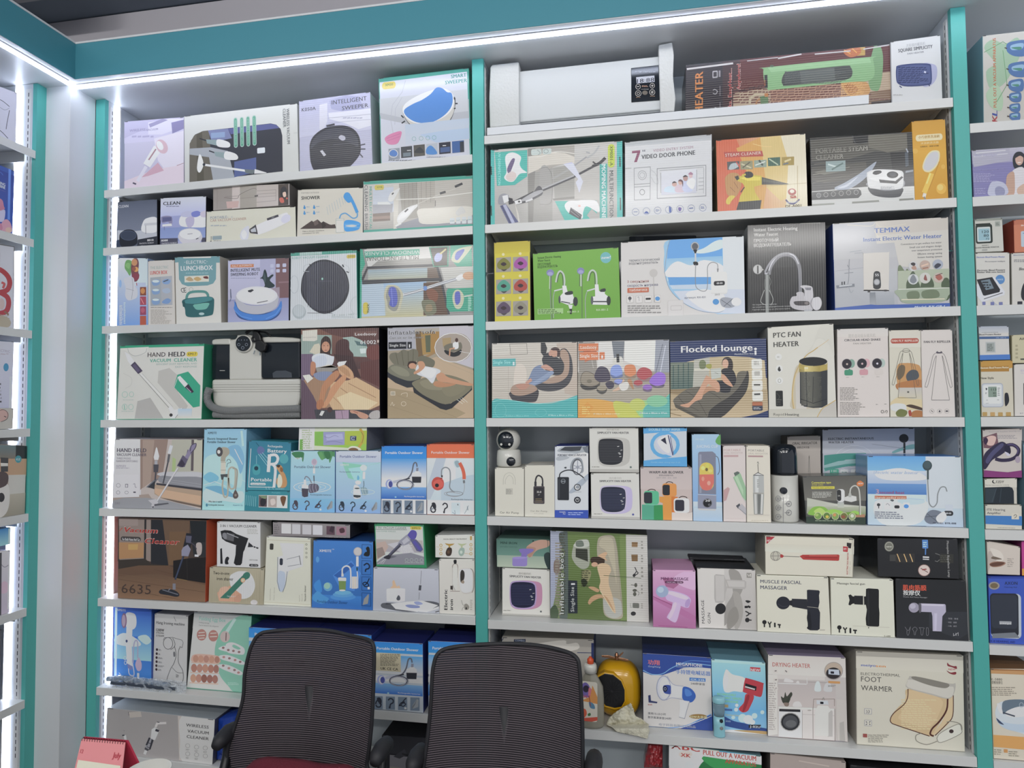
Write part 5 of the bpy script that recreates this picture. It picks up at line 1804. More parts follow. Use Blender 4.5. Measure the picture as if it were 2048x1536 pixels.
# ---- second shelf
carton('H', [88,246,1166,171,1169,790,88,858], 'R1', 'b8b6b2', 'turquoise edged carton of a mopping machine, turned on its side', '''
g 118 200 1122 860 bcbab6 a8a6a2
p 3fb0aa 88 246 118 244 122 856 88 858
p 3fb0aa 1122 174 1166 171 1169 790 1124 794
p 9a9894 400 230 600 215 600 820 400 835
p 86847f 395 240 465 230 440 840 400 845
p a49f98 460 225 780 205 780 330 620 380 460 430
p c9c3b8 400 300 580 260 700 270 780 300 780 350 560 370 400 440
s 6 d5d2c9 400 300 500 300 600 265 680 260 780 275
b 9f9d9a 500 400 570 390 590 560 590 640 560 680 500 680
s 3 75736e 490 400 560 390 600 470 600 600 580 680 495 685
p 9a9893 600 390 780 360 780 640 620 650
p 807e79 600 640 780 620 780 640 610 655
p b5b2ad 780 330 980 300 980 650 780 640
p 3fb0a4 122 265 392 245 392 460 290 530 140 538
b dcdad6 210 300 270 265 340 300 330 360 350 400 390 430 330 440 280 500 230 500 200 470 220 420
b 6a5c80 225 400 265 320 290 325 255 420 240 440
b cfc0bc 215 460 260 420 300 440 290 490 240 500
t 150 265 532 22 9adcd4 bd|UV DISINFECTION
l 16 a2a2a0 600 480 740 400
l 12 96969a 740 400 880 300
s 14 a9aaaa 880 310 940 270 980 210
l 10 9a9a9e 875 262 905 270
l 20 4e4e52 510 575 780 460
l 12 aaaaac 515 562 780 450
l 18 46464a 780 460 930 380
s 24 3c3c40 925 378 985 350 1030 308
l 12 3c3c40 928 340 955 360
b 55555a 440 600 480 540 510 550 520 600 480 630 430 650
p 3c3c42 270 665 440 580 470 620 400 670 300 690
p c8c8ca 375 640 430 625 440 650 380 672
b a0a0a4 330 660 440 590 510 570 515 590 400 650
p dcdcda 285 660 340 645 350 675 295 690
e 325 665 10 8 444
p 2c2c34 230 630 270 640 280 680 240 690
b 8f9098 150 680 160 620 200 600 240 620 210 680 180 690
p d5d6da 185 620 230 610 240 660 200 680
p 5a5e84 165 700 215 685 320 830 240 845
p a9acc4 190 695 215 688 290 835 265 842
l 5 3c3c5a 180 700 255 845
p c9c5bd 290 680 320 760 330 830 320 835
p b0aee0 690 360 760 345 800 440 780 440
p c8cadc 690 360 770 350 850 500 820 590 790 510 810 480
p c8cadc 790 500 850 500 818 590
R 1050 200 1105 385 26 b8c83c
t 1066 212 372 26 5a6a2c Bd|XM001-A
p 3fa8a0 985 360 1045 355 1045 800 985 805
t 1000 362 798 34 cfe6e2 Bd|MOPING MACHINE
t 1062 412 798 34 55595c bd|MULTIFUNCTION
p 3fb0a4 620 660 960 655 962 760 920 720 860 800 760 815 700 815
b e0dfdc 700 700 730 660 800 655 860 650 960 660 980 750 880 700 850 750 840 800 740 760
p 4a4a50 750 710 840 770 830 810 735 760
l 5 8a8a90 760 720 830 780
l 5 8a8a90 750 740 815 790
p d8a8a0 810 690 830 690 830 705 812 705
p 3fb0a4 860 750 910 805 850 808
R 425 240 510 285 14 b9c4c0
R 520 235 592 278 14 b9c4c0
o 548 256 18 16 3 6a7a78
s 3 6a7a78 475 245 500 270 480 285
l 8 3a3434 1146 300 1148 380
l 8 3a3434 1150 630 1152 730
l 8 2a3434 92 380 94 450
l 8 2a3434 92 700 94 780''', side='2a8c88', top='3a9c94', kind='h', gain=1.3)
carton('H', [1186,183,1898,117,1903,742,1188,791], 'R1', 'cccdcf', 'white carton of a seven inch video door phone', '''
p b4b8bc 1186 183 1898 117 1898 160 1186 215
p 8a4a68 1245 253 1312 246 1312 262 1285 342 1262 344 1288 268 1245 272
l 7 5a5e6c 1334 244 1334 258
l 7 5a5e6c 1348 243 1348 257
t 1418 260 1745 22 a0788c |VIDEO ENTRY SYSTEM
t 1322 318 1760 36 3c4048 B|VIDEO DOOR PHONE
l 4 8a8c90 1262 392 1395 380 1392 642 1264 650 1262 392
l 4 8a8c90 1262 524 1392 514
l 4 8a8c90 1262 545 1392 535
o 1328 448 34 36 3 8a8c90
o 1328 448 20 22 3 9a9ca0
o 1328 585 20 22 4 6a6c70
s 4 b8babd 1395 400 1440 440 1460 510 1430 510 1400 460
l 4 7a7c82 1450 395 1850 365 1850 610 1450 635 1450 395
l 4 a0a2a6 1470 410 1832 380
l 3 8a8c92 1480 430 1775 405 1775 570 1480 588 1480 430
l 3 9a9ca0 1832 385 1830 590
g 1483 418 1772 586 d2d4da c0c2d0
l 3 8a8c92 1790 470 1830 466
l 3 8a8c92 1790 500 1830 496
l 3 8a8c92 1790 530 1830 526
l 3 8a8c92 1790 560 1830 556
b b9cde0 1510 580 1520 545 1570 535 1600 560 1600 585
b c6b2c0 1600 580 1600 540 1630 520 1660 530 1670 580
b b9c0dc 1665 575 1660 500 1690 490 1730 500 1740 570
b dadce6 1690 510 1730 470 1765 490 1740 560
e 1592 518 20 20 c49a90
b 3a2c34 1572 512 1590 495 1612 508 1600 508
e 1640 502 18 22 c8a094
b 5a3440 1622 495 1640 480 1662 495 1660 540 1650 500
e 1682 470 20 24 b08a84
b 2c2830 1660 462 1680 445 1705 460 1690 458
e 1725 450 16 18 d0b0b4
b a87a94 1705 440 1725 420 1745 440
o 1274 745 28 28 3 7a86a8
o 1363 738 28 28 3 7a86a8
o 1454 731 28 28 3 7a86a8
o 1546 724 28 28 3 7a86a8
o 1638 717 28 28 3 7a86a8
o 1730 711 28 28 3 7a86a8
o 1824 705 28 28 3 7a86a8
b 3f5ca8 1345 755 1363 738 1381 755
l 5 6a78a8 1258 745 1290 743
n 1438 722 1470 742 3 6a78a8
b 3f5ca8 1548 700 1565 710 1565 740 1550 745
b 6a5aa0 1625 705 1650 710 1640 735 1625 728
l 8 5a6aa0 1712 712 1745 708
n 1808 695 1840 715 3 6a78a8
l 4 a8a8a6 1190 395 1240 392''', side='9a9c9e', top='b8bcbe', kind='h', gain=1.25)
carton('H2', [48,240,750,187,769,742,60,798], 'R1', 'cfa050', 'orange and yellow carton of a steam cleaner with a gloved hand', '''
h 48 187 769 800 c85a34 d8c490
p cc5c34 48 240 210 228 330 500 200 800 60 798
p d09a44 210 300 400 215 480 400 420 780 220 780 300 500
p d2b870 400 215 750 190 760 600 560 700 450 600
p d9d0b4 560 203 752 188 768 742 600 750 620 400
s 5 e2c078 340 265 430 285 490 285
p b04038 110 330 415 318 425 360 120 372
t 122 366 408 24 d8cfc0 |STEAM CLEANER
p 4a4e50 136 405 235 398 232 462 140 468
b a9b4b8 150 460 170 420 220 415 228 440 180 465
l 8 c9402c 210 405 232 440
p 8f8c68 240 400 340 394 342 460 244 465
l 10 c4bc98 250 420 330 450
l 10 5a5844 260 450 320 405
p 8a9c8c 350 392 450 386 450 442 352 448
l 14 3a4640 390 390 420 430
l 8 d0d4cc 360 430 440 400
p 2f5c4c 460 372 556 365 556 430 462 436
l 10 a8b89c 470 380 540 425
p a08838 568 366 664 360 664 425 570 430
l 14 d0c088 590 400 640 380
l 10 5a6878 580 420 620 410
b b8864a 120 560 125 520 170 490 230 500 250 560 240 620 200 680 150 670 130 640
l 4 8a5a30 160 600 200 640
l 4 8a5a30 190 560 225 610
b d0b830 130 700 160 668 200 672 170 710 155 735 130 730
p c8b428 205 545 240 515 300 500 410 510 420 540 410 580 350 595 360 640 400 700 340 715 230 715 240 670 280 600 260 570
p ddcc40 240 530 300 512 400 520 400 545 300 550
p 2a2c28 195 520 225 510 235 535 215 550
b 26262a 270 505 285 482 325 480 345 500 335 522 290 528
l 14 c8b428 255 510 285 500
p 3a3c38 412 520 620 568 620 574 412 578
p 55574f 420 530 600 568 420 555
l 8 2c2c28 275 600 245 640
p 2e3034 230 715 410 697 400 768 210 778
e 648 630 32 26 a8443c
e 648 625 18 14 d8cfc0
t 632 680 680 22 a03830 B|2
l 10 b85a40 635 670 680 668
s 12 4a4a7c 600 690 625 715 665 718 705 685
t 605 718 700 12 c9c9d0 b|WARRANTY
t 598 752 718 22 4a3c24 B|DF-A001
l 3 b09a60 690 430 692 700
l 3 b8a878 420 590 760 560''', side='8a7a50', top='d09a5c', kind='v', id='steam')
carton('H2', [785,222,1592,173,1612,698,802,740], 'R1', '2e2f30', 'black and grey carton of a portable steam cleaner with a white base', '''
g 785 175 1612 740 3a3a38 2e3034
p 55534c 790 240 1100 215 1550 185 1555 330 1300 320 1100 380 800 400
p 6a675c 1250 200 1550 185 1555 300 1400 330 1250 290
p 4a4842 800 440 1230 400 1250 520 900 560 800 540
p 6c6a60 820 480 900 460 1060 470 900 500
l 5 7a776a 810 500 1100 440
l 5 5f5c52 810 560 1200 480
l 4 7a776a 820 420 1000 400
p cacbc8 800 625 1230 590 1612 570 1612 698 802 740
b 9aa4b4 980 600 1060 560 1180 490 1290 410 1310 410 1250 500 1150 580 1050 620
b c0c8d4 1000 600 1080 570 1170 510 1080 590
p 1c1d20 1420 330 1600 320 1612 560 1450 560
p 46505c 1535 330 1560 320 1565 430 1540 440
l 10 a0a8b4 1545 300 1560 330
p 34363c 1520 470 1612 460 1612 585 1500 590
p 88909a 1540 470 1600 462 1600 475 1540 485
t 835 336 1240 34 b0aea4 B|PORTABLE STEAM
t 838 333 1237 30 5a5850 |PORTABLE STEAM
t 835 386 1050 34 b0aea4 B|CLEANER
t 838 383 1047 30 5a5850 |CLEANER
p 8aa0a0 912 398 1068 390 1070 470 914 478
l 12 c4d4d0 930 420 1000 440
l 12 5a7470 960 460 1050 410
b 2a2f38 1250 590 1380 610 1515 600 1508 650 1480 670 1380 672 1280 650
b 8a8c94 1242 560 1250 590 1380 620 1515 600 1522 540 1380 560
b d3d4d4 1236 500 1250 475 1320 458 1480 465 1520 480 1524 520 1518 590 1480 610 1380 612 1290 605 1250 590
b dedfde 1245 500 1260 478 1330 462 1470 470 1508 495 1450 540 1330 550 1260 530
b 24262c 1282 490 1300 470 1345 468 1350 485 1310 500
e 1438 500 45 26 24262c
e 1440 496 28 15 3a4048
p 26282e 1332 535 1460 548 1510 510 1522 520 1470 568 1340 560
n 1345 588 1460 612 3 8a8c90
p 4a4c4e 802 630 1170 605 1190 620 1195 650 1170 675 802 690
e 856 655 17 17 6a6c6e
o 856 655 17 17 3 b0b0ae
o 913 650 17 17 3 b0b0ae
o 972 645 17 17 3 b0b0ae
o 1034 640 17 17 3 b0b0ae
o 1093 635 17 17 3 b0b0ae
o 1152 632 17 17 3 b0b0ae
p 1e1f22 1125 198 1245 190 1245 255 1200 262 1130 258
s 4 5a5c5c 1125 200 1150 262 1240 255
p 9a9c94 802 722 980 712 980 728 802 740
p 8a8c84 1120 704 1330 692 1335 705 1120 718
p 7a7c74 1490 684 1600 678 1605 690 1490 698''', side='14151a', top='26272a', kind='h', gain=1.15)
carton('H2', [1588,90,1850,72,1877,690,1612,700], 'R1', 'd2a22c', 'tall yellow carton of a round bath brush, last of its shelf', '''
g 1588 72 1877 320 c8942c d8a22c
g 1600 320 1877 700 d8a42e cc9420
R 1618 195 1832 232 18 dccfa4
t 1640 222 1805 18 b08a3c B|小巧便携洗澡刷
t 1658 266 1800 14 dcc890 b|沐浴刷清洁器
t 1655 290 1800 9 5a4420 b|长柄软毛 - 按摩沐浴刷
e 1742 398 55 90 dcc46c 22
b d8d0a8 1672 440 1690 380 1730 325 1780 312 1808 330 1805 390 1780 440 1730 478 1690 475
b c4c3c6 1682 440 1698 385 1735 335 1778 322 1798 340 1795 390 1770 435 1730 465 1695 465
s 40 e2bc4a 1745 490 1715 570 1685 640
s 12 f0d478 1735 490 1705 570
l 30 d8d4cc 1675 655 1700 662
l 12 8a8880 1685 670 1695 690
s 8 c48c20 1805 400 1760 520 1720 620
e 1820 610 40 42 e0b040
e 1812 600 24 24 e8c468
e 1835 440 16 18 dcae44
e 1615 318 22 20 dcae44
s 3 b8882c 1640 92 1700 84 1790 80''', side='b07c1c', top='c8942c', kind='m')
# ---- third shelf
carton('I', [107,210,380,195,384,796,112,808], 'R2', 'c8bc2c', 'narrow yellow carton with six round seats in different colours', '''
g 107 195 384 280 b8a82c c4b62c
'''+''.join('p 9a948c %d %d %d %d %d %d %d %d\nb 4a4448 %d %d %d %d %d %d %d %d\nb %s %d %d %d %d %d %d %d %d %d %d\nb 3a2c34 %d %d %d %d %d %d %d %d\ne %d %d 11 11 d8d09c\n' % (
 x, y+8, x+115, y, x+115, y+112, x, y+118, x+10, y+60, x+60, y+110, x+108, y+60, x+60, y+80, c, x+10, y+50, x+58, y+8, x+106, y+45, x+95, y+88, x+22, y+92,
 x+35, y+55, x+58, y+40, x+80, y+55, x+58, y+70, x+55, y-18) for x, y, c in ((122, 318, '7c7c34'), (250, 312, 'a04a9c'), (122, 484, '4a9a84'), (250, 480, 'a8443a'), (122, 650, '5a4a60'), (250, 646, '8a8674'))), side='5a5a54', top='b0a22c')
carton('I', [400,294,1050,246,1067,775,412,798], 'R2', '6ea63c', 'bright green carton with two chrome water heating faucets', '''
g 400 246 1067 800 74ac44 6aa43a
e 952 323 42 42 6ab0b4
t 918 334 985 22 dcece4 Bi|new!
t 437 334 610 18 2c4a22 B|Instant Electric Heating
t 437 356 530 18 2c4a22 B|Water Faucet
t 437 384 532 18 2c4a22 B|ПРОТОЧНЫЙ
t 437 404 585 18 2c4a22 B|ВОДОНАГРЕВАТЕЛЬ
e 530 438 28 26 7c7fb0
e 530 445 20 14 9a9cc4
e 760 424 28 26 7c7fb0
e 760 431 20 14 9a9cc4
l 12 b9c9b4 530 462 528 560
l 12 6a7a66 536 462 534 560
l 10 b9c9b4 762 450 762 540
l 5 5a6a56 770 450 770 780
l 5 5a6a56 752 450 752 540
l 5 5a6a56 534 560 545 790
l 4 8a9a86 528 560 538 790
s 12 b8c0ba 572 510 585 450 605 425 630 450 638 500 635 540
s 5 4a544c 582 510 592 460 606 438 622 460 628 540
s 12 b8c0ba 812 500 825 440 850 418 875 440 882 500 880 540
s 5 4a544c 822 500 834 450 850 432 866 450 870 540
p dddfe0 620 535 650 535 660 580 700 600 712 640 700 670 660 680 610 660 600 620 625 590
e 720 655 18 35 33383a
e 600 640 8 30 4a5054
b 33383a 640 590 680 575 700 580 695 600 650 605
l 8 4a5054 612 655 680 668
p d5d8d8 665 680 700 680 692 710 675 710
p 2a2c2e 675 710 695 710 692 750 678 750
l 10 c4c8c8 560 575 620 560
s 6 9aa49c 562 580 552 640 556 780
p dddfe0 868 525 895 525 900 575 930 585 975 620 980 660 960 680 850 678 840 620 870 615
e 974 648 16 35 33383a
e 846 645 10 32 5a6064
b 33383a 910 565 945 555 950 575 915 585
p e4e4e2 912 582 945 582 945 612 912 612
l 9 3a4044 855 655 960 655
l 10 c4c8c8 808 575 868 558
s 6 9aa49c 808 580 795 640 798 780
p 9cc480 437 712 628 705 628 745 437 752
n 442 712 622 748 3 4a6a34
t 660 740 745 14 c9dcb4 b|RX-001-3
t 880 726 970 16 c9dcb4 b|RX-001-2''', side='3f5c2c', top='6ea640')
carton('I', [1068,208,2000,160,2010,742,1072,775], 'R2', 'ccc9c6', 'wide white carton with Cyrillic words and a shower over a blue sea', '''
b 8fbce0 1440 185 1850 165 2100 160 2100 800 1790 742 1660 720 1540 660 1440 560 1400 430 1400 300
p 5fa0dc 1450 183 1838 168 1840 330 1420 350 1425 230
g 1420 330 1840 480 86b8e0 c4d4dc
b dfe3e6 1430 400 1500 350 1600 380 1700 340 1840 380 1840 470 1430 470
b c9d9e6 1620 280 1700 250 1780 200 1840 190 1840 250 1700 290
p 5a9ad4 1425 470 1840 468 1840 518 1440 530
p b8c8d8 1440 530 1840 518 1850 560 1460 560
p cfd4dc 1840 166 2000 160 2010 742 1800 742 1850 600
p c4cbdc 1470 575 1840 560 2010 560 2010 742 1800 742 1660 720 1540 660
s 4 8a98ac 1400 430 1420 280 1440 190
s 4 8a98ac 1400 430 1440 560 1540 660 1660 720 1790 738 1850 720
b d8dce4 1560 600 1700 560 1850 600 1850 720 1700 715
t 1130 354 1363 20 7a7a80 b|термостатический
t 1130 376 1352 20 7a7a80 b|водонагреватель
t 1118 514 1280 20 a06a68 b|3 секундная
t 1118 544 1350 20 6a6a84 b|скорость нагрева
R 1118 553 1282 583 4 c06a4c
t 1132 578 1268 20 e0d4cc b|табличка
e 1318 438 30 30 bcb8b4
l 5 b4b0ac 1318 470 1322 660
e 1632 238 32 34 8a8c90
e 1632 238 22 24 5c5e64
o 1632 238 28 30 4 b8bcc0
p 26282c 1618 262 1650 262 1640 290 1630 290
l 12 c4c6c8 1635 290 1637 360
b 2a2c30 1620 355 1650 355 1655 378 1625 378
s 5 8a8c90 1637 375 1635 500 1645 550 1690 575 1722 560 1728 480 1728 390 1760 358 1800 370 1805 410
p 8a8a8c 1798 405 1812 405 1808 430 1800 430
R 1752 432 1878 596 22 dcd9d4
R 1774 500 1858 530 12 2e2e32
t 1795 522 1840 14 c4c4c4 b|88
l 3 c4c4c2 1755 590 1875 590
t 1552 632 1712 14 5a5f74 b|артикул: RX-021
t 1782 606 1818 12 5a5a60 b|220 Ω
e 1790 655 24 22 4a90cc
b 9a9ea8 1820 640 1860 620 1935 640 1940 680 1900 700 1840 690
l 4 5a5e68 1830 640 1905 690
l 4 5a5e68 1850 690 1920 630
e 1945 655 38 32 dadce0
R 1112 610 1165 665 6 bcb8b4
R 1182 610 1233 665 6 bcb8b4
R 1250 608 1303 662 6 bcb8b4
R 1325 605 1372 660 6 bcb8b4
R 1115 613 1162 662 5 d4d1ce
R 1185 613 1230 662 5 d4d1ce
R 1253 611 1300 659 5 d4d1ce
R 1328 608 1369 657 5 d4d1ce
e 1137 630 13 13 55555a
l 5 55555a 1137 640 1137 655
s 4 9a9a9c 1195 625 1205 620 1208 650
R 1257 627 1297 640 6 2c2c30
e 1348 632 18 16 4a90cc
n 1120 680 1385 745 4 8a8886
R 1425 645 1545 765 12 c2bfbc
R 1428 648 1542 765 11 cdcac8
R 1447 685 1532 718 8 b4b0ae
R 1450 688 1529 715 7 cdcac8''', side='55585c', top='b4b0ac')
carton('I', [1132,164,1640,156,1640,600,1132,600], 'R2', '2c323c', 'dark carton standing behind the wide white sea shower carton', '''
p 3a4048 1180 160 1240 158 1240 190 1180 192''', Y=.19, D=.06, side='1c2028', slits=False)
carton('I2', [150,175,812,148,823,896,155,919], 'R2', '1d1e20', 'black carton of a chrome water heating faucet', '''
g 150 148 823 919 242425 191a1c
n 160 360 560 600 1 2c2d2f
l 3 34353a 200 370 205 560
l 3 34353a 260 380 264 540
l 3 34353a 320 380 324 540
l 3 34353a 380 390 384 540
l 4 8a8a84 240 170 520 160
l 4 a8a8a0 600 158 800 152
s 3 6a6a66 400 165 470 180 560 170
t 204 226 576 30 c9c9c6 B|Instant Electric Heating
t 204 268 410 30 c9c9c6 B|Water Faucet
t 204 318 414 28 c9c9c6 B|ПРОТОЧНЫЙ
t 204 358 524 28 c9c9c6 B|ВОДОНАГРЕВАТЕЛЬ
e 237 546 40 40 c0bfbe
e 237 546 34 34 d0d0ce
r 232 515 244 580 1f1f20
p c0bfbe 265 530 290 548 268 562
s 34 8f8f96 335 580 360 510 410 440 480 418 550 440 590 520 598 640 598 740
s 10 dcdce4 330 570 350 510 400 440 480 412 550 432 586 500
s 8 3c3c42 345 590 372 520 420 460 480 440 540 460 575 530 584 640 586 740
s 16 a8a8b0 300 570 330 510 380 450 450 415 510 410
p 8f8f94 325 555 352 560 348 592 328 590
p c4c4cc 295 572 325 575 320 590 298 588
p 8a8f8c 302 590 336 592 334 914 305 915
p b0b4b0 312 592 322 592 320 914 312 914
s 3 8f9490 336 610 352 650 340 690 350 740
s 3 8f9490 300 630 296 680 305 720
s 5 b8bab6 295 720 265 800 270 830 310 850
s 5 b8bab6 335 720 370 800 350 850
b cfcbd0 568 745 600 735 630 745 640 780 700 790 720 830 712 880 680 895 590 890 530 870 512 830 530 780 570 770
b d8d5da 600 690 640 680 695 690 708 720 705 800 640 800 635 720
p 8f8f98 640 700 695 700 690 722 650 722
b e0dee2 705 800 720 785 760 780 780 810 780 850 760 885 725 890 705 860
b 4a4448 545 825 570 815 660 815 680 832 665 850 570 850
e 655 832 18 13 8a8080
s 5 8a8890 705 790 690 840 710 885
p bfc0c6 635 885 700 885 700 898 635 900
t 192 852 398 11 c4c4c2 b|Нет подобных или наклонов
t 192 873 520 11 c4c4c2 b|Нет потребности в предварительном нагреве
t 192 894 512 11 c4c4c2 b|Горячая вода сразу из обычного крана''', side='9ca0a2', top='2a2b2c', kind='v', gain=.95)
carton('I2', [874,160,1860,104,1877,860,895,888], 'R2', 'b4b4b8', 'large grey and blue carton of an instant water heater, last of its shelf', '''
g 874 104 1877 420 a9acb4 b8b8ba
p c9c5bd 1240 245 1560 200 1862 150 1870 560 1440 520 1400 320 1250 330
p c4bdb4 1240 130 1860 104 1862 210 1240 260
g 895 560 1430 860 b4b6ba a9acb2
l 3 9a9ea8 900 560 1140 530
s 5 cfcab8 1000 170 1200 180 1240 150 1300 190 1500 160
s 4 d5cfbc 1230 220 1280 290 1330 300
s 3 c9c4b4 900 160 1100 150 1240 140
t 1228 240 1530 44 4668b0 B|TEMMAX
t 1136 312 1805 36 4a68ac B|Instant Electric Water Heater
t 1455 342 1805 15 44464e b|Convenience to get endless hot water
t 1530 368 1803 15 44464e b|Small size and elegant design
t 1548 395 1808 15 44464e b|over temperature protection
t 1600 424 1808 15 44464e b|Efficient energy saving
t 1600 452 1808 15 44464e b|Instant heating system
b cfcac2 1136 430 1150 412 1340 402 1355 420 1352 700 1340 718 1150 716 1140 700
l 4 a8a49e 1145 716 1340 718
p 26262a 1172 722 1194 722 1194 738 1172 738
p 26262a 1312 716 1334 716 1334 730 1312 730
b 22262c 1222 600 1228 570 1250 560 1275 570 1280 600 1282 700 1222 702
p 22262c 1222 600 1280 600 1280 702 1220 702
t 1236 604 1266 22 d8d8d8 B|55
e 1250 652 26 26 9a9ca2
e 1250 652 18 18 b4b6ba
s 6 8a8e96 990 700 1010 640 1015 500 1018 460
l 6 8a8e96 975 578 1050 572
l 6 8a8e96 1000 508 1020 540
p 7a7f88 905 680 1060 665 1062 690 910 705
p c0c4c8 930 680 1040 670 1040 680 930 692
p 2c3038 950 650 960 648 960 675 950 675
p 2c3038 970 648 980 646 980 672 970 672
l 5 9aa0a8 1020 400 1120 385
l 5 9aa0a8 1060 410 1130 405
s 5 9aa0a8 1010 690 1030 740 1050 720
g 1190 740 1240 850 7a8088 a0a4aa
g 1240 740 1400 840 a8acb2 9aa0a8
b 6a7a58 1430 540 1450 510 1490 560 1510 540 1540 600 1500 640 1440 660
p aab49c 1430 560 1870 540 1870 720 1430 720
b 46583c 1500 680 1520 620 1560 560 1600 640 1620 700 1600 760 1520 770
b 46583c 1620 700 1650 620 1700 600 1740 680 1700 760 1640 760
b 46583c 1800 680 1830 620 1870 640 1874 780 1830 800
b 9aa890 1430 715 1870 700 1860 770 1800 820 1500 830 1440 780
b 6a7a5c 1510 740 1600 730 1610 790 1520 800
b 6a7a5c 1640 730 1760 720 1780 780 1650 790
l 5 dcdcd4 1432 715 1870 702
l 8 d8cfb4 1460 800 1830 795
e 1560 520 40 42 c4c4c4
b 2c2428 1538 500 1560 488 1580 500 1565 520
b b08a78 1545 530 1575 515 1590 545 1560 550
e 1662 512 45 42 b8a094
l 12 d8b8a0 1630 520 1690 500
l 12 9a6c58 1640 540 1690 530
e 1772 505 45 42 a0a8b8
b 2c3044 1740 520 1770 495 1800 510 1760 540
e 1560 630 45 44 c4c8c8
b 7a8088 1530 640 1560 590 1590 640 1560 665
e 1662 620 48 46 c4c4bc
b 8a4a44 1650 630 1665 590 1680 640
e 1778 618 45 42 c0b0a4
b a85a4c 1750 610 1790 590 1810 620 1780 640
l 6 5a3a34 1750 600 1810 580
p 3058a8 895 868 1090 850 1200 840 1260 845 1877 830 1877 860 895 888
t 1570 872 1826 18 c9d4e8 Bi|Model: RX-G8-1''', side='1f3c84', top='8a9098', kind='g', gain=1.2)
# ---- fourth shelf, right bay
carton('J', [85,166,686,155,689,692,85,692], 'R3', 'b9b3a8', 'carton of a black and tan inflatable armchair with turquoise foot band', '''
g 85 155 689 590 bcb6ac b4aca0
l 3 9d968a 90 300 560 290
l 3 9d968a 90 420 330 415
l 3 9d968a 90 500 250 500
l 3 a8a094 200 330 200 570
l 3 77746c 210 170 330 165 335 240 218 245 210 170
b c6bcb0 250 330 310 320 330 400 300 560 240 540
p b0a294 540 165 689 158 689 540 600 520
R 88 160 208 243 14 c0bcb2
t 100 218 195 14 a8a69c i|amyseline
p 4aa4a4 88 276 252 272 252 326 88 328
t 94 310 215 24 8fd0cc b|Single Size
l 12 c4dcd8 238 296 238 320
b 3c3c42 560 230 600 200 640 250 655 330 650 400 620 460 560 495 480 505 410 490 390 460 430 430 520 420 570 360
b a08674 560 240 590 205 625 240 632 320 620 390 570 435 500 450 440 445 400 430 500 410 560 370 590 310
p 2c2e33 430 160 460 160 475 200 460 270 430 230
b 34363c 440 270 480 230 540 260 590 300 590 360 560 390 500 385 460 350 445 310
b b98a78 485 240 500 210 530 200 520 230 500 255
e 526 232 26 30 b88a74
b 3f2a2a 500 205 530 192 560 205 566 250 545 260 545 220 515 215
b 6f7f9c 350 400 380 340 430 318 450 350 500 370 480 420 400 460 350 470 330 450
b 8090ac 340 460 440 400 500 360 520 380 440 430 360 470
b b98a78 430 330 470 315 520 350 500 360 450 345
p b98a78 320 440 360 410 370 430 330 460
b 3a373c 212 510 300 480 408 490 405 560 370 582 250 575 215 545
b 9f8472 215 500 240 460 310 448 380 462 405 490 370 515 300 535 240 530
b b0806c 255 460 330 450 350 465 320 490 280 490
b 3fa5a4 85 575 160 560 260 572 380 590 500 590 600 565 700 530 750 560 750 760 50 760
s 4 7cc4c0 85 580 170 562 300 580 420 592 560 575 686 545
o 145 640 40 50 3 62b4b0
o 430 655 40 26 3 62b4b0
t 180 682 345 10 90cac4 |Φ103cm x 98cm x 60cm
t 482 680 660 12 a4d4cc b|Φ98cm x 80cm x 57cm''', side='3a3c3e', top='8a8a84', kind='h')
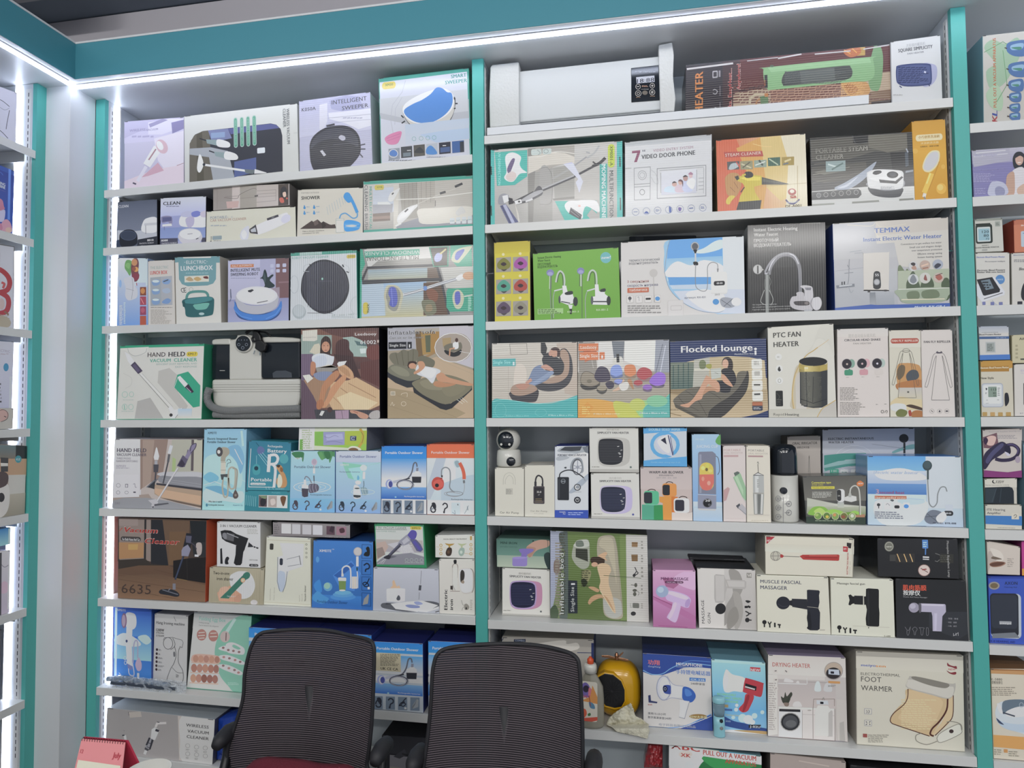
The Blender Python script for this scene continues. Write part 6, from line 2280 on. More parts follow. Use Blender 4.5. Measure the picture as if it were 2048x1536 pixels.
carton('J', [691,155,1335,139,1341,692,692,692], 'R3', 'a09a90', 'carton picturing a ring of small inflatable chairs in many colours', '''
g 691 140 1341 360 b8b4b0 c0bcb6
p 8a847c 691 160 810 155 830 380 700 400
l 5 a8a4a0 770 170 800 340
p b06a4c 730 170 830 165 820 260 740 300
p 6a7078 930 150 1020 150 1010 300 940 300
p d0cec9 1020 148 1240 145 1260 360 1100 320 1020 290
p c8c6c2 840 155 930 152 950 310 830 330
p 8d929e 1240 142 1341 140 1341 420 1230 400
l 6 6a6f7c 1290 170 1240 380
l 6 b8bcc8 1310 180 1270 390
g 691 380 1341 590 8c857a a09888
p 9c9486 691 470 1341 440 1341 600 691 600
b c2c0b8 940 275 1000 260 1005 320 945 330
l 20 2c2e30 972 240 974 300
b 5c564c 708 430 720 380 750 362 800 380 845 430 840 470 790 495 730 490
b 8a8070 712 420 725 380 752 366 800 385 842 430 820 460 760 465 720 450
b 3a3836 710 455 780 475 842 455 835 480 780 497 725 488
b 403a4c 808 390 830 340 860 328 900 345 920 400 910 430 850 440 815 420
b 7a90cc 920 380 925 340 950 318 985 320 1002 350 1004 385 970 400 930 398
b 5a6a94 920 385 960 400 1004 386 1000 405 940 412
b c87a4c 1017 350 1030 320 1070 315 1095 330 1100 380 1070 400 1030 395
b 8a7460 1020 385 1060 402 1100 385 1095 410 1040 412
b a8444a 1105 385 1125 345 1165 335 1205 355 1215 390 1180 420 1130 418
b 8a6a6c 1110 400 1150 425 1210 400 1200 430 1130 432
b 8a5cc4 1195 440 1215 400 1260 368 1305 385 1310 430 1290 460 1230 465
b 5f5468 1200 450 1250 470 1300 455 1290 478 1225 478
b 4a4844 824 490 860 470 895 480 890 510 860 526 830 510
e 860 482 34 20 8f8674
b 3c3848 885 450 915 432 945 445 940 480 905 486
e 978 435 32 18 7f8cc8
b 5a5a78 948 440 980 452 1008 440 1005 455 975 460 950 452
e 1116 445 32 20 a8444a
b 8a7a7a 1086 455 1115 465 1145 455 1142 475 1115 480 1090 472
e 1182 476 34 20 8a5cb4
b 6a5a74 1150 485 1182 496 1212 485 1208 505 1180 510 1155 502
b c4a48c 935 500 980 470 1000 450 1020 430 1010 420 1000 450 990 490 950 505
b c9c6c0 980 460 1020 440 1050 445 1040 490 1000 500
b a87a54 1040 430 1060 415 1075 440 1085 490 1070 480
e 772 433 18 12 6f6858
r 697 168 835 218 c87040
t 710 205 822 24 e0d2c4 b|Leedsooy
r 703 228 835 282 c87040
t 706 266 830 24 e0d2c4 b|Single Size
t 730 226 780 12 9a4a30 b|61007
r 843 228 880 278 c87040
l 11 e4dccf 862 250 862 272
b d09a3c 680 580 740 558 820 560 900 572 1000 600 1040 640 1030 720 680 720
b b8bc4c 940 580 1060 590 1150 580 1180 620 1160 720 1000 720
b 8fc07c 1080 580 1180 570 1250 580 1300 560 1341 530 1341 700 1150 700
b 52a8a0 1170 610 1230 580 1300 560 1360 520 1360 720 1180 720 1150 660
e 1110 600 55 44 b4bc58
e 1250 575 75 42 78b890
l 60 cf9030 700 690 780 600
n 720 610 780 670 4 e0b860
t 800 670 985 10 d8d8b0 b|Φ100cm x 100cm x 65cm
t 1125 666 1320 14 c4dcd4 b|Φ82cm x 80cm x 37cm''', side='2a2a2c', top='8f8b84', kind='h')
carton('J', [1341,152,2020,128,2036,690,1345,691], 'R3', 'a8997e', 'navy topped carton of a woman on a grey flocked lounge seat', '''
p 20305c 1341 152 2020 128 2036 420 1900 300 1500 300 1345 400
p b8a884 1345 330 1480 290 1640 262 1760 254 1900 262 2010 285 2036 690 1345 691
g 1345 500 2036 691 a4906c b8a482
g 1345 300 1510 490 6a7466 48605a
l 8 3c5450 1365 320 1365 480
l 8 3c5450 1400 315 1400 480
l 8 3c5450 1435 305 1435 480
l 8 3c5450 1470 300 1470 480
p a8a69a 1510 280 1620 262 1610 480 1500 480
p b4a27e 1620 262 1900 262 1900 470 1620 470
p 8a7654 1345 490 1620 480 1500 540 1345 520
l 12 c8c4b4 1510 350 1620 350
b 6a7450 1545 320 1550 290 1575 282 1592 300 1588 340 1555 345
b 94943c 1592 330 1600 312 1630 312 1632 335 1615 345
b 33312f 1600 690 1640 600 1700 560 1780 500 1830 440 1870 370 1893 365 1895 440 1870 520 1800 600 1700 690
b 615c50 1370 590 1400 530 1480 480 1580 470 1680 480 1760 470 1800 430 1820 370 1870 360 1880 380 1830 470 1760 540 1680 590 1620 640 1600 691 1540 680
s 4 47433a 1400 540 1440 590 1540 640
s 4 47433a 1450 500 1530 560 1600 680
s 4 47433a 1540 480 1640 520 1700 560
p 4d483e 1370 590 1540 680 1600 691 1520 691 1380 620
b 22222a 1700 360 1730 340 1780 350 1805 400 1800 450 1770 480 1760 510 1700 510 1670 470 1660 430 1720 420
b 2c2322 1705 300 1720 268 1755 262 1780 290 1782 345 1760 350 1740 330 1710 320
e 1730 308 22 32 c49a80
b c09072 1590 400 1605 395 1680 440 1690 500 1660 505 1610 450 1570 540 1560 560 1520 575 1490 600 1470 618 1430 612 1415 600 1480 580 1540 500
b b08262 1600 470 1650 480 1690 505 1620 500 1570 530
b c09072 1700 400 1720 385 1780 460 1770 470 1720 440
p b0b4ac 1625 345 1700 338 1698 405 1632 420
l 4 8a8a80 1655 370 1680 380
t 1418 230 1920 48 d4d8dc B|Flocked lounge
e 1944 204 10 9 d8dadc
l 14 d8dadc 1944 216 1944 246
t 1795 246 1930 10 c4c8cc b|Multifunction Size
R 1915 275 1992 346 12 d0cec6
R 1917 350 1994 421 12 d0cec6
R 1918 426 1996 497 12 d0cec6
R 1920 502 1998 573 12 d0cec6
n 1932 288 1978 320 3 8a8880
R 1935 362 1976 392 5 a8a69e
l 12 5a5850 1932 458 1978 458
l 12 3a3a38 1934 526 1978 524
R 1920 578 1996 643 10 34384a
r 1921 580 1994 606 a8603c
n 1930 616 1986 634 2 a8acb4
p 20305c 1840 691 1960 668 2036 640 2036 690
n 1345 630 1400 640 1 7a6a50
l 5 8a7450 1345 660 1420 680''', side='1a1e2a', top='16203c', kind='h')
carton('J2', [155,156,741,122,772,955,168,960], 'R3', 'c8c6bc', 'white carton of a black and gold cylinder fan heater', '''
b b8b09c 372 880 370 760 390 560 430 480 560 440 660 700 600 890
g 400 560 500 880 b9b4ac c0bcb4
b a39e94 640 150 741 122 760 160 750 270 720 240
b c4c2b8 620 150 741 125 752 400 700 300 600 250 520 400 480 400 560 300
s 8 b89c5c 385 880 372 760 390 600 440 480 500 400 560 360 600 330
s 4 d0b878 395 880 380 760 398 610 446 490
s 3 c8a868 600 330 660 290 700 260
r 165 886 772 958 b9b6aa
p b4b0a8 640 886 768 800 772 955 590 955
s 7 b89c5c 596 955 640 880 700 840 762 800
p 33363a 440 520 688 520 688 840 640 868 560 872 480 860 442 830
h 445 540 500 850 4a4a46 6a6a62
h 500 540 640 860 6a6a60 3a3c3a
n 560 590 640 780 14 4f4f4a
n 450 560 540 840 20 55554e
l 5 26282c 445 790 560 830 685 790
l 4 26282c 560 590 556 820
p a08c4c 434 480 688 480 688 530 620 545 500 545 436 520
h 434 482 560 545 8a7a40 d4c47c
e 560 455 127 40 2c2e30
p a8964c 434 462 450 490 560 505 670 490 688 462 688 520 620 540 500 540 436 520
h 480 500 620 540 d0c07c 9c8a44
e 560 452 122 34 26282a
t 480 524 512 20 e0dcb4 B|88
t 205 246 446 46 4a4a48 B|PTC FAN
t 208 328 430 46 4a4a48 B|HEATER
e 252 416 30 30 d4d3ca
e 258 520 32 32 d4d3ca
e 260 628 32 32 d4d3ca
n 240 408 268 424 2 9a9a92
b 3a3c3c 245 530 250 512 260 500 268 520 272 535 258 545
o 260 628 12 16 3 7a7a72
R 227 718 292 858 8 26282a
s 3 55554e 235 740 255 760 260 780 240 800
n 235 790 285 850 3 4a4a46
t 208 944 300 24 6a6a64 |Rapid
t 310 944 432 24 4a4a48 b|Heating''', side='8a8a86', top='b4b3ac')
carton('J2', [776,172,1229,160,1244,938,781,943], 'R3', 'c8c0bb', 'white carton of three little round head-shaking fans', '''
g 776 160 1230 230 c4c0bc cac4be
t 878 242 1118 24 a8a49e |圆形自动摇头暖风机
t 840 276 1162 20 56545a B|CIRCULAR HEAD SHAKE
t 920 302 1080 14 8a8682 b|FAN HEATER
'''+''.join('e %d %d 30 38 %s\ne %d %d 44 44 2f2c33\no %d %d 42 42 4 55505a\ne %d %d 9 9 %s\nl 14 %s %d %d %d %d\nR %d %d %d %d 14 %s\nn %d %d %d %d 1 9a948e\n' % (x+42, y-4, c, x, y, x, y, x+2, y+2, k, c2, x+22, y+44, x+24, y+56, x-22, y+52, x+54, y+100, c2, x-5, y+114, x+20, y+122)
 for x, y, c, c2, k in ((862, 472, '7a9c8c', '3f8a6c', 'b8a89c'), (997, 468, 'c8a0a4', 'c08c94', 'c4a4a8'), (1131, 466, 'a4b4ac', 'c4bcb6', 'c8c4dc')))+'''
n 800 676 975 795 9 8a8580
n 800 806 1035 922 9 8a8580
n 1120 822 1140 832 1 8a8580
n 1195 818 1215 828 1 8a8580
o 1178 890 12 12 4 4a4844
s 4 4a4844 1200 900 1210 880 1222 885 1215 905''', side='8f8a86', top='bab5b0', D=.16)
carton('J2', [1237,183,1518,178,1535,950,1250,954], 'R3', 'c4c0b0', 'narrow carton of a fly repelling fan with a red title lozenge', '''
g 1231 180 1520 330 c4bfb2 c8c5b8
b b98a54 1310 500 1380 470 1480 480 1520 520 1530 700 1330 690
b 4a5058 1400 560 1440 530 1490 540 1500 600 1420 640 1390 600
b 6a5c48 1310 540 1340 490 1380 500 1370 580 1320 620
b a87040 1300 660 1400 630 1530 620 1533 700 1400 690 1320 710
g 1320 690 1533 800 b4b0aa c0b8a0
b c8b890 1244 830 1330 770 1440 790 1535 800 1535 880 1244 880
b c4c6c4 1250 850 1300 830 1380 840 1390 890 1330 905 1260 890
b 4a3a30 1390 850 1440 840 1535 870 1535 890 1440 870
b 6a7040 1300 910 1340 880 1400 900 1380 945 1310 945
b a06a3c 1440 910 1480 890 1535 900 1535 948 1440 948
b c4c0b0 1250 940 1270 915 1300 930 1300 950
b 9a4034 1410 900 1430 890 1440 930 1420 945
R 1252 254 1503 294 20 a84838
t 1262 284 1495 20 d0c4b8 B|FAN FLY REPELLER
s 3 5a5850 1360 370 1365 350 1390 342 1415 350 1420 368 1390 375 1360 370
l 3 5a5850 1360 362 1420 360
s 3 5a5850 1362 362 1335 380 1310 480 1268 640 1268 662 1282 660 1310 560 1345 430 1362 380
s 3 5a5850 1418 360 1440 380 1465 480 1500 640 1502 662 1488 660 1460 540 1435 430 1418 380
l 3 5a5850 1362 378 1318 778
l 3 5a5850 1418 378 1480 776
l 3 4a4840 1318 780 1480 778
e 1408 728 10 8 5a5850''', side='9a968a', top='bab6a8')
carton('J2', [1521,180,1801,175,1830,945,1538,950], 'R3', 'c6bfba', 'narrow white carton with a plain outline of a fly repelling fan, last of its shelf', '''
t 1548 290 1785 20 45434a B|FAN FLY REPELLER
b 55505a 1660 365 1685 356 1710 365 1708 378 1662 380
e 1685 362 14 6 c6bfba
s 3 5a5658 1655 378 1630 400 1605 500 1560 660 1565 676 1580 670 1610 560 1640 440 1658 400
s 3 5a5658 1712 378 1735 400 1765 500 1798 650 1796 674 1780 670 1750 560 1725 440 1712 400
l 3 5a5658 1660 400 1616 792
l 3 5a5658 1710 400 1776 790
l 4 45434a 1616 794 1776 792
o 1620 895 20 20 2 8a8684
o 1688 895 20 20 2 8a8684
o 1752 893 20 20 2 8a8684
l 5 45434a 1612 888 1628 902
b 45434a 1680 902 1688 882 1696 902
b 45434a 1738 893 1752 886 1766 893 1752 900''', side='8f8a88', top='bab5b0')
# ---- fifth shelf, right bay
carton('K', [137,495,411,494,410,944,139,942], 'R4', 'c4c1b4', 'white carton with the bare outline of a car air pump, under the camera', '''
s 2 8a8880 218 650 218 600 235 555 272 538 310 555 328 600 328 650
s 2 8a8880 235 645 240 600 272 562 305 590 310 645
R 240 684 305 742 2 b0ada2
n 242 690 302 740 4 8a8880
t 186 918 362 20 5f5e5a |Car Air Pump''', side='8f8c84', top='bab8ae', id='carton_a')
carton('K', [415,472,696,470,696,958,415,950], 'R4', 'c4c1b4', 'white carton showing a black looped car air pump with digits', '''
s 14 2f2e33 515 640 518 600 530 572 548 565 572 580 582 610 582 650
R 505 620 526 665 6 2f2e33
R 572 640 590 665 4 2f2e33
R 497 664 600 832 10 4a4448
R 505 676 592 800 6 2c2a2e
t 528 728 568 20 c4c0bc B|32.0
t 540 748 556 8 c4c0bc b|psi
l 3 a08c5c 515 785 575 784
l 3 a08c5c 515 800 575 799
l 3 8a7a54 510 815 585 814
t 470 904 626 16 8a8780 |Car Air Pump
t 505 926 590 11 a8a59c |KC-J908''', side='9a978c', top='c4c1b6')
carton('K', [695,290,1008,287,1009,966,696,958], 'R4', 'c0c4c8', 'carton of a black vehicle tyre inflator with blue foot band', '''
b 9aa0a6 720 330 780 295 900 290 1008 292 1008 400 900 360 760 350
p 3c4046 740 330 790 296 950 292 930 332 850 338
p 6a7078 950 300 1008 290 1008 355 980 350
b a0a6ac 710 400 760 380 820 390 830 400 780 420 720 425
b c9ccd0 850 380 1008 360 1008 600 960 580 940 440 880 400
b 8a9098 845 520 850 440 890 400 940 405 960 460 955 540
e 905 485 48 78 55585e
e 908 488 40 66 c4c6ca
e 908 488 12 16 6a6e74
l 8 9094a0 908 425 908 550
l 8 9094a0 872 470 944 505
l 8 9094a0 872 505 944 470
b 9aa4b0 830 720 900 640 980 570 1008 550 1008 600 930 680 860 730
t 722 384 988 20 33384a Bi|PORTABLE VEHICLE INFLATOR
b 44484e 782 490 800 484 806 494 795 502
s 10 2a2c32 738 590 748 545 800 518 860 520 930 560 965 588
l 10 8a8e94 965 588 980 615
R 721 580 828 798 10 24282e
R 730 600 742 780 4 3a3e46
o 774 620 20 20 4 8a9098
t 762 628 786 14 a8b0b8 b|M
e 906 676 32 32 2c3038
e 906 676 24 24 c9ccd0
b 8a9098 890 680 906 655 925 665 920 690
e 906 796 32 32 2c3038
o 906 796 16 16 4 d4d8dc
l 5 d4d8dc 906 778 906 796
n 870 715 942 724 1 8a8e94
p 2848a4 696 890 1008 890 1009 966 696 958
t 738 912 795 12 d0d8e8 Bi|Suitable
t 772 930 795 12 d0d8e8 Bi|For
n 820 905 965 940 2 8a9cd0''', side='1c2c70', top='203078', id='infl')
fan = lambda dx, dy, c1, c2, c3, t: '''
t %d %d %d 14 a09e98 |简约暖风机
t %d %d %d 20 45444a B|SIMPLICITY FAN HEATER
''' % (1180+dx, 144+dy, 1296+dx, 1092+dx, 174+dy, 1385+dx)+'b %s %s\nb %s %s\nb %s %s\n' % (
 c1, ' '.join('%d' % (v+(dx if i % 2 == 0 else dy)) for i, v in enumerate((1095, 260, 1120, 220, 1200, 206, 1300, 210, 1370, 225, 1395, 270, 1395, 400, 1370, 450, 1300, 475, 1180, 476, 1120, 455, 1096, 400))),
 c2, ' '.join('%d' % (v+(dx if i % 2 == 0 else dy)) for i, v in enumerate((1095, 260, 1120, 215, 1200, 208, 1290, 215, 1335, 240, 1345, 300, 1342, 400, 1320, 450, 1260, 472, 1160, 468, 1110, 440, 1096, 380))),
 c3, ' '.join('%d' % (v+(dx if i % 2 == 0 else dy)) for i, v in enumerate((1104, 270, 1124, 228, 1200, 219, 1285, 226, 1325, 250, 1334, 310, 1330, 395, 1310, 440, 1255, 460, 1165, 457, 1120, 430, 1106, 380))))+''.join(
 'l 4 %s %d %d %d %d\n' % (t, 1112+dx, 250+dy+i*15, 1328+dx, 250+dy+i*15) for i in range(13))+''.join('l 5 cfd0d8 %d %d %d %d\n' % (1278+a+dx, 292+b+dy, 1296+a+dx, 290+b+dy) for a, b in ((0, 0), (30, 34), (8, 60), (16, 70), (20, 94)))
carton('K', [1030,545,1481,543,1490,984,1036,972], 'R4', 'c4c3bd', 'white carton of a lilac edged square fan heater, below its grey twin', fan(20, 452, 'b0a6c8', 'b4acc4', '24283c', '3c425c')+'''
n 1060 924 1135 936 1 8a8880
e 1424 936 10 10 4a5090
g 1036 950 1490 984 a8a6a0 a8a6a0''', side='9a9890', top='b4b2aa', id='fan_lilac', Y=.012)
carton('K', [1016,118,1475,118,1481,531,1022,528], 'fan_lilac', 'c2c1bb', 'white carton of a grey square fan heater, stacked on its lilac twin', fan(0, 0, 'aeaca6', 'b0aea8', '26282e', '44464c')+'''
n 1042 474 1115 486 1 8a8880
r 1395 474 1412 490 5a6a68
g 1022 500 1481 531 aaa8a2 aaa8a2''', side='9a9890', top='b4b2aa')
carton('K', [1493,489,1971,489,1979,1001,1496,990], 'R4', 'b8a9a4', 'pink grey carton of three colourful warm air blowers on blocks', '''
g 1493 489 1979 700 b4a8a6 bcaeaa
t 1572 546 1892 26 35333a B|WARM AIR BLOWER
t 1665 570 1798 13 6a6468 b|便携桌面暖风机
t 1640 592 1830 10 8a8488 b|适用于-居家 - 办公 - 宿舍
p 4a9c80 1508 845 1620 845 1618 992 1508 990
p 2f8a50 1618 845 1700 850 1704 994 1618 992
p 6fb8a0 1508 845 1600 840 1700 848 1618 852
p d08c34 1670 768 1780 766 1785 995 1704 992 1700 830 1670 820
p c87020 1780 766 1840 770 1840 920 1785 920
p c9bfb8 1785 920 1979 918 1979 1000 1785 996
s 7 3a2c28 1560 712 1590 697 1625 703 1632 715
R 1526 712 1665 845 26 4fae84
R 1526 726 1606 834 20 26282e
R 1600 720 1664 836 20 4fae84
R 1527 728 1603 832 18 2c3038
s 7 3a2c28 1728 642 1750 626 1785 630 1795 642
R 1696 640 1830 768 26 d8883c
R 1698 654 1770 755 20 26282e
R 1765 648 1828 760 18 d8883c
s 7 3a2c28 1850 780 1880 766 1918 772 1928 785
R 1802 782 1950 925 28 d4cdc8
R 1814 798 1902 908 20 30303c
l 5 a89c98 1930 925 1975 915''', side='8a807c', top='b0a6a2', id='blower')
carton('K', [1520,118,1926,118,1928,488,1522,484], 'blower', 'b4bcc4', 'blue and white carton of a magnetic window wiper, on the warm air blower carton', '''
p 4a98cc 1520 118 1926 118 1926 150 1720 160 1600 170 1520 175
t 1572 146 1862 24 a8c4dc B|DOUBLE SIDED WIPER
p 4a98cc 1522 430 1700 410 1926 392 1928 488 1522 484
o 1722 280 122 110 32 4f9ccc
b b9bcd0 1640 240 1700 195 1770 185 1785 250 1800 380 1770 385 1700 355 1650 300
b c9cad8 1650 250 1700 205 1760 195 1768 300 1760 360 1700 330
p 26283c 1682 235 1725 210 1738 278
l 9 2c3260 1752 190 1795 380
l 5 2c3260 1772 200 1802 370
t 1590 452 1860 14 88b4d8 i|Double sided, strong wipe it all''', side='26343c', top='3c5c70')
carton('K2', [149,131,345,131,359,741,158,736], 'R4', '84a8cc', 'tall blue carton of a fruit filled juicing cup', '''
g 149 131 355 600 94b4d4 78a0cc
g 158 600 360 741 b8c4cc 9ab4cc
l 8 a4bcd0 150 640 358 640
t 175 172 230 12 b4c4d4 b|HS-668
t 180 224 328 20 d0d8de |JUICING CUP
b 5a9a54 310 180 325 150 346 135 348 200 325 200
p 74788a 192 262 200 252 290 250 312 268 315 550 192 545
p 8a8ea0 200 270 215 270 215 540 200 540
p 85899c 190 550 316 555 316 652 190 648
s 5 5a5e6c 310 280 330 300 338 380 325 412
R 200 325 300 522 48 c8b44c
p c8665a 200 410 300 408 300 470 280 515 250 522 222 515 202 480
e 225 365 14 14 dcd070
e 255 350 14 18 c4c050
e 275 385 14 12 d8c060
e 250 375 9 12 6a5a34
e 225 440 10 16 d88a78
e 265 470 12 16 dc9484
l 5 a8acb8 190 550 316 556
p b8b8b8 190 648 316 654 310 664 198 660
e 255 610 32 32 1e1f24
o 255 610 30 30 2 8a8a90
t 240 600 272 16 d0d4dc B|20
o 268 622 6 6 1.5 a8a8b0''', side='3a4a58', top='1e2228')
carton('K2', [359,212,515,210,521,744,363,741], 'R4', 'c6bcb8', 'tall narrow carton of three slanting coloured oral irrigators', '''
t 367 247 482 14 b49a98 b|PORTABLE
t 367 266 497 12 b0a09c |ORAL IRRIGATOR
r 367 275 466 287 b49494
p 5a6660 435 400 460 388 475 395 470 415 445 425
p 8cb08c 430 430 480 400 525 520 520 580 515 600 490 560
p a4c0a0 440 430 460 420 500 520 500 560
p b8b4b0 488 560 520 600 520 620
p b49090 366 520 395 498 408 510 385 590 367 600
p c4bcbc 366 600 385 590 372 640 366 650
p 4a4c54 450 630 475 612 480 630 465 650
p a8a6aa 465 640 490 615 521 650 521 700
l 3 7a7880 470 648 521 690
n 380 715 500 722 1 c0b4b0''', side='4a4446', top='b4aaa8', D=.12)
carton('K2', [520,210,683,212,693,748,525,744], 'R4', 'cac4b6', 'tall narrow cream carton of one upright clear oral irrigator', '''
t 533 248 642 14 8f8a84 b|PORTABLE
t 533 268 668 12 a8a298 |ORAL IRRIGATOR
r 533 276 635 288 a48484
l 4 5a5a58 600 335 603 395
s 3 5a5a58 596 330 600 320 606 335
p 4a4a4c 570 410 600 392 640 412 640 418 566 418
p c9c9c6 575 410 600 398 635 412
p a4a6a4 566 415 640 415 642 535 568 535
p c0c2c0 580 418 605 418 605 533 582 533
n 594 440 614 500 5 8a8c8a
l 4 8a8a88 566 538 642 538
p 8f918e 567 542 642 542 636 690 574 690
p bcbcb8 575 545 590 545 595 688 580 688
p 6a6c6a 598 545 622 545 612 688 602 688
p c4c4c0 622 545 636 545 630 688 620 688
e 605 690 32 6 8a8a88
g 535 688 680 700 b8b0a4 cac4b6
n 555 728 670 736 1 b4ac9c''', side='6a665c', top='bcb6a8', D=.12)
carton('K2', [801,148,1026,141,1036,700,806,700], 'R4', 'a8a098', 'grey carton of an oral irrigator standing behind the tap filter carton', '''
g 801 141 1030 240 9a948e aca49c
t 836 202 1005 18 33312f b|ORAL IRRIGATOR
t 866 228 950 12 4a4844 b|便携式冲牙器
s 4 8a8680 945 390 948 300 950 285 955 380 958 400
p 8a867f 940 395 962 395 970 410 932 410''', side='6a645c', top='55524c', Y=.13, D=.1)
carton('K2', [1041,100,1668,90,1673,720,1042,720], 'R4', 'a9adb8', 'wide grey and teal carton of an instantaneous water heater, behind the blue one', '''
g 1041 90 1673 260 9ea4b4 b0b4bc
t 1080 172 1390 16 33363e B|ELECTRIC INSTANTANEOUS
t 1080 197 1255 16 33363e B|WATER HEATER
o 1260 300 130 90 3 c0c4cc
o 1260 300 100 64 3 c0c4cc
p 3f8a80 1052 280 1180 266 1340 262 1340 300 1200 310 1120 350 1052 350
p 8ab0b0 1052 350 1150 320 1340 300 1340 340 1150 350 1052 400
p 4a9088 1050 370 1200 340 1340 330 1340 345 1200 358 1060 390
b 6a9a9c 1520 250 1600 215 1668 200 1670 230 1600 240 1530 262
R 1092 376 1152 440 6 3f9c84
t 1100 396 1142 14 c4dcd4 b|3 SEC
R 1163 378 1218 440 6 c4c8d0
R 1236 378 1290 440 6 c4c8d0
n 1172 392 1210 402 1 6a8a88
e 1275 395 12 14 8a94a0
e 1596 160 32 30 26292e
l 14 26292e 1600 190 1600 262
l 3 8a8e98 1380 200 1600 230''', side='6a7078', top='3a3f48', Y=.135, D=.1)
carton('K2', [905,421,1340,413,1336,765,931,756], 'R4', '4c4c48', 'dark grey carton of a tap water filter above green salad', '''
g 905 413 1340 600 55544e 6a6860
p b0b2a4 935 580 1120 620 1336 640 1336 700 935 690
p c4c4b8 1050 620 1336 650 1336 670
g 935 640 1336 705 a8ac98 7a8a5c
b 7cae3c 950 700 960 660 1000 640 1060 650 1080 700
b 8fbf4c 1060 690 1100 660 1160 670 1200 690 1260 670 1300 700
b a8c460 980 680 1020 650 1060 680 1040 700
b 6a9434 1160 700 1220 680 1280 700
l 20 a87858 1260 710 1330 705
p 2c3c30 931 712 1336 716 1336 765 931 756
t 965 474 1095 16 d0c83c B|Connection type
t 965 492 1042 16 b0a83c b|ZSW-D03
R 962 496 1120 514 3 c4bc34
t 972 510 1110 10 6a661c b|Filtration water purification
n 970 534 1110 580 5 b4b4ac
b c87030 1272 470 1282 460 1296 452 1310 460 1322 472 1316 490 1296 496 1276 490
t 1280 480 1314 11 e8d8c4 Bi|NEW
R 1133 516 1190 610 20 c9cac8
R 1134 520 1166 602 14 2c2c2c
t 1142 570 1158 12 b8b8b0 b|3A
s 9 b8b8b0 1225 570 1228 520 1245 495 1268 492 1288 520 1296 600 1298 700
s 4 6a6a64 1232 570 1234 525 1250 502 1266 500 1280 525 1290 600 1292 700
p c4c4c0 1190 575 1225 560 1270 570 1272 600 1235 610 1190 600
p a8aaa4 1215 548 1235 548 1235 575 1215 575
g 1140 610 1185 650 a8aca8 b4b8a8
o 1008 706 24 24 3 c4c49c
e 1008 706 22 22 6f9444
e 1000 700 12 10 9ab45c
o 1067 706 24 24 3 c4c49c
e 1067 706 22 22 5a7a34
e 1070 712 11 10 c8b040
o 1125 708 24 24 3 c4c49c
e 1125 708 22 22 7a9a50
e 1120 700 11 11 c48a4c
o 1184 708 24 24 3 c4c49c
e 1184 708 22 22 6a6c34
e 1180 712 14 10 8a4a34
o 1241 710 24 24 3 c4c49c
e 1241 710 22 22 8a9c6a
e 1241 706 12 12 c4c8b4
n 990 734 1265 744 1 8a9a80''', side='26282a', top='3c3c38', kind='g', Y=.02, D=.1)
carton('K2', [1347,281,1985,284,2005,768,1351,765], 'R4', '9cb8d8', 'blue and white carton of an electric water heater with a green shower head', '''
g 1347 281 1750 420 4f96d8 7ab0e0
p bcc4cc 1748 282 1985 284 2000 640 1758 640
g 1347 380 1755 550 b8c0d0 7a9cc8
b c8ccd4 1400 400 1500 370 1600 365 1720 400 1750 440 1600 450 1450 440
g 1350 470 1755 545 5a8ac0 3f74b4
g 1350 545 1758 765 b8ccdc a8bcd8
g 1750 640 2003 768 b0c0d8 a8b8d4
b c4d0dc 1400 600 1500 570 1740 580 1755 680 1680 755 1480 765 1400 700
e 1650 592 95 24 b0c4d8
s 3 9ab4cc 1400 590 1500 570 1740 580
t 1386 402 1695 22 7f9cc0 Bi|Electric water heater
t 1384 400 1693 20 ccd4dc i|Electric water heater
t 1406 542 1425 34 b48a9c B|3
t 1432 542 1602 22 8f3f6a B|second heat
r 1398 556 1618 578 b8603c
t 1402 574 1612 13 d8c4b4 B|Upgrade purified version
R 1400 602 1447 652 5 c9d0d8
R 1464 602 1512 652 5 c9d0d8
R 1528 602 1576 652 5 c9d0d8
R 1594 602 1640 652 5 c9d0d8
e 1425 620 12 11 35383c
l 6 35383c 1426 630 1426 646
s 3 7a7e84 1476 620 1488 610 1502 625
R 1534 622 1570 644 9 26282c
e 1616 628 17 14 3f86cc
b 55585c 1505 585 1520 580 1532 588 1520 596
n 1398 665 1618 720 4 6a7080
e 1759 345 32 34 2f4044
e 1759 340 26 26 3c5054
l 12 2f4044 1763 375 1763 440
s 7 7d8284 1762 440 1768 560 1775 610 1800 630 1825 600 1830 540 1850 495 1880 492 1892 522
R 1880 610 1935 690 10 b8c0d0
R 1870 655 1935 690 16 26282c
t 1885 678 1920 12 c0c4c8 b|88
b 6a7280 1740 720 1760 670 1800 650 1860 670 1840 730 1780 750
l 4 4a525c 1745 700 1840 690
l 4 4a525c 1755 675 1830 735
b c8ccd4 1820 700 1870 660 1890 700 1860 740 1830 735
t 1798 748 1953 13 33384a B|MODEL: BYR-008''', side='6a8ab4', top='2f74b8', kind='g', Y=.016, D=.11)
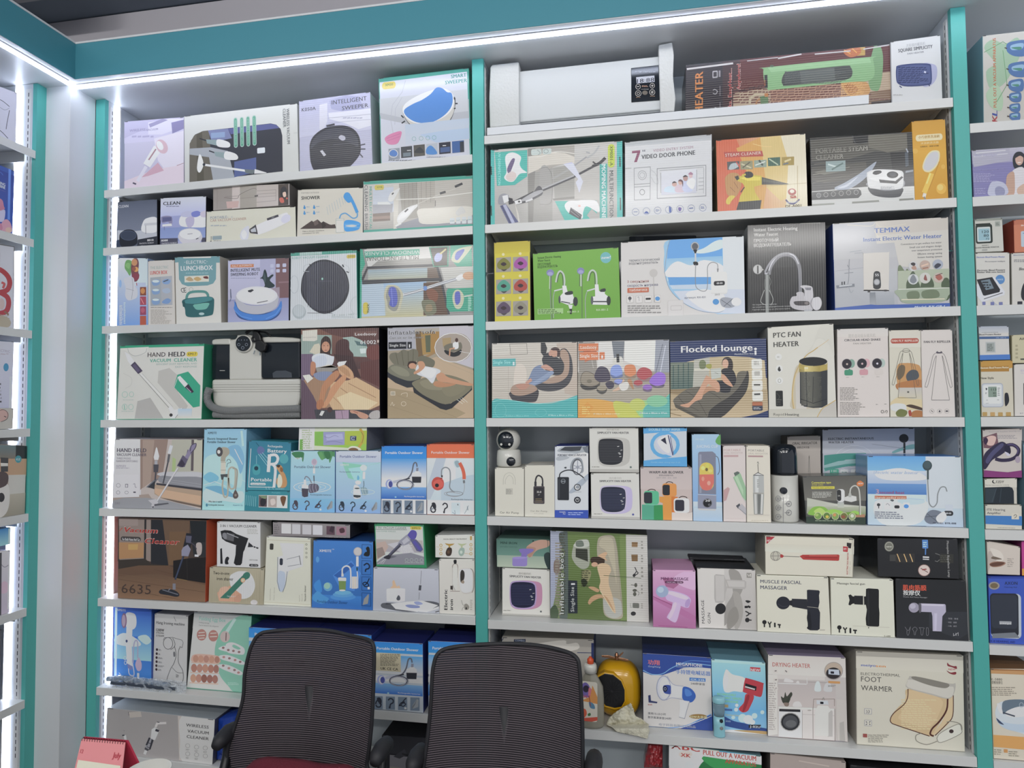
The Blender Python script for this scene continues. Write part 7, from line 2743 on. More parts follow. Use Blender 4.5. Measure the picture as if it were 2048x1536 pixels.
# ---- sixth shelf, right bay
carton('M', [206,447,650,468,655,906,206,884], 'R5', 'c4c2bb', 'white carton of a pink edged square fan heater, below the mini iron', fan(-817, 357, 'b07c98', 'a08ab4', '1e2038', '33385a')+'''
t 360 506 470 15 a09e98 |简约暖风机
n 218 835 290 847 1 8a8880
r 560 846 576 862 55585a
g 206 868 656 906 a4a29c a4a29c''', side='8a8880', top='aeaca6', id='fan_pink', Y='a')
carton('M', [153,172,650,186,650,432,155,413], 'fan_pink', '6f8c80', 'dark green carton of a lilac mini iron, lying on the pink fan heater carton', '''
g 153 172 650 330 456a60 5f8478
g 160 312 650 430 8a9c8c a4b09c
t 190 218 342 22 223c36 B|MINI IRON
t 190 246 345 14 35564e |portable hand iron
b b08a78 430 250 500 200 580 182 640 186 640 240 540 270 500 300 480 330 455 325 440 310 480 290 500 262
b a07a68 430 250 480 245 520 260 480 320 450 330
b 7464a8 370 262 490 262 490 285 440 310 430 330 385 330 385 300 372 290
p 8474b4 302 335 440 333 438 400 420 410 310 408 300 395
b 8f80bc 302 336 340 328 420 328 440 336 400 345 320 345
b 2a3a3a 600 305 650 300 650 430 630 430 600 360
l 4 33504a 630 190 632 250
e 494 194 8 6 1e2c2c''', side='2a3c38', top='4a6a60')
carton('M', [655,98,1556,140,1573,968,655,901], 'R5', '5f7340', 'large green carton of an inflatable bed with a sleeping woman, turned sideways', '''
h 655 98 1573 968 76845a 5a6e3a
g 810 110 1365 960 647a40 5a6c3c
p 9aa0b4 655 98 800 108 760 260 730 500 700 700 660 880 655 901
b 55605c 735 130 775 110 815 120 815 900 740 900 760 800 780 700 750 620 790 520 760 400 790 300 745 220
n 740 120 800 880 30 4a4c40
b 7a6a60 690 380 730 360 740 480 690 480
n 700 200 770 880 26 8a8478
b 4a5a44 655 820 700 780 730 840 720 905 655 900
l 60 6f8448 1330 140 1340 940
b a09884 1090 220 1110 160 1180 140 1240 150 1270 220 1290 400 1310 600 1330 850 1320 920 1260 930 1190 910 1150 860 1140 700 1110 500 1090 320
b b0a890 1110 240 1130 170 1200 160 1240 200 1260 400 1270 600 1250 500 1180 300
b a8a8a0 1150 730 1230 720 1310 760 1320 880 1260 920 1190 900 1155 840
s 5 8a8470 1255 170 1280 300 1300 600 1330 880
b 989c8c 855 310 870 240 900 190 960 180 1010 190 1020 300 1015 420 960 455 900 420 860 360
b b4b6ac 870 230 930 185 1000 185 1015 240 940 260 890 250
p 33362c 890 262 1000 268 1005 385 890 340
b 6a7468 895 200 950 190 965 240 900 245
b 3a2a20 1028 380 1040 345 1090 340 1150 345 1160 390 1140 420 1090 420 1060 425
e 1066 412 30 22 c49a7c
b c4a07c 1100 330 1160 298 1185 310 1165 345 1185 380 1150 360 1120 345
b c8ac88 1090 430 1140 400 1200 420 1220 470 1200 520 1200 600 1230 700 1260 840 1250 870 1180 760 1110 640 1120 560
b b8926c 1010 620 1060 620 1110 650 1090 670 1030 640
b b8926c 1005 760 1040 710 1110 690 1180 720 1240 830 1230 850 1150 730 1060 750 1020 785
l 6 d4c09c 1120 660 1240 860
b 8a8860 950 480 990 460 1030 470 1030 520 1000 580 960 590
n 940 460 1030 620 8 4a4c34
b 2a3020 940 560 970 540 1000 580 965 620
t 784 868 300 46 1e2a20 Bv|Inflatable bed
t 780 866 302 40 c4c8c4 v|Inflatable bed
p 2a3038 820 555 905 560 908 865 820 862
t 876 850 618 34 c4c8c4 v|Single Size
l 16 d0d0cc 848 590 884 590
p bcbab4 1358 136 1556 142 1573 968 1368 955
p 8a6c48 1412 205 1468 206 1466 252 1412 250
l 4 5a4428 1412 215 1468 216
p 7a5f3c 1408 322 1468 322 1468 386 1412 384
l 4 5a4428 1410 345 1468 346
s 8 2a2a2c 1440 440 1455 480 1430 520 1470 500 1460 480
b 2a2a2c 1420 520 1435 500 1450 515 1435 535
e 1450 610 14 20 55564c
l 6 55564c 1405 606 1440 610
e 1440 660 20 14 55564c
e 1440 695 16 20 55564c
s 4 55564c 1450 660 1480 680 1470 710
R 1420 778 1482 830 10 6a6c64
l 5 9a9c94 1400 780 1402 820 1420 818
e 1427 880 24 20 2c2c2e
n 1500 188 1520 275 3 8a8880
n 1500 320 1520 400 3 8a8880
n 1500 430 1520 545 3 8a8880
n 1500 600 1520 700 3 8a8880
n 1500 780 1520 835 3 8a8880
l 4 3c5028 1150 515 1500 545''', side='33382c', top='3c4430', kind='h', gain=1.5, Y='a')
carton('M', [1609,466,2005,472,2010,1012,1612,994], 'R5', 'b884ac', 'pink carton of a mini massage gun with a blue ball head', '''
g 1609 466 2010 700 c094b4 b47ca8
g 1611 690 2010 1012 b87cac a0608c
p 9c5c84 1730 620 1800 640 1900 560 1960 540 1700 540
b c8a0c0 1800 540 1900 480 2005 480 2008 640 1940 640 1850 600
p a86494 1611 720 1800 780 2010 900 2010 960 1611 740
l 6 8a3c6c 1611 712 1800 800
b b8a0cc 1725 680 1760 655 1900 690 1960 735 1955 780 1925 820 1800 770 1740 745 1725 710
b c8b4d8 1740 680 1780 665 1900 700 1940 730 1900 740 1780 700
e 1932 775 22 42 a487b8 20
b bca4cc 1800 765 1865 790 1850 880 1825 950 1790 948 1750 920 1740 900 1780 830
b c8b0d4 1805 775 1830 785 1800 870 1770 920 1755 905
e 1695 665 58 56 8c9cb8
e 1680 650 30 28 a4b4c8
l 4 8c3c70 1660 985 1930 1000
t 1683 558 1938 28 5a2c54 B|MINI MASSAGE
R 1722 566 1892 592 12 4a2040
t 1738 586 1880 15 c8a4c0 b|FASCIAL GUN
p c49ab8 1609 466 2005 472 2005 482 1640 478''', side='8a5c80', top='b888ac', Y='a')
carton('M2', [115,293,513,306,527,726,128,700], 'R5', 'c0bcb6', 'black edged white carton of a grey massage gun, lettered upwards', '''
g 300 295 527 720 b8b4b0 a8a4a0
b 8f8b86 330 310 400 320 430 420 400 500 360 600 300 690 310 560 360 460
b 98948e 360 460 410 480 430 600 400 705 370 700 380 600
b 86827c 330 600 380 560 400 640 350 705 320 700
p c4c0bb 128 300 300 305 300 700 130 700
p a6a29e 232 345 245 335 300 342 310 372 440 378 452 390 450 430 438 440 320 432 308 470 305 515 285 535 240 530 232 500
p b4b0ac 240 345 300 348 300 520 245 520
p b4b0ac 310 380 440 386 440 425 315 420
l 8 a49f9a 310 372 330 430
e 275 572 36 37 1f1f22
R 453 326 488 362 2 8a8680
s 4 c4c0bb 460 335 470 350 480 335 482 355
t 168 670 512 20 36343a v|MASSAGE
t 208 672 600 20 36343a v|GUN
b 222224 445 520 460 516 482 524 462 535
l 14 222224 462 556 480 566
l 16 222224 440 562 462 562
s 8 222224 445 592 462 600 470 612 450 625
l 8 222224 465 606 486 608
e 458 652 15 16 222224
l 8 222224 470 652 488 654''', side='141416', top='1a1a1c', kind='g', Y='a', id='mgun')
carton('M2', [62,221,446,236,446,300,62,290], 'mgun', '1b1b1e', 'black carton lid lying across the top of the grey massage gun carton', '''
l 8 2c2c30 80 240 440 254
t 425 250 310 10 8a8a8e u|Cordless
e 180 268 8 4 33333a''', Y=.12, D=.06, side='151517', top='232326')
carton('M2', [521,343,1012,358,1030,755,528,739], 'R5', 'c6c2b2', 'white carton of a navy muscle massager with a round head', '''
t 549 396 830 24 3c4058 b|MUSCLE FASCIAL
t 549 438 733 26 3c4058 b|MASSAGER
p 24262f 868 445 880 442 948 446 955 455 950 480 953 530 945 570 957 600 955 715 940 726 890 726 875 718 870 580
b 1b1d24 875 600 868 640 876 690 868 710 885 720 900 700 890 600
p 26282f 765 505 868 508 872 580 768 562
p 1e2026 745 520 768 515 768 555 745 548
e 706 535 47 45 24262f
s 3 3a3c46 670 540 700 560 740 555
s 3 9a968a 870 560 955 570
l 8 a8a498 955 722 990 722
e 577 672 15 15 222224
l 9 222224 577 685 577 708
s 8 222224 602 668 612 685 625 668
l 9 222224 614 685 615 710
R 643 674 655 708 5 222224
l 10 222224 668 688 690 690
l 9 222224 680 690 681 712''', side='9a9688', top='c9c5b8', id='fascial', Y='a')
carton('M2', [580,76,1190,96,1181,352,582,325], 'fascial', 'c4c0b0', 'white carton of a red electric whisk, lying on the muscle massager carton', '''
p a02c38 588 78 648 80 590 130
t 592 112 626 14 d8b8b4 Bi|NEW
g 580 125 1190 200 c0bcac cac6b6
e 652 207 34 30 b0ac9e
o 652 207 34 30 3 6a6660
o 652 207 18 30 3 6a6660
l 3 6a6660 620 207 686 207
b a03434 684 200 692 196 706 205 706 212 694 220 684 214
l 4 6a6660 706 209 815 214
p a4322e 815 210 835 200 1080 200 1088 206 1085 238 1078 242 840 232
l 4 7a1f20 850 216 1075 222
l 3 c46a60 880 206 1070 208
p a82c34 1112 145 1146 148 1144 184 1112 180
p 2c282a 1138 120 1170 124 1166 160 1148 156 1146 146 1138 144
n 1116 155 1140 172 2 d8b0ac
t 1146 332 188 11 a04444 Bv|ELECTRIC EGG BEATER
t 1160 332 245 6 8a8478 v|mixer set
l 3 9a9688 1176 100 1178 350''', side='8a867a', top='c4c0b2', kind='m')
carton('M2', [1026,364,1456,374,1469,770,1032,756], 'R5', 'c8c4b4', 'white carton of a black fascia gun with a flat head', '''
t 1072 404 1262 14 3a3a38 b|Massage fascial gun
p 1c1d1f 1270 436 1285 432 1352 436 1358 446 1358 560 1362 600 1360 690 1350 696 1285 694 1272 686 1268 640 1276 580 1268 540
b 26272a 1280 470 1290 465 1294 680 1282 685
p 1c1d1f 1256 488 1272 486 1272 545 1256 545
l 4 b4b0a4 1254 484 1256 548
p 202124 1190 482 1250 484 1250 545 1190 542
p 1c1d1f 1150 480 1165 474 1180 488 1190 488 1190 536 1178 538 1162 550 1150 545 1158 512
g 1180 690 1430 704 b0ac9e c8c4b4
e 1088 704 15 15 1c1c1e
l 9 1c1c1e 1088 718 1088 740
s 8 1c1c1e 1115 702 1126 718 1140 704
l 9 1c1c1e 1128 718 1129 744
R 1157 706 1170 744 5 1c1c1e
l 10 1c1c1e 1182 722 1208 724
l 9 1c1c1e 1196 724 1197 746
t 1394 764 1436 10 5a5850 b|S-688''', side='8f8c80', top='c8c4b8', id='fgun', Y='a')
carton('M2', [1471,368,1946,379,1970,792,1478,772], 'R5', '202226', 'black carton of a lilac massage gun with red and white Chinese words', '''
g 1471 368 1970 792 1d1f22 25272c
p 2c2f35 1700 590 1965 590 1968 740 1900 780 1700 700
t 1520 440 1680 30 c8492c B|肌肉筋膜
t 1522 474 1638 28 c4c4c2 B|按摩仪
t 1524 492 1688 9 9a9a9c |Muscle And Fascia Massager
e 1596 562 36 34 8f8a9c
e 1588 552 20 18 a8a4b4
l 20 8f8a9c 1625 555 1640 560
R 1636 532 1815 596 10 a49fb4
R 1650 536 1800 552 6 b9b4c8
p a49fb4 1715 590 1815 590 1790 620 1785 726 1724 724 1722 620
p b4afc4 1735 600 1755 600 1750 720 1735 720
b 55535c 1628 535 1645 540 1645 590 1632 592
s 3 6a6a70 1535 695 1548 715 1560 720 1572 695 1560 750 1550 748 1548 720
s 3 6a6a70 1585 710 1602 696 1618 710 1608 730 1605 750 1598 748 1596 730 1585 710
s 3 6a6a70 1632 700 1665 702 1660 715 1655 750 1645 748 1642 715 1632 700
s 3 6a6a70 1682 700 1694 705 1694 750 1682 752 1680 720 1682 700
t 1815 640 1898 9 8a8a90 b|· · 智能 · 静音
t 1815 666 1888 9 8a8a90 b|· · 深层 · 按摩
t 1815 692 1888 9 8a8a90 b|· · 六档 · 调节
l 3 a4a4a8 1866 738 1866 756 1882 748 1882 736
l 3 a4a4a8 1898 756 1898 734 1884 744 1884 756''', side='17181a', top='1c1d1f', kind='g', id='lilacgun', Y='a')
carton('M2', [1346,92,1895,95,1908,362,1350,350], 'lilacgun', '1e1f22', 'black carton of a mosquito lamp, on the black lilac massage gun carton', '''
e 1426 145 32 34 6a6a60
o 1426 145 26 28 3 a8a89c
t 1408 152 1444 10 c4c4b8 b|NEW
l 44 3a3a38 1430 222 1480 222
l 60 2c2a28 1470 222 1600 222
s 6 c8a46c 1480 195 1490 220 1500 248
s 6 c8a46c 1526 195 1536 220 1546 248
s 6 c8a46c 1566 195 1576 220 1586 248
l 50 1a1c22 1600 222 1690 222
p c4c4c4 1655 210 1698 212 1698 222 1655 220
p c4c4c4 1655 226 1698 228 1698 234 1655 232
R 1650 100 1692 158 4 4478b8
n 1656 112 1686 150 3 a0c0e0
l 8 4478b8 1674 158 1673 200
l 4 6a6a68 1740 190 1770 200 1778 225 1755 245 1738 240
l 60 2c2c28 1770 222 1865 225
n 1775 200 1860 250 4 44443c
e 1664 304 40 38 c4b4ac
o 1664 304 40 38 4 8a6a64
l 5 6a4a48 1640 290 1690 318
l 8 8a3434 1650 300 1680 296
t 1818 108 348 16 9a9a98 bd|Mosquito Repellent Lamp''', side='151618', top='1b1c1e', kind='g')
# ---- seventh shelf, right bay
carton('N', [185,190,970,214,970,900,185,860], 'R6', '9a968f', 'pale grey carton behind the right chair and the detergent bottle', '''
p 2c3448 290 208 390 205 390 232 288 232
t 300 226 380 16 8a94a8 B|COMBO
b c0bcb4 430 260 520 240 720 216 740 250 830 240 830 300 600 330 440 300
l 5 1c2444 200 200 160 260
l 6 24305c 830 328 950 330
r 950 240 970 900 24305c''', side='24305c', top='a8a49c', Y=.1, D=.15)
carton('N', [1388,326,1971,365,1986,990,1392,950], 'R6', 'bcb9b6', 'blue and white carton of a hand held megaphone', '''
p 20408c 1388 326 1971 365 1974 455 1860 444 1740 450 1640 485 1560 512 1460 510 1388 482
s 7 6a9cd0 1392 470 1470 505 1560 500 1640 450 1760 410 1971 430
s 5 4a7cbc 1700 420 1800 390 1971 400
b 20408c 1700 985 1800 940 1900 880 1990 860 1990 1000
s 7 5a8cc4 1392 950 1600 965 1760 945 1880 890 1975 845
s 5 c4c8cc 1500 965 1700 965 1850 915 1980 860
t 1432 418 1532 34 c86464 B|功翔
t 1434 442 1540 14 a8b4d0 i|GongXiang
t 1676 428 1898 26 c4ccd4 B|MEGAPHONE
l 3 a8b8cc 1676 440 1900 450
t 1674 496 1965 30 5a78b0 B|手持锂电喊话器
p 2868b0 1790 532 1925 540 1925 568 1790 560
t 1800 556 1915 18 b4c8dc B|GX-33B
t 1800 590 1920 16 55585c b|240秒录音
e 1570 622 60 104 b9bac4
o 1570 622 60 104 7 8a90a8
e 1578 622 46 88 c4c6cc
b 2c4490 1562 622 1575 598 1628 602 1632 668 1600 672 1572 660
e 1582 628 20 26 161c34
o 1582 628 9 12 4 8a94b4
p c8c9cc 1618 560 1660 600 1740 608 1735 700 1640 712 1590 725 1632 680 1632 602
s 6 9a9cac 1600 520 1650 590 1740 606
s 6 9a9cac 1590 725 1640 705 1735 720
b 2454a4 1740 610 1800 625 1838 670 1838 710 1800 745 1735 720 1728 660
b 3f74bc 1750 630 1790 640 1810 680 1760 690
p c4c4c6 1705 722 1790 735 1770 800 1752 882 1700 868 1708 790
l 5 8a8c98 1790 735 1765 820 1748 885 1700 870
p 26305c 1436 685 1456 680 1460 730 1516 740 1512 752 1440 745
t 1434 768 1470 10 a04848 b|麦克风
t 1434 846 1588 16 4a4c54 |使用15-25小时
t 1434 880 1636 16 4a4c54 |数字高清录音240秒
t 1528 944 1840 18 9498a0 B|电子科技有限公司出品
e 1862 865 75 20 8a6a34
t 1790 874 1938 18 d0c09c B|25W大音量''', side='182858', top='16285c', kind='g', Y='a')
carton('N2', [80,241,461,266,472,778,96,748], 'R6', '7ab0c8', 'light blue carton of a red handled loudhailer, behind the cyan mist sprayer', '''
g 80 241 472 640 8abccc 5a9cc8
p 9cc4d0 80 241 461 266 461 285 80 262
g 85 580 472 778 5a9cc8 78a8d0
b d8c8bc 162 420 165 370 180 320 195 318 230 350 320 380 310 470 240 470 200 480 172 470
b e4d8cc 165 420 170 370 190 330 200 400 180 460
b a8303c 318 385 335 378 440 410 448 425 435 505 405 508 380 500 310 478 304 460
p 1c1c20 320 414 400 438 396 468 318 448
l 10 b8b4b4 318 438 388 458
b a8303c 325 490 382 505 350 590 330 615 300 620 275 600 280 585 310 550
b 8a2430 330 505 350 510 320 600 300 612
p b0303c 354 297 426 302 426 332 354 326
t 358 326 422 20 dcd0cc B|NEW
t 122 496 252 16 7ab87c B|RECHARGEABLE
t 120 520 292 16 7ab87c B|RECORD SIREN
t 130 545 270 16 7ab87c B|MEGAPHONE
r 170 563 200 585 a08858
r 172 592 228 610 3a5c94
t 180 640 370 12 b8b070 b|Functional battery 6.16 Hours
e 260 570 12 12 b8d8e8
e 255 600 14 14 b4d4e8
e 300 660 30 30 a8d0e4
e 340 670 34 32 b8dcec
e 385 645 20 20 a8d0e4
e 370 690 20 18 b8dcec
e 440 620 14 14 a8d0e4
e 235 655 14 12 a8d0e4
b 24407c 150 640 240 680 330 700 380 720 470 735 472 760 300 740 150 700
b c4cccc 180 740 300 745 472 770 472 782 96 755
b a88a58 240 745 330 745 472 755 472 775 380 765
p 23252c 344 706 430 708 428 732 344 728
t 352 726 424 16 b8bcc0 B|J-02U
t 180 685 216 12 9ab0d0 |300''', side='3f5c70', top='5f8c9c', Y='a')
carton('N2', [481,210,1028,232,1043,830,480,786], 'R6', 'b0aaa6', 'cream carton of a drying heater above a washing machine', '''
g 481 210 1030 370 bcb6b0 c4beb8
t 511 290 775 30 a45048 b|DRYING HEATER
p bdb7b2 514 345 880 362 880 390 514 375
g 545 380 960 590 a8a09e b4aaa6
p c4beb8 480 345 545 350 548 770 480 780
n 485 400 540 740 22 a09894
p c8c4c0 550 405 750 412 750 418 550 411
l 4 c8c4c0 752 370 754 415
b c4bebc 590 395 600 372 625 378 655 390 652 402 600 400
b c4bebc 675 405 690 390 700 408
l 3 8f8884 760 400 960 408
b b8c0c0 806 460 818 400 842 402 852 462
b b4b4b4 872 462 885 410 920 412 930 466
b 3a3c34 580 540 570 500 590 510 600 470 612 500 640 470 650 490 625 530 615 550 592 550
b 34382f 576 520 600 540 630 500 636 520 612 560
b 7a6a60 590 545 626 548 620 570 598 568
b c4bebc 652 565 665 540 700 538 718 570 700 576 660 574
p c8c2bc 552 572 950 590 950 602 552 584
p c2bcb8 552 584 950 602 950 820 552 790
p c8c4c0 556 588 718 596 718 798 555 790
p 26262a 558 588 706 594 706 612 558 606
e 636 682 66 62 26282c
e 636 682 52 48 44464a
e 640 695 38 26 5a5c5e
o 636 682 68 64 6 9a9894
l 3 8f8884 720 600 720 800
l 3 6a5450 795 580 796 805
l 3 6a5450 950 590 952 820
l 3 a8a09c 722 628 950 640
e 770 600 14 5 a09894
p a8a4a0 900 570 935 610 935 790 900 790
p c4c0bb 822 580 830 565 900 568 925 600 905 620 905 785 808 782 810 610
p b4b8bc 820 528 900 532 906 560 822 556
R 846 538 870 556 4 1e1e24
s 5 8a8680 860 528 870 510 876 528
l 3 7a6a64 800 520 948 520 948 570
l 3 7a6a64 800 520 795 600
e 942 322 66 62 8a8280
e 942 318 62 54 a89888
e 940 338 52 40 2a2628
p a8b0bc 905 310 980 314 985 352 905 345
R 920 325 945 342 3 1e1e28
r 904 392 988 412 b8854c
n 902 420 965 435 2 7a7a78
R 518 312 548 336 3 c0bab4
R 592 312 622 338 3 c0bab4
l 7 6a6462 526 322 540 320
l 7 6a6462 600 318 612 330
R 520 372 550 396 3 c0bab4
l 7 6a6462 528 384 542 382
R 520 432 550 456 3 c0bab4
s 4 8a8480 528 450 535 440 542 445
p b4aea8 960 520 1030 530 1043 830 970 815 960 700
p a09c96 985 690 1015 680 1025 825 985 820
l 3 6a5450 552 790 950 822''', side='8a8480', top='7a7088', Y='a')
carton('N2', [1101,186,1858,217,1872,897,1106,846], 'R6', 'bbb7a8', 'large cream carton of a quilted foot warmer, last of the seventh shelf', '''
g 1101 186 1872 340 b4b0a4 bebaac
p 9a968c 1101 186 1858 217 1858 250 1101 218
t 1137 290 1238 18 4a5a9c B|meiyo
t 1240 296 1308 18 c07a34 B|sen
t 1135 352 1412 20 55534e |ELECTROTHERMAL
t 1137 398 1280 38 4a4846 |FOOT
t 1137 460 1358 38 4a4846 |WARMER
b 7a2c34 1746 265 1760 280 1790 290 1810 290 1812 310 1780 298 1748 288
b 7a2c34 1740 320 1760 340 1790 350 1808 345 1805 330 1770 335
t 1752 318 1802 14 a85a5c Bi|NEW
b b8a078 1470 450 1740 520 1745 600 1700 680 1640 770 1620 785 1400 710 1350 690 1345 650 1400 580 1455 530
b c0a880 1480 460 1700 520 1690 620 1620 720 1500 700 1400 660 1440 590
b c0aa84 1742 520 1785 500 1785 640 1740 710 1650 780 1640 770 1720 660
n 1420 520 1680 740 14 c8b48c
s 6 4a2420 1468 450 1465 510 1440 560 1370 620 1345 660 1350 690 1400 712 1620 785
s 12 4a2420 1748 520 1740 600 1690 680 1640 730 1625 770 1650 785
s 6 4a2420 1788 495 1784 640 1740 700 1660 780
b a4a098 1462 400 1475 372 1505 362 1760 412 1802 410 1800 460 1780 505 1740 520 1640 495 1466 445
b b8b4aa 1464 400 1490 385 1740 430 1790 440 1780 500 1735 512 1640 485 1470 440
b 77736a 1500 380 1520 362 1700 400 1760 420 1730 445 1620 425
R 1160 588 1213 632 4 8a8a94
R 1163 591 1210 629 3 bdb9ac
s 4 4a4a58 1175 600 1180 612 1176 624
s 4 4a4a58 1190 600 1195 612 1188 624
R 1160 670 1213 716 4 8a8a94
R 1163 673 1210 713 3 bdb9ac
l 5 3a3a4c 1170 682 1180 690
l 5 3a3a4c 1202 680 1194 690
l 5 3a3a4c 1170 706 1180 698
l 5 3a3a4c 1202 706 1194 698
R 1150 768 1180 796 3 8a4440
n 1186 772 1336 832 5 8a867c
b c4c0b4 1672 800 1700 760 1820 700 1845 735 1835 770 1700 830
s 4 7a766c 1672 800 1700 760 1820 700 1845 735 1835 770 1700 830 1672 800
e 1774 750 16 14 3a2c2c
s 5 7a766c 1850 740 1840 700 1780 680 1740 685
s 5 7a766c 1675 820 1600 845 1530 820 1525 780 1560 765
l 4 8a8678 1106 846 1872 897''', side='8f8a80', top='9a968c', Y='a')
carton('P', [1338,1489,1523,1512,1524,1700,1336,1680], 'R7', '2f7c50', 'green and blue cupping set carton at the very bottom under the megaphone', '''
g 1338 1489 1524 1540 3c8cb4 4a98c4
p bdb8b0 1338 1489 1440 1500 1440 1540 1338 1536
b c0c8c8 1338 1489 1420 1500 1400 1536 1340 1530
b 1f6a3a 1395 1560 1400 1530 1420 1515 1440 1524 1470 1520 1524 1525 1530 1600 1400 1600
b 2f8a4a 1405 1515 1440 1508 1480 1520 1510 1530 1450 1540
p c8c8c0 1405 1500 1523 1512 1523 1528 1470 1520 1400 1510
t 1342 1496 1400 12 a43430 B|ABC
e 1372 1507 14 6 c4b4ac
t 1362 1511 1382 7 a43430 B|XK
t 1408 1508 1512 9 a83c30 B|PULL OUT A VACUUM
t 1452 1524 1512 8 a83c30 B|APPARATUS
e 1380 1528 9 9 b8ccd4''', side='1a3a48', top='55707a', kind='g')
carton('P', [1540,1506,1692,1524,1692,1690,1538,1680], 'R7', '968a84', 'grey brown cardboard carton at the very bottom under the drying heater', '''
l 2 a89c94 1600 1520 1660 1530''', side='5a5450', top='8a807a')
carton('P', [1700,1530,1925,1556,1925,1700,1700,1690], 'R7', '181a1e', 'black carton at the very bottom under the foot warmer', 'n 1720 1540 1900 1550 1 33363c', side='121316', top='15161a')
# ================================================================== cut-off far right bay
carton('O', [232,172,520,140,520,556,237,580], 'S0', 'c0bdb4', 'white carton of a blue cupping set with green sketches, at the far right top', '''
b 9ab89a 240 230 280 190 340 210 400 180 420 240 380 330 330 400 270 420 250 340 290 300
b a8c4a4 250 440 300 400 330 460 320 520 270 500
l 3 6a9c6c 240 250 330 200 380 230
l 3 6a9c6c 330 240 350 400 300 480
t 299 505 183 15 c06038 Bv|PULL OUT A VACUUM APPARATUS
t 303 574 545 26 a83c40 Bvi|K
t 303 545 522 26 3c4c9c Bvi|L
'''+''.join('b 4a70a4 %d %d %d %d %d %d %d %d %d %d %d %d\nb 8ab0cc %d %d %d %d %d %d %d %d\nb 4a8a74 %d %d %d %d %d %d\nl 5 4a3a3a %d %d %d %d\n' % (x-w, y-h*.6, x-w*.2, y-h, x+w, y-h, x+w, y+h*.8, x-w*.2, y+h, x-w, y+h*.4, x-w*.6, y-h*.4, x+w*.6, y-h*.7, x+w*.5, y, x-w*.5, y+h*.2, x-w*.6, y-h*.1, x+w*.4, y-h*.2, x+w*.3, y+h*.2, x-w-12, y-h*.1, x-w, y)
 for x, y, w, h in ((398, 232, 48, 36), (402, 330, 44, 34), (392, 404, 34, 28), (388, 458, 27, 22), (386, 506, 24, 19), (386, 546, 24, 18))), side='5f8a94', top='c4c4bc', Y=.012)
carton('O', [180,722,520,700,520,930,190,938], 'S1', '7c78ac', 'lavender carton with a smiling woman in a white top, at the far right', '''
g 180 700 520 770 b4b2c0 9c98b8
p a8a6b8 180 725 358 712 362 770 190 800
l 4 d0cfd4 200 735 340 722
l 4 c8c7d0 190 752 350 738
t 196 752 300 12 8f8cb4 i|foot massager
b 242a34 378 800 374 760 390 732 420 732 434 760 432 800 410 820 390 812
e 406 766 20 28 c4a090
b 2a2a34 384 760 390 738 425 736 430 760 410 748
l 4 e0d8d4 398 782 414 780
b d0ccd0 372 850 378 815 430 810 432 930 380 932
b bc9884 342 870 350 836 378 824 384 870 380 930 345 932
b c8a894 398 900 440 880 440 930 400 928
b b4b6cc 255 910 275 868 320 870 345 890 350 925 300 932 262 930
b 8a8cac 290 900 310 890 335 905 330 932 295 932
n 188 828 300 870 6 a09cc4
t 190 820 330 10 8f8bb8 b|foot massager set
n 195 895 250 925 4 9a96c0''', side='5a5880', top='8a88a8', kind='h')
carton('O', [198,1215,363,1212,365,1460,208,1468], 'S2', 'c4c2bc', 'white carton of a black blood pressure monitor lying tilted, far right third shelf', '''
t 204 1240 340 9 6a78b4 Bi|Electronic Blood Pressure Monitor
t 246 1260 342 6 55586c b|Microcomputer intelligent
t 206 1305 340 9 35363c Bi|Electronic Blood Pressure
t 206 1314 340 8 35363c Bi|Monitor With voice function
e 318 1343 22 22 4a80b8
t 304 1347 332 7 c4d4e8 b|VOICE
p c8cad0 200 1370 290 1330 340 1400 338 1415 230 1450 205 1420
p 26282e 205 1345 280 1332 318 1390 315 1402 245 1420 236 1418
p 6a7c88 225 1350 268 1342 288 1385 250 1394
n 232 1352 276 1388 3 26282e
l 3 26282e 240 1435 330 1405
s 4 a8acb8 280 1440 300 1460 330 1465
R 232 1448 248 1462 2 6a70a0
R 272 1448 290 1462 2 6a70a0
R 312 1448 330 1462 2 6a70a0''', side='8a8880', top='a8a69e', id='bpm')
carton('O', [195,1052,328,1046,336,1206,199,1211], 'bpm', 'bcbcb4', 'small white carton of a wrist blood pressure monitor on the tilted monitor carton', '''
p 8a9088 195 1052 328 1046 328 1056 195 1062
R 292 1062 318 1086 3 9aa098
n 296 1068 314 1082 2 6a6e6a
R 199 1078 282 1166 10 26302c
R 206 1090 272 1158 5 c0c8c8
R 212 1098 268 1152 3 8ab0bc
t 230 1118 262 13 26343c b|120
t 238 1136 262 13 26343c b|80
t 248 1150 264 9 26343c b|72
l 8 26302c 200 1078 270 1074
t 230 1180 262 5 55585a b|RISHKO
t 198 1192 312 6 55585a B|BLOOD PRESSURE MONITOR
R 230 1196 256 1203 2 9a9c98''', side='8f8f88', top='c4c4bc')
carton('O', [370,1216,520,1210,520,1455,374,1460], 'S2', 'c2bfb8', 'cream carton at the right border, on the far right third shelf', '''
t 382 1228 440 6 4a5c8c b|Electronic
t 408 1298 500 14 3a3a40 Bi|Blood Pressure
n 384 1245 470 1260 2 7a7a80
b 2a2a30 418 1400 440 1350 500 1350 500 1440 430 1440
R 400 1444 424 1460 2 2c2e38''', side='8a8880', top='c4a89c', id='bcream')
carton('O', [382,1056,520,1048,520,1204,386,1208], 'bcream', 'b4684c', 'orange carton cut by the right border, on the cream one', '''
p c07454 382 1080 520 1070 520 1204 384 1208
t 418 1086 500 7 d4ccc4 B|Blood Pressure
R 416 1110 520 1180 6 a8b8c4
l 4 6a8aa8 425 1120 500 1120''', side='8f3c2c', top='a84c34')
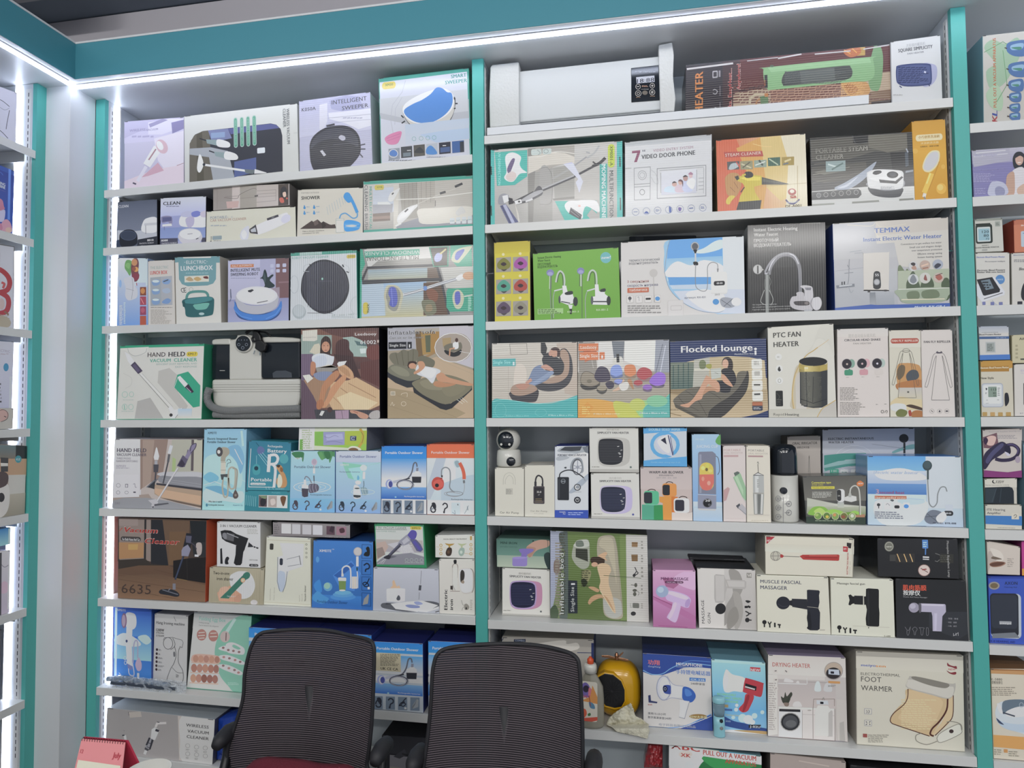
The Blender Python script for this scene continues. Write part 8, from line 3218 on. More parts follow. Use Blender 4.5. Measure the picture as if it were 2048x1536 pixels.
carton('O2', [297,391,502,386,512,740,303,745], 'S3', 'bcb6a4', 'carton with a gold top band showing a white blood pressure monitor', '''
p b08434 297 391 502 386 503 432 480 436 480 455 300 458
p a07428 300 425 478 420 480 455 300 458
t 298 440 478 13 d4ccb4 B|Electronic Blood Pressure Monitor
t 298 505 382 14 4a4840 B|New Style
R 303 532 445 682 18 9aa0ac
R 308 537 440 677 15 b8bcc0
R 315 544 430 660 10 c8cac8
R 346 553 402 618 3 7a8c80
t 366 578 398 16 2c3c30 b|113
t 378 600 396 14 2c3c30 b|81
t 380 614 397 10 2c3c30 b|65
n 407 556 424 612 5 8a9090
b 333a3c 330 564 336 560 340 568 334 576
n 328 588 340 600 2 4a5054
t 335 642 343 8 7a8084 b|A
t 405 640 414 8 7a8084 b|M
l 3 9aa0a8 330 660 350 658
b 23242c 452 600 468 590 476 605 480 640 470 665 455 672
R 310 716 340 740 3 a8884c
R 360 716 390 740 3 b08c54
R 410 716 440 740 3 a8884c
R 460 714 492 738 3 a8884c
n 310 744 330 746 1 888''', side='8a7c5c', top='8f7434', id='gold')
carton('O2', [285,170,478,167,487,381,293,384], 'gold', 'bcbab6', 'small white and blue blood pressure carton, on the gold banded one', '''
g 285 167 478 210 9aa0ac b4b6b8
t 305 211 410 6 6a6c70 b|AUTOMATIC BLOOD PRESSURE
t 290 226 430 10 33363c B|Blood Pressure Monitor
p 3f5c88 288 234 482 232 483 248 289 250
t 395 246 460 9 8aa0c0 b|YK-2012
R 330 268 395 336 2 a8acac
R 336 274 388 330 2 8f9694
n 340 280 384 326 5 5a6460
p 3c6eb4 292 352 486 348 487 381 293 384''', side='7a8084', top='6a7484')
carton('O2', [511,412,640,408,640,738,515,740], 'S3', 'c0bcb6', 'white carton at the right border, on the far right fourth shelf', '''
t 556 458 640 12 a094b4 |Electric
t 556 472 640 9 a8a0b8 |massage
R 572 530 640 670 8 3a3c44
t 550 725 572 8 8a868c b|BT''', side='8a8680', top='33363a', id='wright')
carton('O2', [497,226,640,220,640,366,498,370], 'wright', 'b4ae90', 'cream carton stacked at the right border, far right fourth shelf', '''
t 545 250 640 13 4a4a40 B|AiC Cuff
p 4a4c44 550 345 640 340 640 352 552 352
n 520 270 540 350 4 9a9478''', side='8a8468', top='a8a284')
carton('O2', [326,1311,562,1313,564,1470,329,1474], 'S4', 'bcb8ac', 'white and blue carton of an ear hearing amplifier, far right fifth shelf', '''
t 340 1350 458 16 55585c b|ITE Hearing
t 340 1373 430 16 55585c b|Amplifier
p 3070b0 329 1383 498 1384 498 1405 545 1405 545 1384 563 1384 563 1444 330 1440
R 498 1366 544 1404 5 c4beb0
s 4 6a6a64 512 1385 520 1374 530 1380 524 1392 515 1396
n 410 1458 520 1464 1 8a887c''', side='7a786c', top='a8a498', id='hear')
carton('O2', [323,1146,530,1142,533,1308,326,1310], 'hear', 'b4b0a4', 'carton with a dark rounded window, between the headset and hearing amplifier cartons', '''
p c0bcb0 323 1146 530 1142 530 1200 325 1202
e 385 1163 14 12 26262a
e 390 1161 11 10 c0bcb0
t 392 1173 445 17 26262a Bi|TZDY
t 328 1190 480 7 6a6a64 b|The best electronics for company
p 1f2830 326 1202 480 1196 500 1202 510 1225 512 1306 326 1310
p 2c3840 330 1210 400 1208 380 1300 330 1305
l 3 3c4a54 400 1206 370 1300
l 3 34424c 430 1206 420 1300''', side='6a685c', top='8a887c', id='tz')
carton('O2', [310,832,562,824,562,1140,318,1136], 'tz', 'b4aca6', 'carton of a dark hook shaped headset with a purple foot band', '''
g 310 824 562 900 a8a09c b8b0aa
p 6a4a54 312 880 400 850 410 920 380 955 318 950
b c4a49c 330 890 360 870 395 880 380 930 340 930
b 33203c 315 900 330 880 345 900 330 930
t 350 848 550 8 8a8488 b|Bluetooth headset hearing aid
n 400 864 545 892 3 8a8488
s 22 2c2440 440 940 500 930 540 960 530 1000 490 1025 430 1030 390 1020
s 8 4a4068 450 936 500 928 536 955 530 990
b 2a2540 318 1080 318 1000 360 950 420 912 450 915 470 940 460 970 420 1000 370 1030 335 1080
b 454468 330 1030 370 970 430 920 440 940 380 1000 345 1050
b 1e1c34 450 940 480 935 490 980 470 995 450 970
b b8b4c4 450 975 475 985 485 1000 465 1000
e 535 1026 17 22 9a8c9c
p 7a2c6c 320 1092 400 1100 470 1106 562 1095 562 1140 318 1136''', side='6a5a60', top='8a8080')
carton('O2', [572,920,700,915,700,1160,575,1160], 'S4', '8aa8b8', 'carton sliver at the right border, far right fifth shelf', 'g 575 1060 700 1160 b8b4b4 b0acac', side='5a7a8a', D=.15)
carton('O3', [334,352,620,352,620,750,345,745], 'S5', '2848a8', 'blue carton of a black hearing aid charger case, far right sixth shelf', '''
p 1c3890 336 352 620 352 620 362 340 362
e 372 406 34 24 8a8480
e 372 406 24 16 6a5a40
t 437 400 515 20 1e2c54 B|AXON
t 437 418 512 8 22346a b|Hearing Aid
R 346 454 540 716 26 a8b0b8
R 345 452 524 706 24 20242e
R 352 462 515 660 20 2a303c
p 6a7078 360 690 500 680 530 710 360 716
R 404 616 479 636 3 8a8e94
t 408 632 476 12 c4c8cc b|powergod
t 350 738 500 12 162870 B|K-8 HEARING AID''', side='1c307c', top='203690', kind='g', id='axon')
carton('O3', [325,130,535,168,534,350,333,345], 'axon', 'bab0a6', 'cream carton of a bronze ear piece, standing on the blue charger case carton', '''
b a89c94 340 200 400 240 350 300 333 330
b c4bcb2 350 180 420 200 440 250 400 260
b 6a5c50 358 245 370 232 400 238 430 250 390 252
b 8f6a58 345 285 360 270 400 264 445 268 450 280 420 296 370 300
b 5a3c30 350 280 400 268 445 272 420 290 365 295
n 462 240 500 300 5 9a9088''', side='8a8078', top='9a9088')
carton('O3', [540,130,640,132,640,350,545,352], 'axon', 'a82c7c', 'magenta carton cut by the right border', 'r 545 310 640 352 c48a2c', side='6a1c50', top='8a2464')
carton('O3', [351,922,640,925,640,1448,366,1440], 'S6', 'bdb5a4', 'cream and orange carton of a white neck massager, far right bottom', '''
p b08454 351 922 640 930 640 960 352 950
p 8a5c30 351 922 640 930 640 936 351 930
t 354 992 422 15 55524c |K-5880
t 356 1012 425 15 55524c |颈椎按摩仪
n 356 1028 525 1084 5 8a8274
b b4bcc8 380 1200 385 1150 410 1120 470 1110 557 1100 640 1110 640 1300 500 1285 420 1260
b 5a6a78 420 1150 440 1110 560 1105 560 1140 480 1160 430 1190
b c8ccd0 440 1180 500 1150 560 1145 600 1180 560 1200 470 1205
b a4b4c8 382 1215 430 1235 520 1245 640 1240 640 1290 500 1285 420 1262
b 34405c 385 1212 415 1235 432 1250 400 1240
b c4ccd4 388 1130 410 1135 425 1185 400 1175
l 8 3a4250 425 1180 500 1200
o 540 1135 12 14 3 9aa4b0
p c4904c 366 1308 640 1318 640 1388 368 1375
R 430 1385 455 1405 3 b8844c
n 370 1385 425 1420 3 8a8474
n 460 1392 535 1425 3 8a8474''', side='8a8068', top='6a4a2c')
# ================================================================== left hand wall shelving, faces turned to the right
LW = dict(plane='x', Y=XW-.012, D=.2)
carton('Q', [-200,322,119,440,109,780,-200,690], 'W0', 'cfcfda', 'white carton with fine black strokes, top of the left hand shelving', '''
g -200 322 119 780 c4c2d0 d4d4e2
s 4 3a3a42 -20 480 20 500 66 536
s 4 3a3a42 66 560 50 640 42 692
s 4 3a3a42 -20 690 20 720 55 752
s 3 8a8a94 -20 530 30 560 66 545''', side='b4b4c0', **LW)
carton('Q', [-200,860,101,985,86,1425,-200,1375], 'W1', '2450a8', 'deep blue carton with pink ice cream scoops, left hand shelving', '''
g -200 900 101 1425 1c3c94 3058b8
l 16 5a8ae0 70 970 62 1330
s 4 3c6cc4 -20 990 10 1000 26 1020
t -40 1072 40 22 d4dcec B|MAKING
t -50 1092 40 22 d4dcec B|MACHINE
R -30 1115 43 1138 10 d8b8b4
b c87c94 -40 1230 -10 1190 20 1200 30 1240 35 1260 0 1275 -30 1270
b c4c0dc -30 1265 0 1275 38 1268 30 1340 0 1350 -30 1340
b d49aac 10 1370 40 1330 70 1345 84 1400 60 1420 20 1415
b c8809a -20 1380 10 1360 20 1400 -20 1410
e 62 1400 22 18 d8b4a4''', side='14306c', kind='g', **LW)
carton('Q2', [-200,-10,101,46,96,612,-200,598], 'W2', 'c8c8d0', 'framed white carton with a big red curled letter shape, left hand shelving', '''
l 5 55524c -200 0 102 48
l 5 55524c 99 50 94 610
r -200 60 -1 160 3a3a34
s 34 b0343c -60 200 0 210 50 250 68 300 50 350 0 370
s 34 b0343c 0 370 50 400 60 450 40 500 -20 520
s 16 c45050 10 300 30 310 20 340
e 10 450 22 40 c8b0ac
n -10 520 80 600 8 a89c84
b b0a48c -40 560 20 530 70 560 60 605 -40 605
l 12 8a6a50 30 500 60 520''', side='a8a8b0', kind='g', **LW)
carton('Q2', [-200,672,97,710,80,1170,-200,1172], 'W3', 'b8b8cc', 'pale carton with a small blue dot, left hand shelving fourth shelf', '''
g -200 672 97 1172 c4c4d4 b4b4cc
p 5a6a80 -200 650 97 706 97 712 -200 690
t -30 760 70 14 a49cac b|ELECTRIC
n -20 770 60 782 1 b4acb8
e 43 850 18 22 3f8ab0
n -30 930 20 1040 6 55555c
l 14 c4c8dc 75 900 70 1130''', side='9a9aac', id='lw4', **LW)
carton('Q2', [-200,1172,97,1176,90,1318,-200,1330], 'W3', 'b4b0a8', 'small cream carton with a bird like curl, in front on the left hand fourth shelf', '''
b c09c94 -30 1200 10 1180 50 1195 60 1230 30 1260 -30 1270
s 3 3a3a3c 0 1190 30 1185 55 1210 50 1250 10 1270
l 5 3a3a3c 30 1230 45 1238''', side='8a8680', plane='x', Y=XW-.004, D=.007, name='product_box')
carton('Q3', [-130,58,123,73,112,376,-130,402], 'W4', 'a89484', 'photo carton of a black and white blender on a wood counter, left hand shelving', '''
g -130 60 123 150 5f7478 7a6a58
p 1e2426 74 66 122 72 121 132 72 134
p b08c6c -130 130 122 132 120 210 -130 225
p b8b4ac 40 205 116 205 112 300 40 310
g -130 300 115 400 a8a090 8a8474
p 3a3a3c 5 125 40 128 38 190 6 190
p c8c4bc 5 150 38 152 38 165 6 165
b c4c0ba -40 280 0 240 40 250 44 330 20 380 -40 390
e 8 302 15 20 2c2c30
b 4a3c3c -20 200 20 190 40 210 30 250 -20 260
e 84 134 14 17 2f8a94
t 76 139 92 9 c4dce0 b|EZ''', side='6a5c50', kind='g', id='lw5', **LW)
carton('Q3', [-130,560,46,546,41,815,-130,850], 'W5', 'aaa4b4', 'pale carton with faint flowers, left hand shelving sixth shelf', '''
g -130 550 46 850 c4c0d0 b4a8b8
s 3 8a8494 0 600 20 620 40 610
b c8a8b8 0 700 20 680 40 700 30 730 5 730
l 10 c8c8d8 44 560 38 800
p 4a4a50 -20 560 8 556 6 830 -20 830''', side='7a7484', id='lw6', **LW)
carton('Q3', [-130,474,48,442,46,532,-130,540], 'lw6', '3c8cc0', 'sky blue carton on the flowered one, left hand shelving', '''
g -130 420 48 540 2c7cb8 8ac0dc
l 12 a8d8ec 40 440 38 530''', side='2c5c84', kind='g', plane='x', Y=XW-.012, D=.2)
carton('Q3', [-130,960,8,905,2,1228,-130,1290], 'W6', '55545c', 'dark grey carton, left hand shelving seventh shelf', 'l 4 8a8a90 -20 960 0 950', side='3a3a40', plane='x', Y=XW-.012, D=.2)
# ================================================================== things that are not cartons
GAIN = 1.0
FOAM = mat('white foam', 'd2d3d0', .8, bump=[('noise', 120, .5, 0), ('noise', 12, .6, 0)])
DKG = mat('dark smoked plastic', '1a2028', .12, coat=.5)
GLS = mat('clear plastic', 'dfe6ea', .08, trans=.85)
class Px:                                              # outlines read off the photo, placed on a plane at depth y
    def __init__(s, crop, root, org): s.c = CR[crop]; s.r = root; s.o = np.array(org)
    def at(s, x, y, Y): return on(s.c[0]+x/s.c[2], s.c[1]+y/s.c[2], 1, Y)-s.o
    def slab(s, name, pts, Y, D, m, bevel=.002, sm=False):
        q = [s.at(pts[i], pts[i+1], Y) for i in range(0, len(pts), 2)]; b = MB()
        b.prism([(p[0], p[2]) for p in q], q[0][1], q[0][1]+D); return b.build(name, m, s.r, bevel=bevel, smooth=sm)
    def rod(s, name, pts, Y, r, m, n=8, sm=5):
        p = smooth([(pts[i], pts[i+1]) for i in range(0, len(pts), 2)], False, sm); b = MB()
        b.tube([s.at(x, y, Y) for x, y in p], r, n); return b.build(name, m, s.r, smooth=True)
    def disc(s, name, x, y, rx, ry, Y, D, m, bevel=.001):
        return s.slab(name, [v for i in range(28) for v in (x+rx*math.cos(i*math.pi/14), y-ry*math.sin(i*math.pi/14))], Y, D, m, bevel)
def rbox(pts, r, n=4):                                 # x0 y0 x1 y1 -> rounded outline
    x0, y0, x1, y1 = pts; o = []
    for cx, cy, a in ((x1-r, y1-r, 0), (x0+r, y1-r, 90), (x0+r, y0+r, 180), (x1-r, y0+r, 270)):
        for k in range(n+1): t = math.radians(a+90*k/n); o += [cx+r*math.cos(t), cy+r*math.sin(t)]
    return o
def thing(name, crop, x, y, Y, label, cat):
    c = CR[crop]; org = on(c[0]+x/c[2], c[1]+y/c[2], 1, Y); return Px(crop, empty(name, org, label, cat), org)
def flatprint(p, crop, quad, Y, art, name='printed_label', kind='g', D=0):
    global GAIN
    GAIN = 1.35; c = CR[crop]; q = [(c[0]+quad[i]/c[2], c[1]+quad[i+1]/c[2]) for i in (0, 2, 4, 6)]; P = [on(x, y, 1, Y)-p.o for x, y in q]; A = MB()
    ar = Art(crop, q, lambda u, v, d: P[3]*(1-u)*(1-v)+P[2]*u*(1-v)+P[1]*u*v+P[0]*(1-u)*v-np.array([0, d, 0]), A); ar.run(art); GAIN = 1.0
    return A.build(name, MT[kind], p.r)
# ---- wall heater with its foam ends on the top shelf
t = thing('wall_heater', 'G', 800, 720, .04, 'long white wall heater with black touch panel, held by two foam blocks', 'heater')
t.slab('body', [318,338,1485,212,1490,652,318,756], .045, .11, mat('satin white enamel', 'cfd2d2', .55), .004)
t.slab('seam_shade', [322,750,1478,650,1478,672,322,772], .05, .1, mat('grey seam shade', '9a9fa3', .5), .001)  # grey strip painting the shade along the heater's underside seam
t.slab('touch_panel', [1237,311,1484,284,1484,574,1240,593], .0435, .004, DKG, .001)
flatprint(t, 'G', [1237,311,1484,284,1484,574,1240,593], .0432, '''
n 1268 340 1440 352 1 8a8f9a
p a4a6b0 1278 388 1428 374 1430 426 1282 440
t 1285 436 1425 34 1c2030 b|18:88
o 1294 466 19 20 3 c0b8b0
l 4 c0b8b0 1284 466 1304 465
o 1410 458 19 20 3 c0b8b0
l 4 c0b8b0 1400 458 1420 457
l 4 c0b8b0 1410 448 1410 468
o 1296 521 23 23 3 c0b8b0
o 1296 521 10 10 3 c0b8b0
o 1410 511 22 22 3 c0b8b0
R 1400 501 1420 521 4 8a8680
e 1350 515 22 18 5a5248
n 1325 455 1378 470 2 b0826a
n 1318 484 1382 490 1 a09a94
n 1278 550 1312 557 1 a07a5a
n 1392 540 1432 547 1 a07a5a''', 'panel_print')
f = thing('foam_block', 'G', 200, 790, .03, 'narrow white foam block at the left end of the wall heater', 'foam block')
f.slab('foam', [84,300,100,284,318,260,322,776,300,779,80,800,74,560], .022, .16, FOAM, .004)
f = thing('foam_block', 'G', 1530, 668, .03, 'taller white foam block with torn right side at the heater touch panel', 'foam block')
f.slab('foam', [1462,132,1470,120,1575,100,1588,200,1582,380,1592,480,1602,560,1592,665,1478,672], .022, .17, FOAM, .004)
t = thing('white_board', 'P', 1350, 232, .002, 'long thin white board standing along the front of the top right shelf', 'board')
t.slab('board', [974,255.5,1738,189,1738,207,974,270.5], .003, .014, WHT, .001)
# ---- upholstery cleaner with hose
t = thing('spot_cleaner', 'C', 1600, 1020, .05, 'white tabletop carpet cleaner with two dark tanks and a grey coiled hose', 'vacuum cleaner')
t.slab('body', [1142,608,1330,606,1650,606,2050,600,2052,700,2046,800,2030,880,1980,900,1250,905,1190,890,1155,840,1142,740], .045, .13, WPL, .009)
for i, y in enumerate((662, 688, 712, 736)):
    t.slab('groove', [1145,y,2048,y-6,2048,y-3,1145,y+3], .0443, .002, mat('groove grey', '85847d', .5) if not i else bpy.data.materials['groove grey'], 0)
t.slab('centre_column', [1322,206,1400,190,1400,150,1520,145,1560,160,1650,176,1650,610,1322,610], .048, .11, WPL, .005)
t.slab('clean_tank', [1165,250,1336,250,1334,590,1320,608,1145,608,1145,300], .05, .1, DKG, .004)
t.slab('tank_lid', [1142,205,1170,195,1240,190,1330,188,1338,252,1142,252], .046, .11, WPL, .006)
t.slab('dirty_tank', [1645,232,2046,222,2050,598,1665,602,1648,580], .05, .1, DKG, .006)
t.slab('handle', [1640,178,1720,170,1960,178,2048,190,2048,226,1640,232], .046, .11, WPL, .006)
t.slab('tank_float', [1765,545,1800,520,1900,518,1960,540,1965,590,1770,592], .0488, .003, mat('smoky grey', '4a5058', .3), .001)
t.disc('panel_ring', 1465, 240, 92, 92, .038, .012, WPL, .004)
t.disc('control_panel', 1464, 240, 76, 80, .036, .004, DKG, .001)
flatprint(t, 'C', [1388,160,1540,160,1540,322,1388,322], .0357, '''
o 1422 252 13 13 3 8a92a0
o 1500 252 13 13 3 8a92a0
o 1462 285 14 14 3 8a92a0
e 1422 205 5 5 6a7280
e 1448 205 5 5 6a7280
e 1480 205 5 5 6a7280
e 1505 205 5 5 6a7280''', 'panel_icons')
t.slab('tank_mark', [1225,516,1278,516,1278,521,1225,521], .0492, .0005, WPL, 0)
t.rod('power_cord', [1490,130,1530,105,1580,110,1640,120,1700,130,1750,165], .04, .0032, BLK)
t.rod('power_cord', [1500,140,1560,100,1600,130,1560,190,1580,220,1640,190,1670,230], .036, .0045, BLK)
t.slab('plug', [1590,215,1640,200,1700,250,1690,310,1640,330,1580,290], .026, .016, BLK, .004)
t.slab('plug', [1560,110,1600,105,1640,160,1650,215,1600,215,1565,170], .024, .018, BLK, .004)
for a in ([1578,312,1588,312,1578,352,1568,348], [1628,322,1640,322,1642,362,1632,364]): t.slab('plug_pin', a, .03, .003, CHR, 0)
HOS = mat('grey hose', '9a9c9c', .4)
def hose(path, Y, r):
    p = smooth(path, False, 16); pts = [t.at(x, y, Y) for x, y in p]; b = MB(); L = [0]
    for a, c in zip(pts, pts[1:]): L.append(L[-1]+float(np.linalg.norm(c-a)))
    n = int(L[-1]/.0011); q = []; rr = []
    for i in range(n):
        d = L[-1]*i/(n-1); j = min(len(L)-2, max(k for k in range(len(L)) if L[k] <= d)); f = (d-L[j])/max(1e-9, L[j+1]-L[j])
        q.append(pts[j]*(1-f)+pts[j+1]*f); rr.append(r*(1 if i % 4 < 2 else .74))
    b.tube(q, rr, 10); b.build('hose', HOS, t.r, smooth=False)
hose([(1122,700),(1100,760),(1104,830),(1160,895),(1300,930),(1500,925),(1800,915),(2056,908)], .018, .0145)
hose([(1170,966),(1350,972),(1600,972),(2056,966)], .0275, .0135)
# ---- camera on its carton
z0 = BX['carton_a']['top']
t = thing('security_camera', 'K', 270, 490, .06, 'white ball headed indoor security camera on the left car pump carton', 'camera')
s_ = t.at(385, 400, .06)[0]-t.at(160, 400, .06)[0]; R_ = s_/2; zb = z0-t.o[2]+.0008; H_ = t.at(270, 330, .06)[2]
b = MB(); b.lathe([(R_*.9, zb), (R_, zb+.006), (R_*.99, H_*.6), (R_*.93, H_), (R_*.8, H_+.004), (0, H_+.005)], 32); b.build('base', WPL, t.r, smooth=True)
hc = t.at(265, 232, .06); b = MB(); b.lathe([(R_*.98*math.sin(a), -R_*.98*math.cos(a)) for a in [i*math.pi/16 for i in range(17)]], 32, c=hc); b.build('head', WPL, t.r, smooth=True)
b = MB(); b.lathe([(R_*.72*math.sin(a), -R_*.38*math.cos(a)) for a in [i*math.pi/20 for i in range(11)]], 28, c=hc+np.array([-.003, -R_*.62, 0]), ax='y'); b.build('face_lens', DKG, t.r, smooth=True)
for dx, dz in ((-.022, -.017), (.014, -.017)):
    b = MB(); b.lathe([(0, -.002), (.004, -.0015), (.0045, 0)], 12, c=hc+np.array([dx*.8, -R_*1.0, dz*.8]), ax='y'); b.build('lamp', WPL, t.r)
b = MB(); b.lathe([(0, -.004), (.0135, -.003), (.016, 0), (.016, .01)], 24, c=t.at(305, 425, .06)+np.array([0, -R_*.96, 0]), ax='y'); b.build('base_lens', DKG, t.r, smooth=True)
# ---- spray bottle with black dome
t = thing('mist_bottle', 'K2', 786, 752, .055, 'white bottle with glossy black dome cap, beside the oral irrigator cartons', 'bottle')
r_ = (t.at(880, 600, .055)[0]-t.at(692, 600, .055)[0])/2; zc_, zt_ = t.at(786, 405, .055)[2], t.at(786, 196, .055)[2]; z0 = SH['R4'](t.o[0])-t.o[2]+.001
b = MB(); b.lathe([(r_*.9, z0), (r_*.99, z0+.006), (r_, z0+.03), (r_, zc_-.001)], 36); b.build('bottle_body', WPL, t.r, smooth=True)
b = MB(); b.lathe([(r_*.98, zc_), (r_*.985, zc_+.01), (r_*.97, zt_*.88), (r_*.9, zt_*.955), (r_*.65, zt_*.99), (0, zt_)], 36); b.build('dome_cap', DKG, t.r, smooth=True)
b = MB(); b.lathe([(0, -.0018), (.0105, -.0012), (.012, .004)], 20, c=t.at(773, 517, .055-r_)*np.array([1, 1, 1])+np.array([.002, 0, 0]), ax='y'); b.build('button', DKG, t.r)
flatprint(t, 'K2', [712,540,850,540,850,752,712,752], .055-r_-.0015, '''
l 2 5a5a62 773 560 773 740
'''+''.join('o %d %d 17 18 2.5 5a5a62\nl 2 5a5a62 %d %d %d %d\nn %d %d %d %d 2 5a5a62\n' % (x, y, min(x, 773)+9, y, max(x, 773)-9, y, x-8, y-8, x+8, y+8) for x, y in ((738, 570), (738, 632), (738, 694), (812, 606), (812, 666))), 'printed_icons', 'm')
# ---- small cyan mist sprayer
t = thing('mist_sprayer', 'N2', 138, 790, .02, 'small cyan pocket mist sprayer in front of the red handled loudhailer carton', 'sprayer')
CY = mat('pale cyan plastic', '93cbd6', .3, coat=.2); z0 = SH['R6'](t.o[0])-t.o[2]+.001; k = (t.at(180, 700, .02)[0]-t.at(98, 700, .02)[0])/2; h = lambda y: t.at(138, y, .02)[2]
b = MB(); b.lathe([(k*.98, z0), (k, z0+.004), (k*.97, h(700)), (k*.9, h(642))], 28, sy=.7); b.build('body', CY, t.r, smooth=True)
b = MB(); b.lathe([(k*.88, h(641)), (k, h(600)), (k, h(560)), (k*.96, h(551))], 28, sy=.7); b.build('water_tank', mat('tinted clear', 'a9c4cc', .1, trans=.6), t.r, smooth=True)
b = MB(); b.lathe([(k*1.04, h(550)), (k*1.12, h(540)), (k*1.12, h(518)), (k*.9, h(507)), (0, h(506))], 28, sy=.75); b.build('lid', CY, t.r, smooth=True)
for y, m in ((665, DKG), (715, CHR)):
    b = MB(); b.lathe([(0, -.002), (.0055, -.0015), (.006, .003)], 16, c=(.005, -k*.7, h(y)), ax='y'); b.build('button', m, t.r)
# ---- detergent bottle
t = thing('detergent_bottle', 'N', 950, 968, .03, 'half empty clear detergent bottle with orange tip, beside the right chair', 'bottle')
h = lambda y: t.at(950, y, .03)[2]; z0 = SH['R6'](t.o[0])-t.o[2]+.001; k = (t.at(1062, 700, .03)[0]-t.at(838, 700, .03)[0])/2
DT = mat('hazy clear bottle', 'b4b0a0', .15, trans=.35, coat=.3)
b = MB(); b.lathe([(k*.9, z0), (k, z0+.01), (k, h(700)), (k*.93, h(600)), (k*.6, h(530)), (k*.38, h(492)), (k*.36, h(480))], 32, sy=.55); b.build('bottle_body', DT, t.r, smooth=True)
cx = t.at(938, 440, .05)[0]*.6; b = MB(); b.lathe([(.021, h(486)), (.021, h(430)), (.018, h(412))], 28, c=(0, 0, 0)); b.build('screw_collar', WPL, t.r, smooth=True)
b = MB(); b.lathe([(.011, h(412)), (.011, h(376)), (.006, h(366)), (.005, h(356)), (0, h(355))], 20); b.build('pull_tip', mat('orange plastic', 'd8542c', .4), t.r, smooth=True)
flatprint(t, 'N', [862,560,1002,575,1002,915,862,900], .03-k*.56, '''
R 862 560 1002 915 20 c4beb0
b 6a5aa0 870 600 900 575 930 600 945 650 930 700 880 690
e 905 630 26 30 2c2438
b c46a7a 930 620 955 640 950 700 925 690
t 868 705 935 26 c0403a Bi|GALE
p c8843c 862 730 1002 760 1002 700 960 600 940 700
b c8502c 862 840 880 800 905 810 910 850 880 880
b 4a7a9a 930 740 970 760 980 800 940 790
p c4442c 862 880 1002 870 1002 900 930 915 862 905
l 6 8a3a2c 930 690 945 780
b 3a6a3a 920 845 940 835 945 855 925 862''')
# ---- yellow helmet shaped fan heater
t = thing('helmet_fan', 'N', 1180, 830, .13, 'yellow helmet shaped desk fan with a rose gold propeller on top', 'fan')
YEL = mat('glossy yellow', 'd9a51c', .25, coat=.5); RG = mat('rose gold', 'b98a6c', .25, metal=.9); c = t.at(1180, 612, .13); rx = (t.at(1372, 600, .13)[0]-t.at(988, 600, .13)[0])/2; rz = t.at(1180, 392, .105)[2]-c[2]; cz = c; rz = min(rz, c[2]-(SH['R6'](t.o[0])-t.o[2])-.001)
b = MB(); N_, M_ = 24, 32; vs = []; fs = []
def sq(a, e): v = math.cos(a); return math.copysign(abs(v)**e, v)
for i in range(N_+1):
    ph = -math.pi/2+math.pi*i/N_
    for j in range(M_):
        th = 2*math.pi*j/M_; e = .72; cp = max(0, math.cos(ph))**e
        vs.append((cz[0]+rx*cp*sq(th, e), rx*.82*cp*sq(th-math.pi/2, e), cz[2]+rz*math.copysign(abs(math.sin(ph))**e, math.sin(ph))))
for i in range(N_):
    for j in range(M_): fs.append((i*M_+j, i*M_+(j+1) % M_, (i+1)*M_+(j+1) % M_, (i+1)*M_+j))
b.add(vs, fs); b.build('helmet_shell', YEL, t.r, smooth=True)
Yf = .13-rx*.83
o = t.slab('visor_rim', [1000,520,1060,490,1140,500,1215,560,1246,640,1246,740,1215,800,1150,815,1060,790,1010,700,1000,600], Yf-.004, .03, YEL, .004)
t.slab('grille_plate', [1010,530,1065,500,1135,510,1205,565,1235,640,1235,735,1208,785,1150,795,1070,775,1022,700,1010,600], Yf-.0052, .004, BLK, .002)
for i in range(9): a = i*math.pi/9; t.rod('grille_wire', [1125-85*math.cos(a),650-100*math.sin(a),1125+85*math.cos(a),650+100*math.sin(a)], Yf-.0065, .0007, BLKM, 5)
b = MB(); b.lathe([(.006, t.at(1165, 402, .09)[2]), (.007, t.at(1165, 365, .09)[2]), (.004, t.at(1165, 345, .09)[2])], 14, c=(t.at(1165, 380, .09)[0], -.015, 0)); b.build('propeller_hub', RG, t.r)
for a in ([1160,362,1100,345,1035,345,1040,360,1100,368,1160,374], [1170,360,1230,370,1270,382,1266,394,1220,388,1170,374], [1180,352,1205,325,1225,312,1222,328,1200,352,1185,362]): t.slab('propeller_blade', a, .113, .002, RG, .0008)
# ---- crumpled cloth over the shelf edge
t = thing('cleaning_cloth', 'N', 1280, 960, .03, 'crumpled off-white cloth hanging over the shelf edge below the yellow fan', 'cloth')
PT = [(1100,875),(1150,830),(1210,790),(1290,745),(1312,800),(1330,862),(1380,880),(1440,930),(1448,990),(1430,1060),(1340,1035),(1240,1012),(1170,1000),(1120,960),(1072,938)]
def inside(x, y):
    r = False
    for (a, b_), (c_, d) in zip(PT, PT[1:]+PT[:1]):
        if (b_ > y) != (d > y) and x < (c_-a)*(y-b_)/(d-b_)+a: r = not r
    return r
from mathutils import noise as mn
b = MB(); G = 64; vs = []; idx = {}; fs = []
for i in range(G+1):
    for j in range(G+1):
        x = 1068+384*i/G; y = 742+322*j/G
        if inside(x, y):
            d = mn.noise(Vector((x*.012, y*.012, 0)))*.02+mn.noise(Vector((x*.04, y*.04, 3)))*.007+mn.noise(Vector((x*.1, y*.1, 7)))*.002
            Yc = (.035 if y < 930 else .035-(y-930)*.0011 if y < 975 else -.0145)+d*(1 if y < 940 else .4)
            p = t.at(x, y, Yc); idx[(i, j)] = len(vs); vs.append(p)
for (i, j), k in idx.items():
    q = [(i, j), (i+1, j), (i+1, j+1), (i, j+1)]
    if all(a in idx for a in q): fs.append(tuple(idx[a] for a in q))
b.add(vs, fs); o = b.build('cloth', mat('terry cloth', 'e2dec9', .95, bump=[('noise', 260, .9, 0)]), t.r, smooth=True)
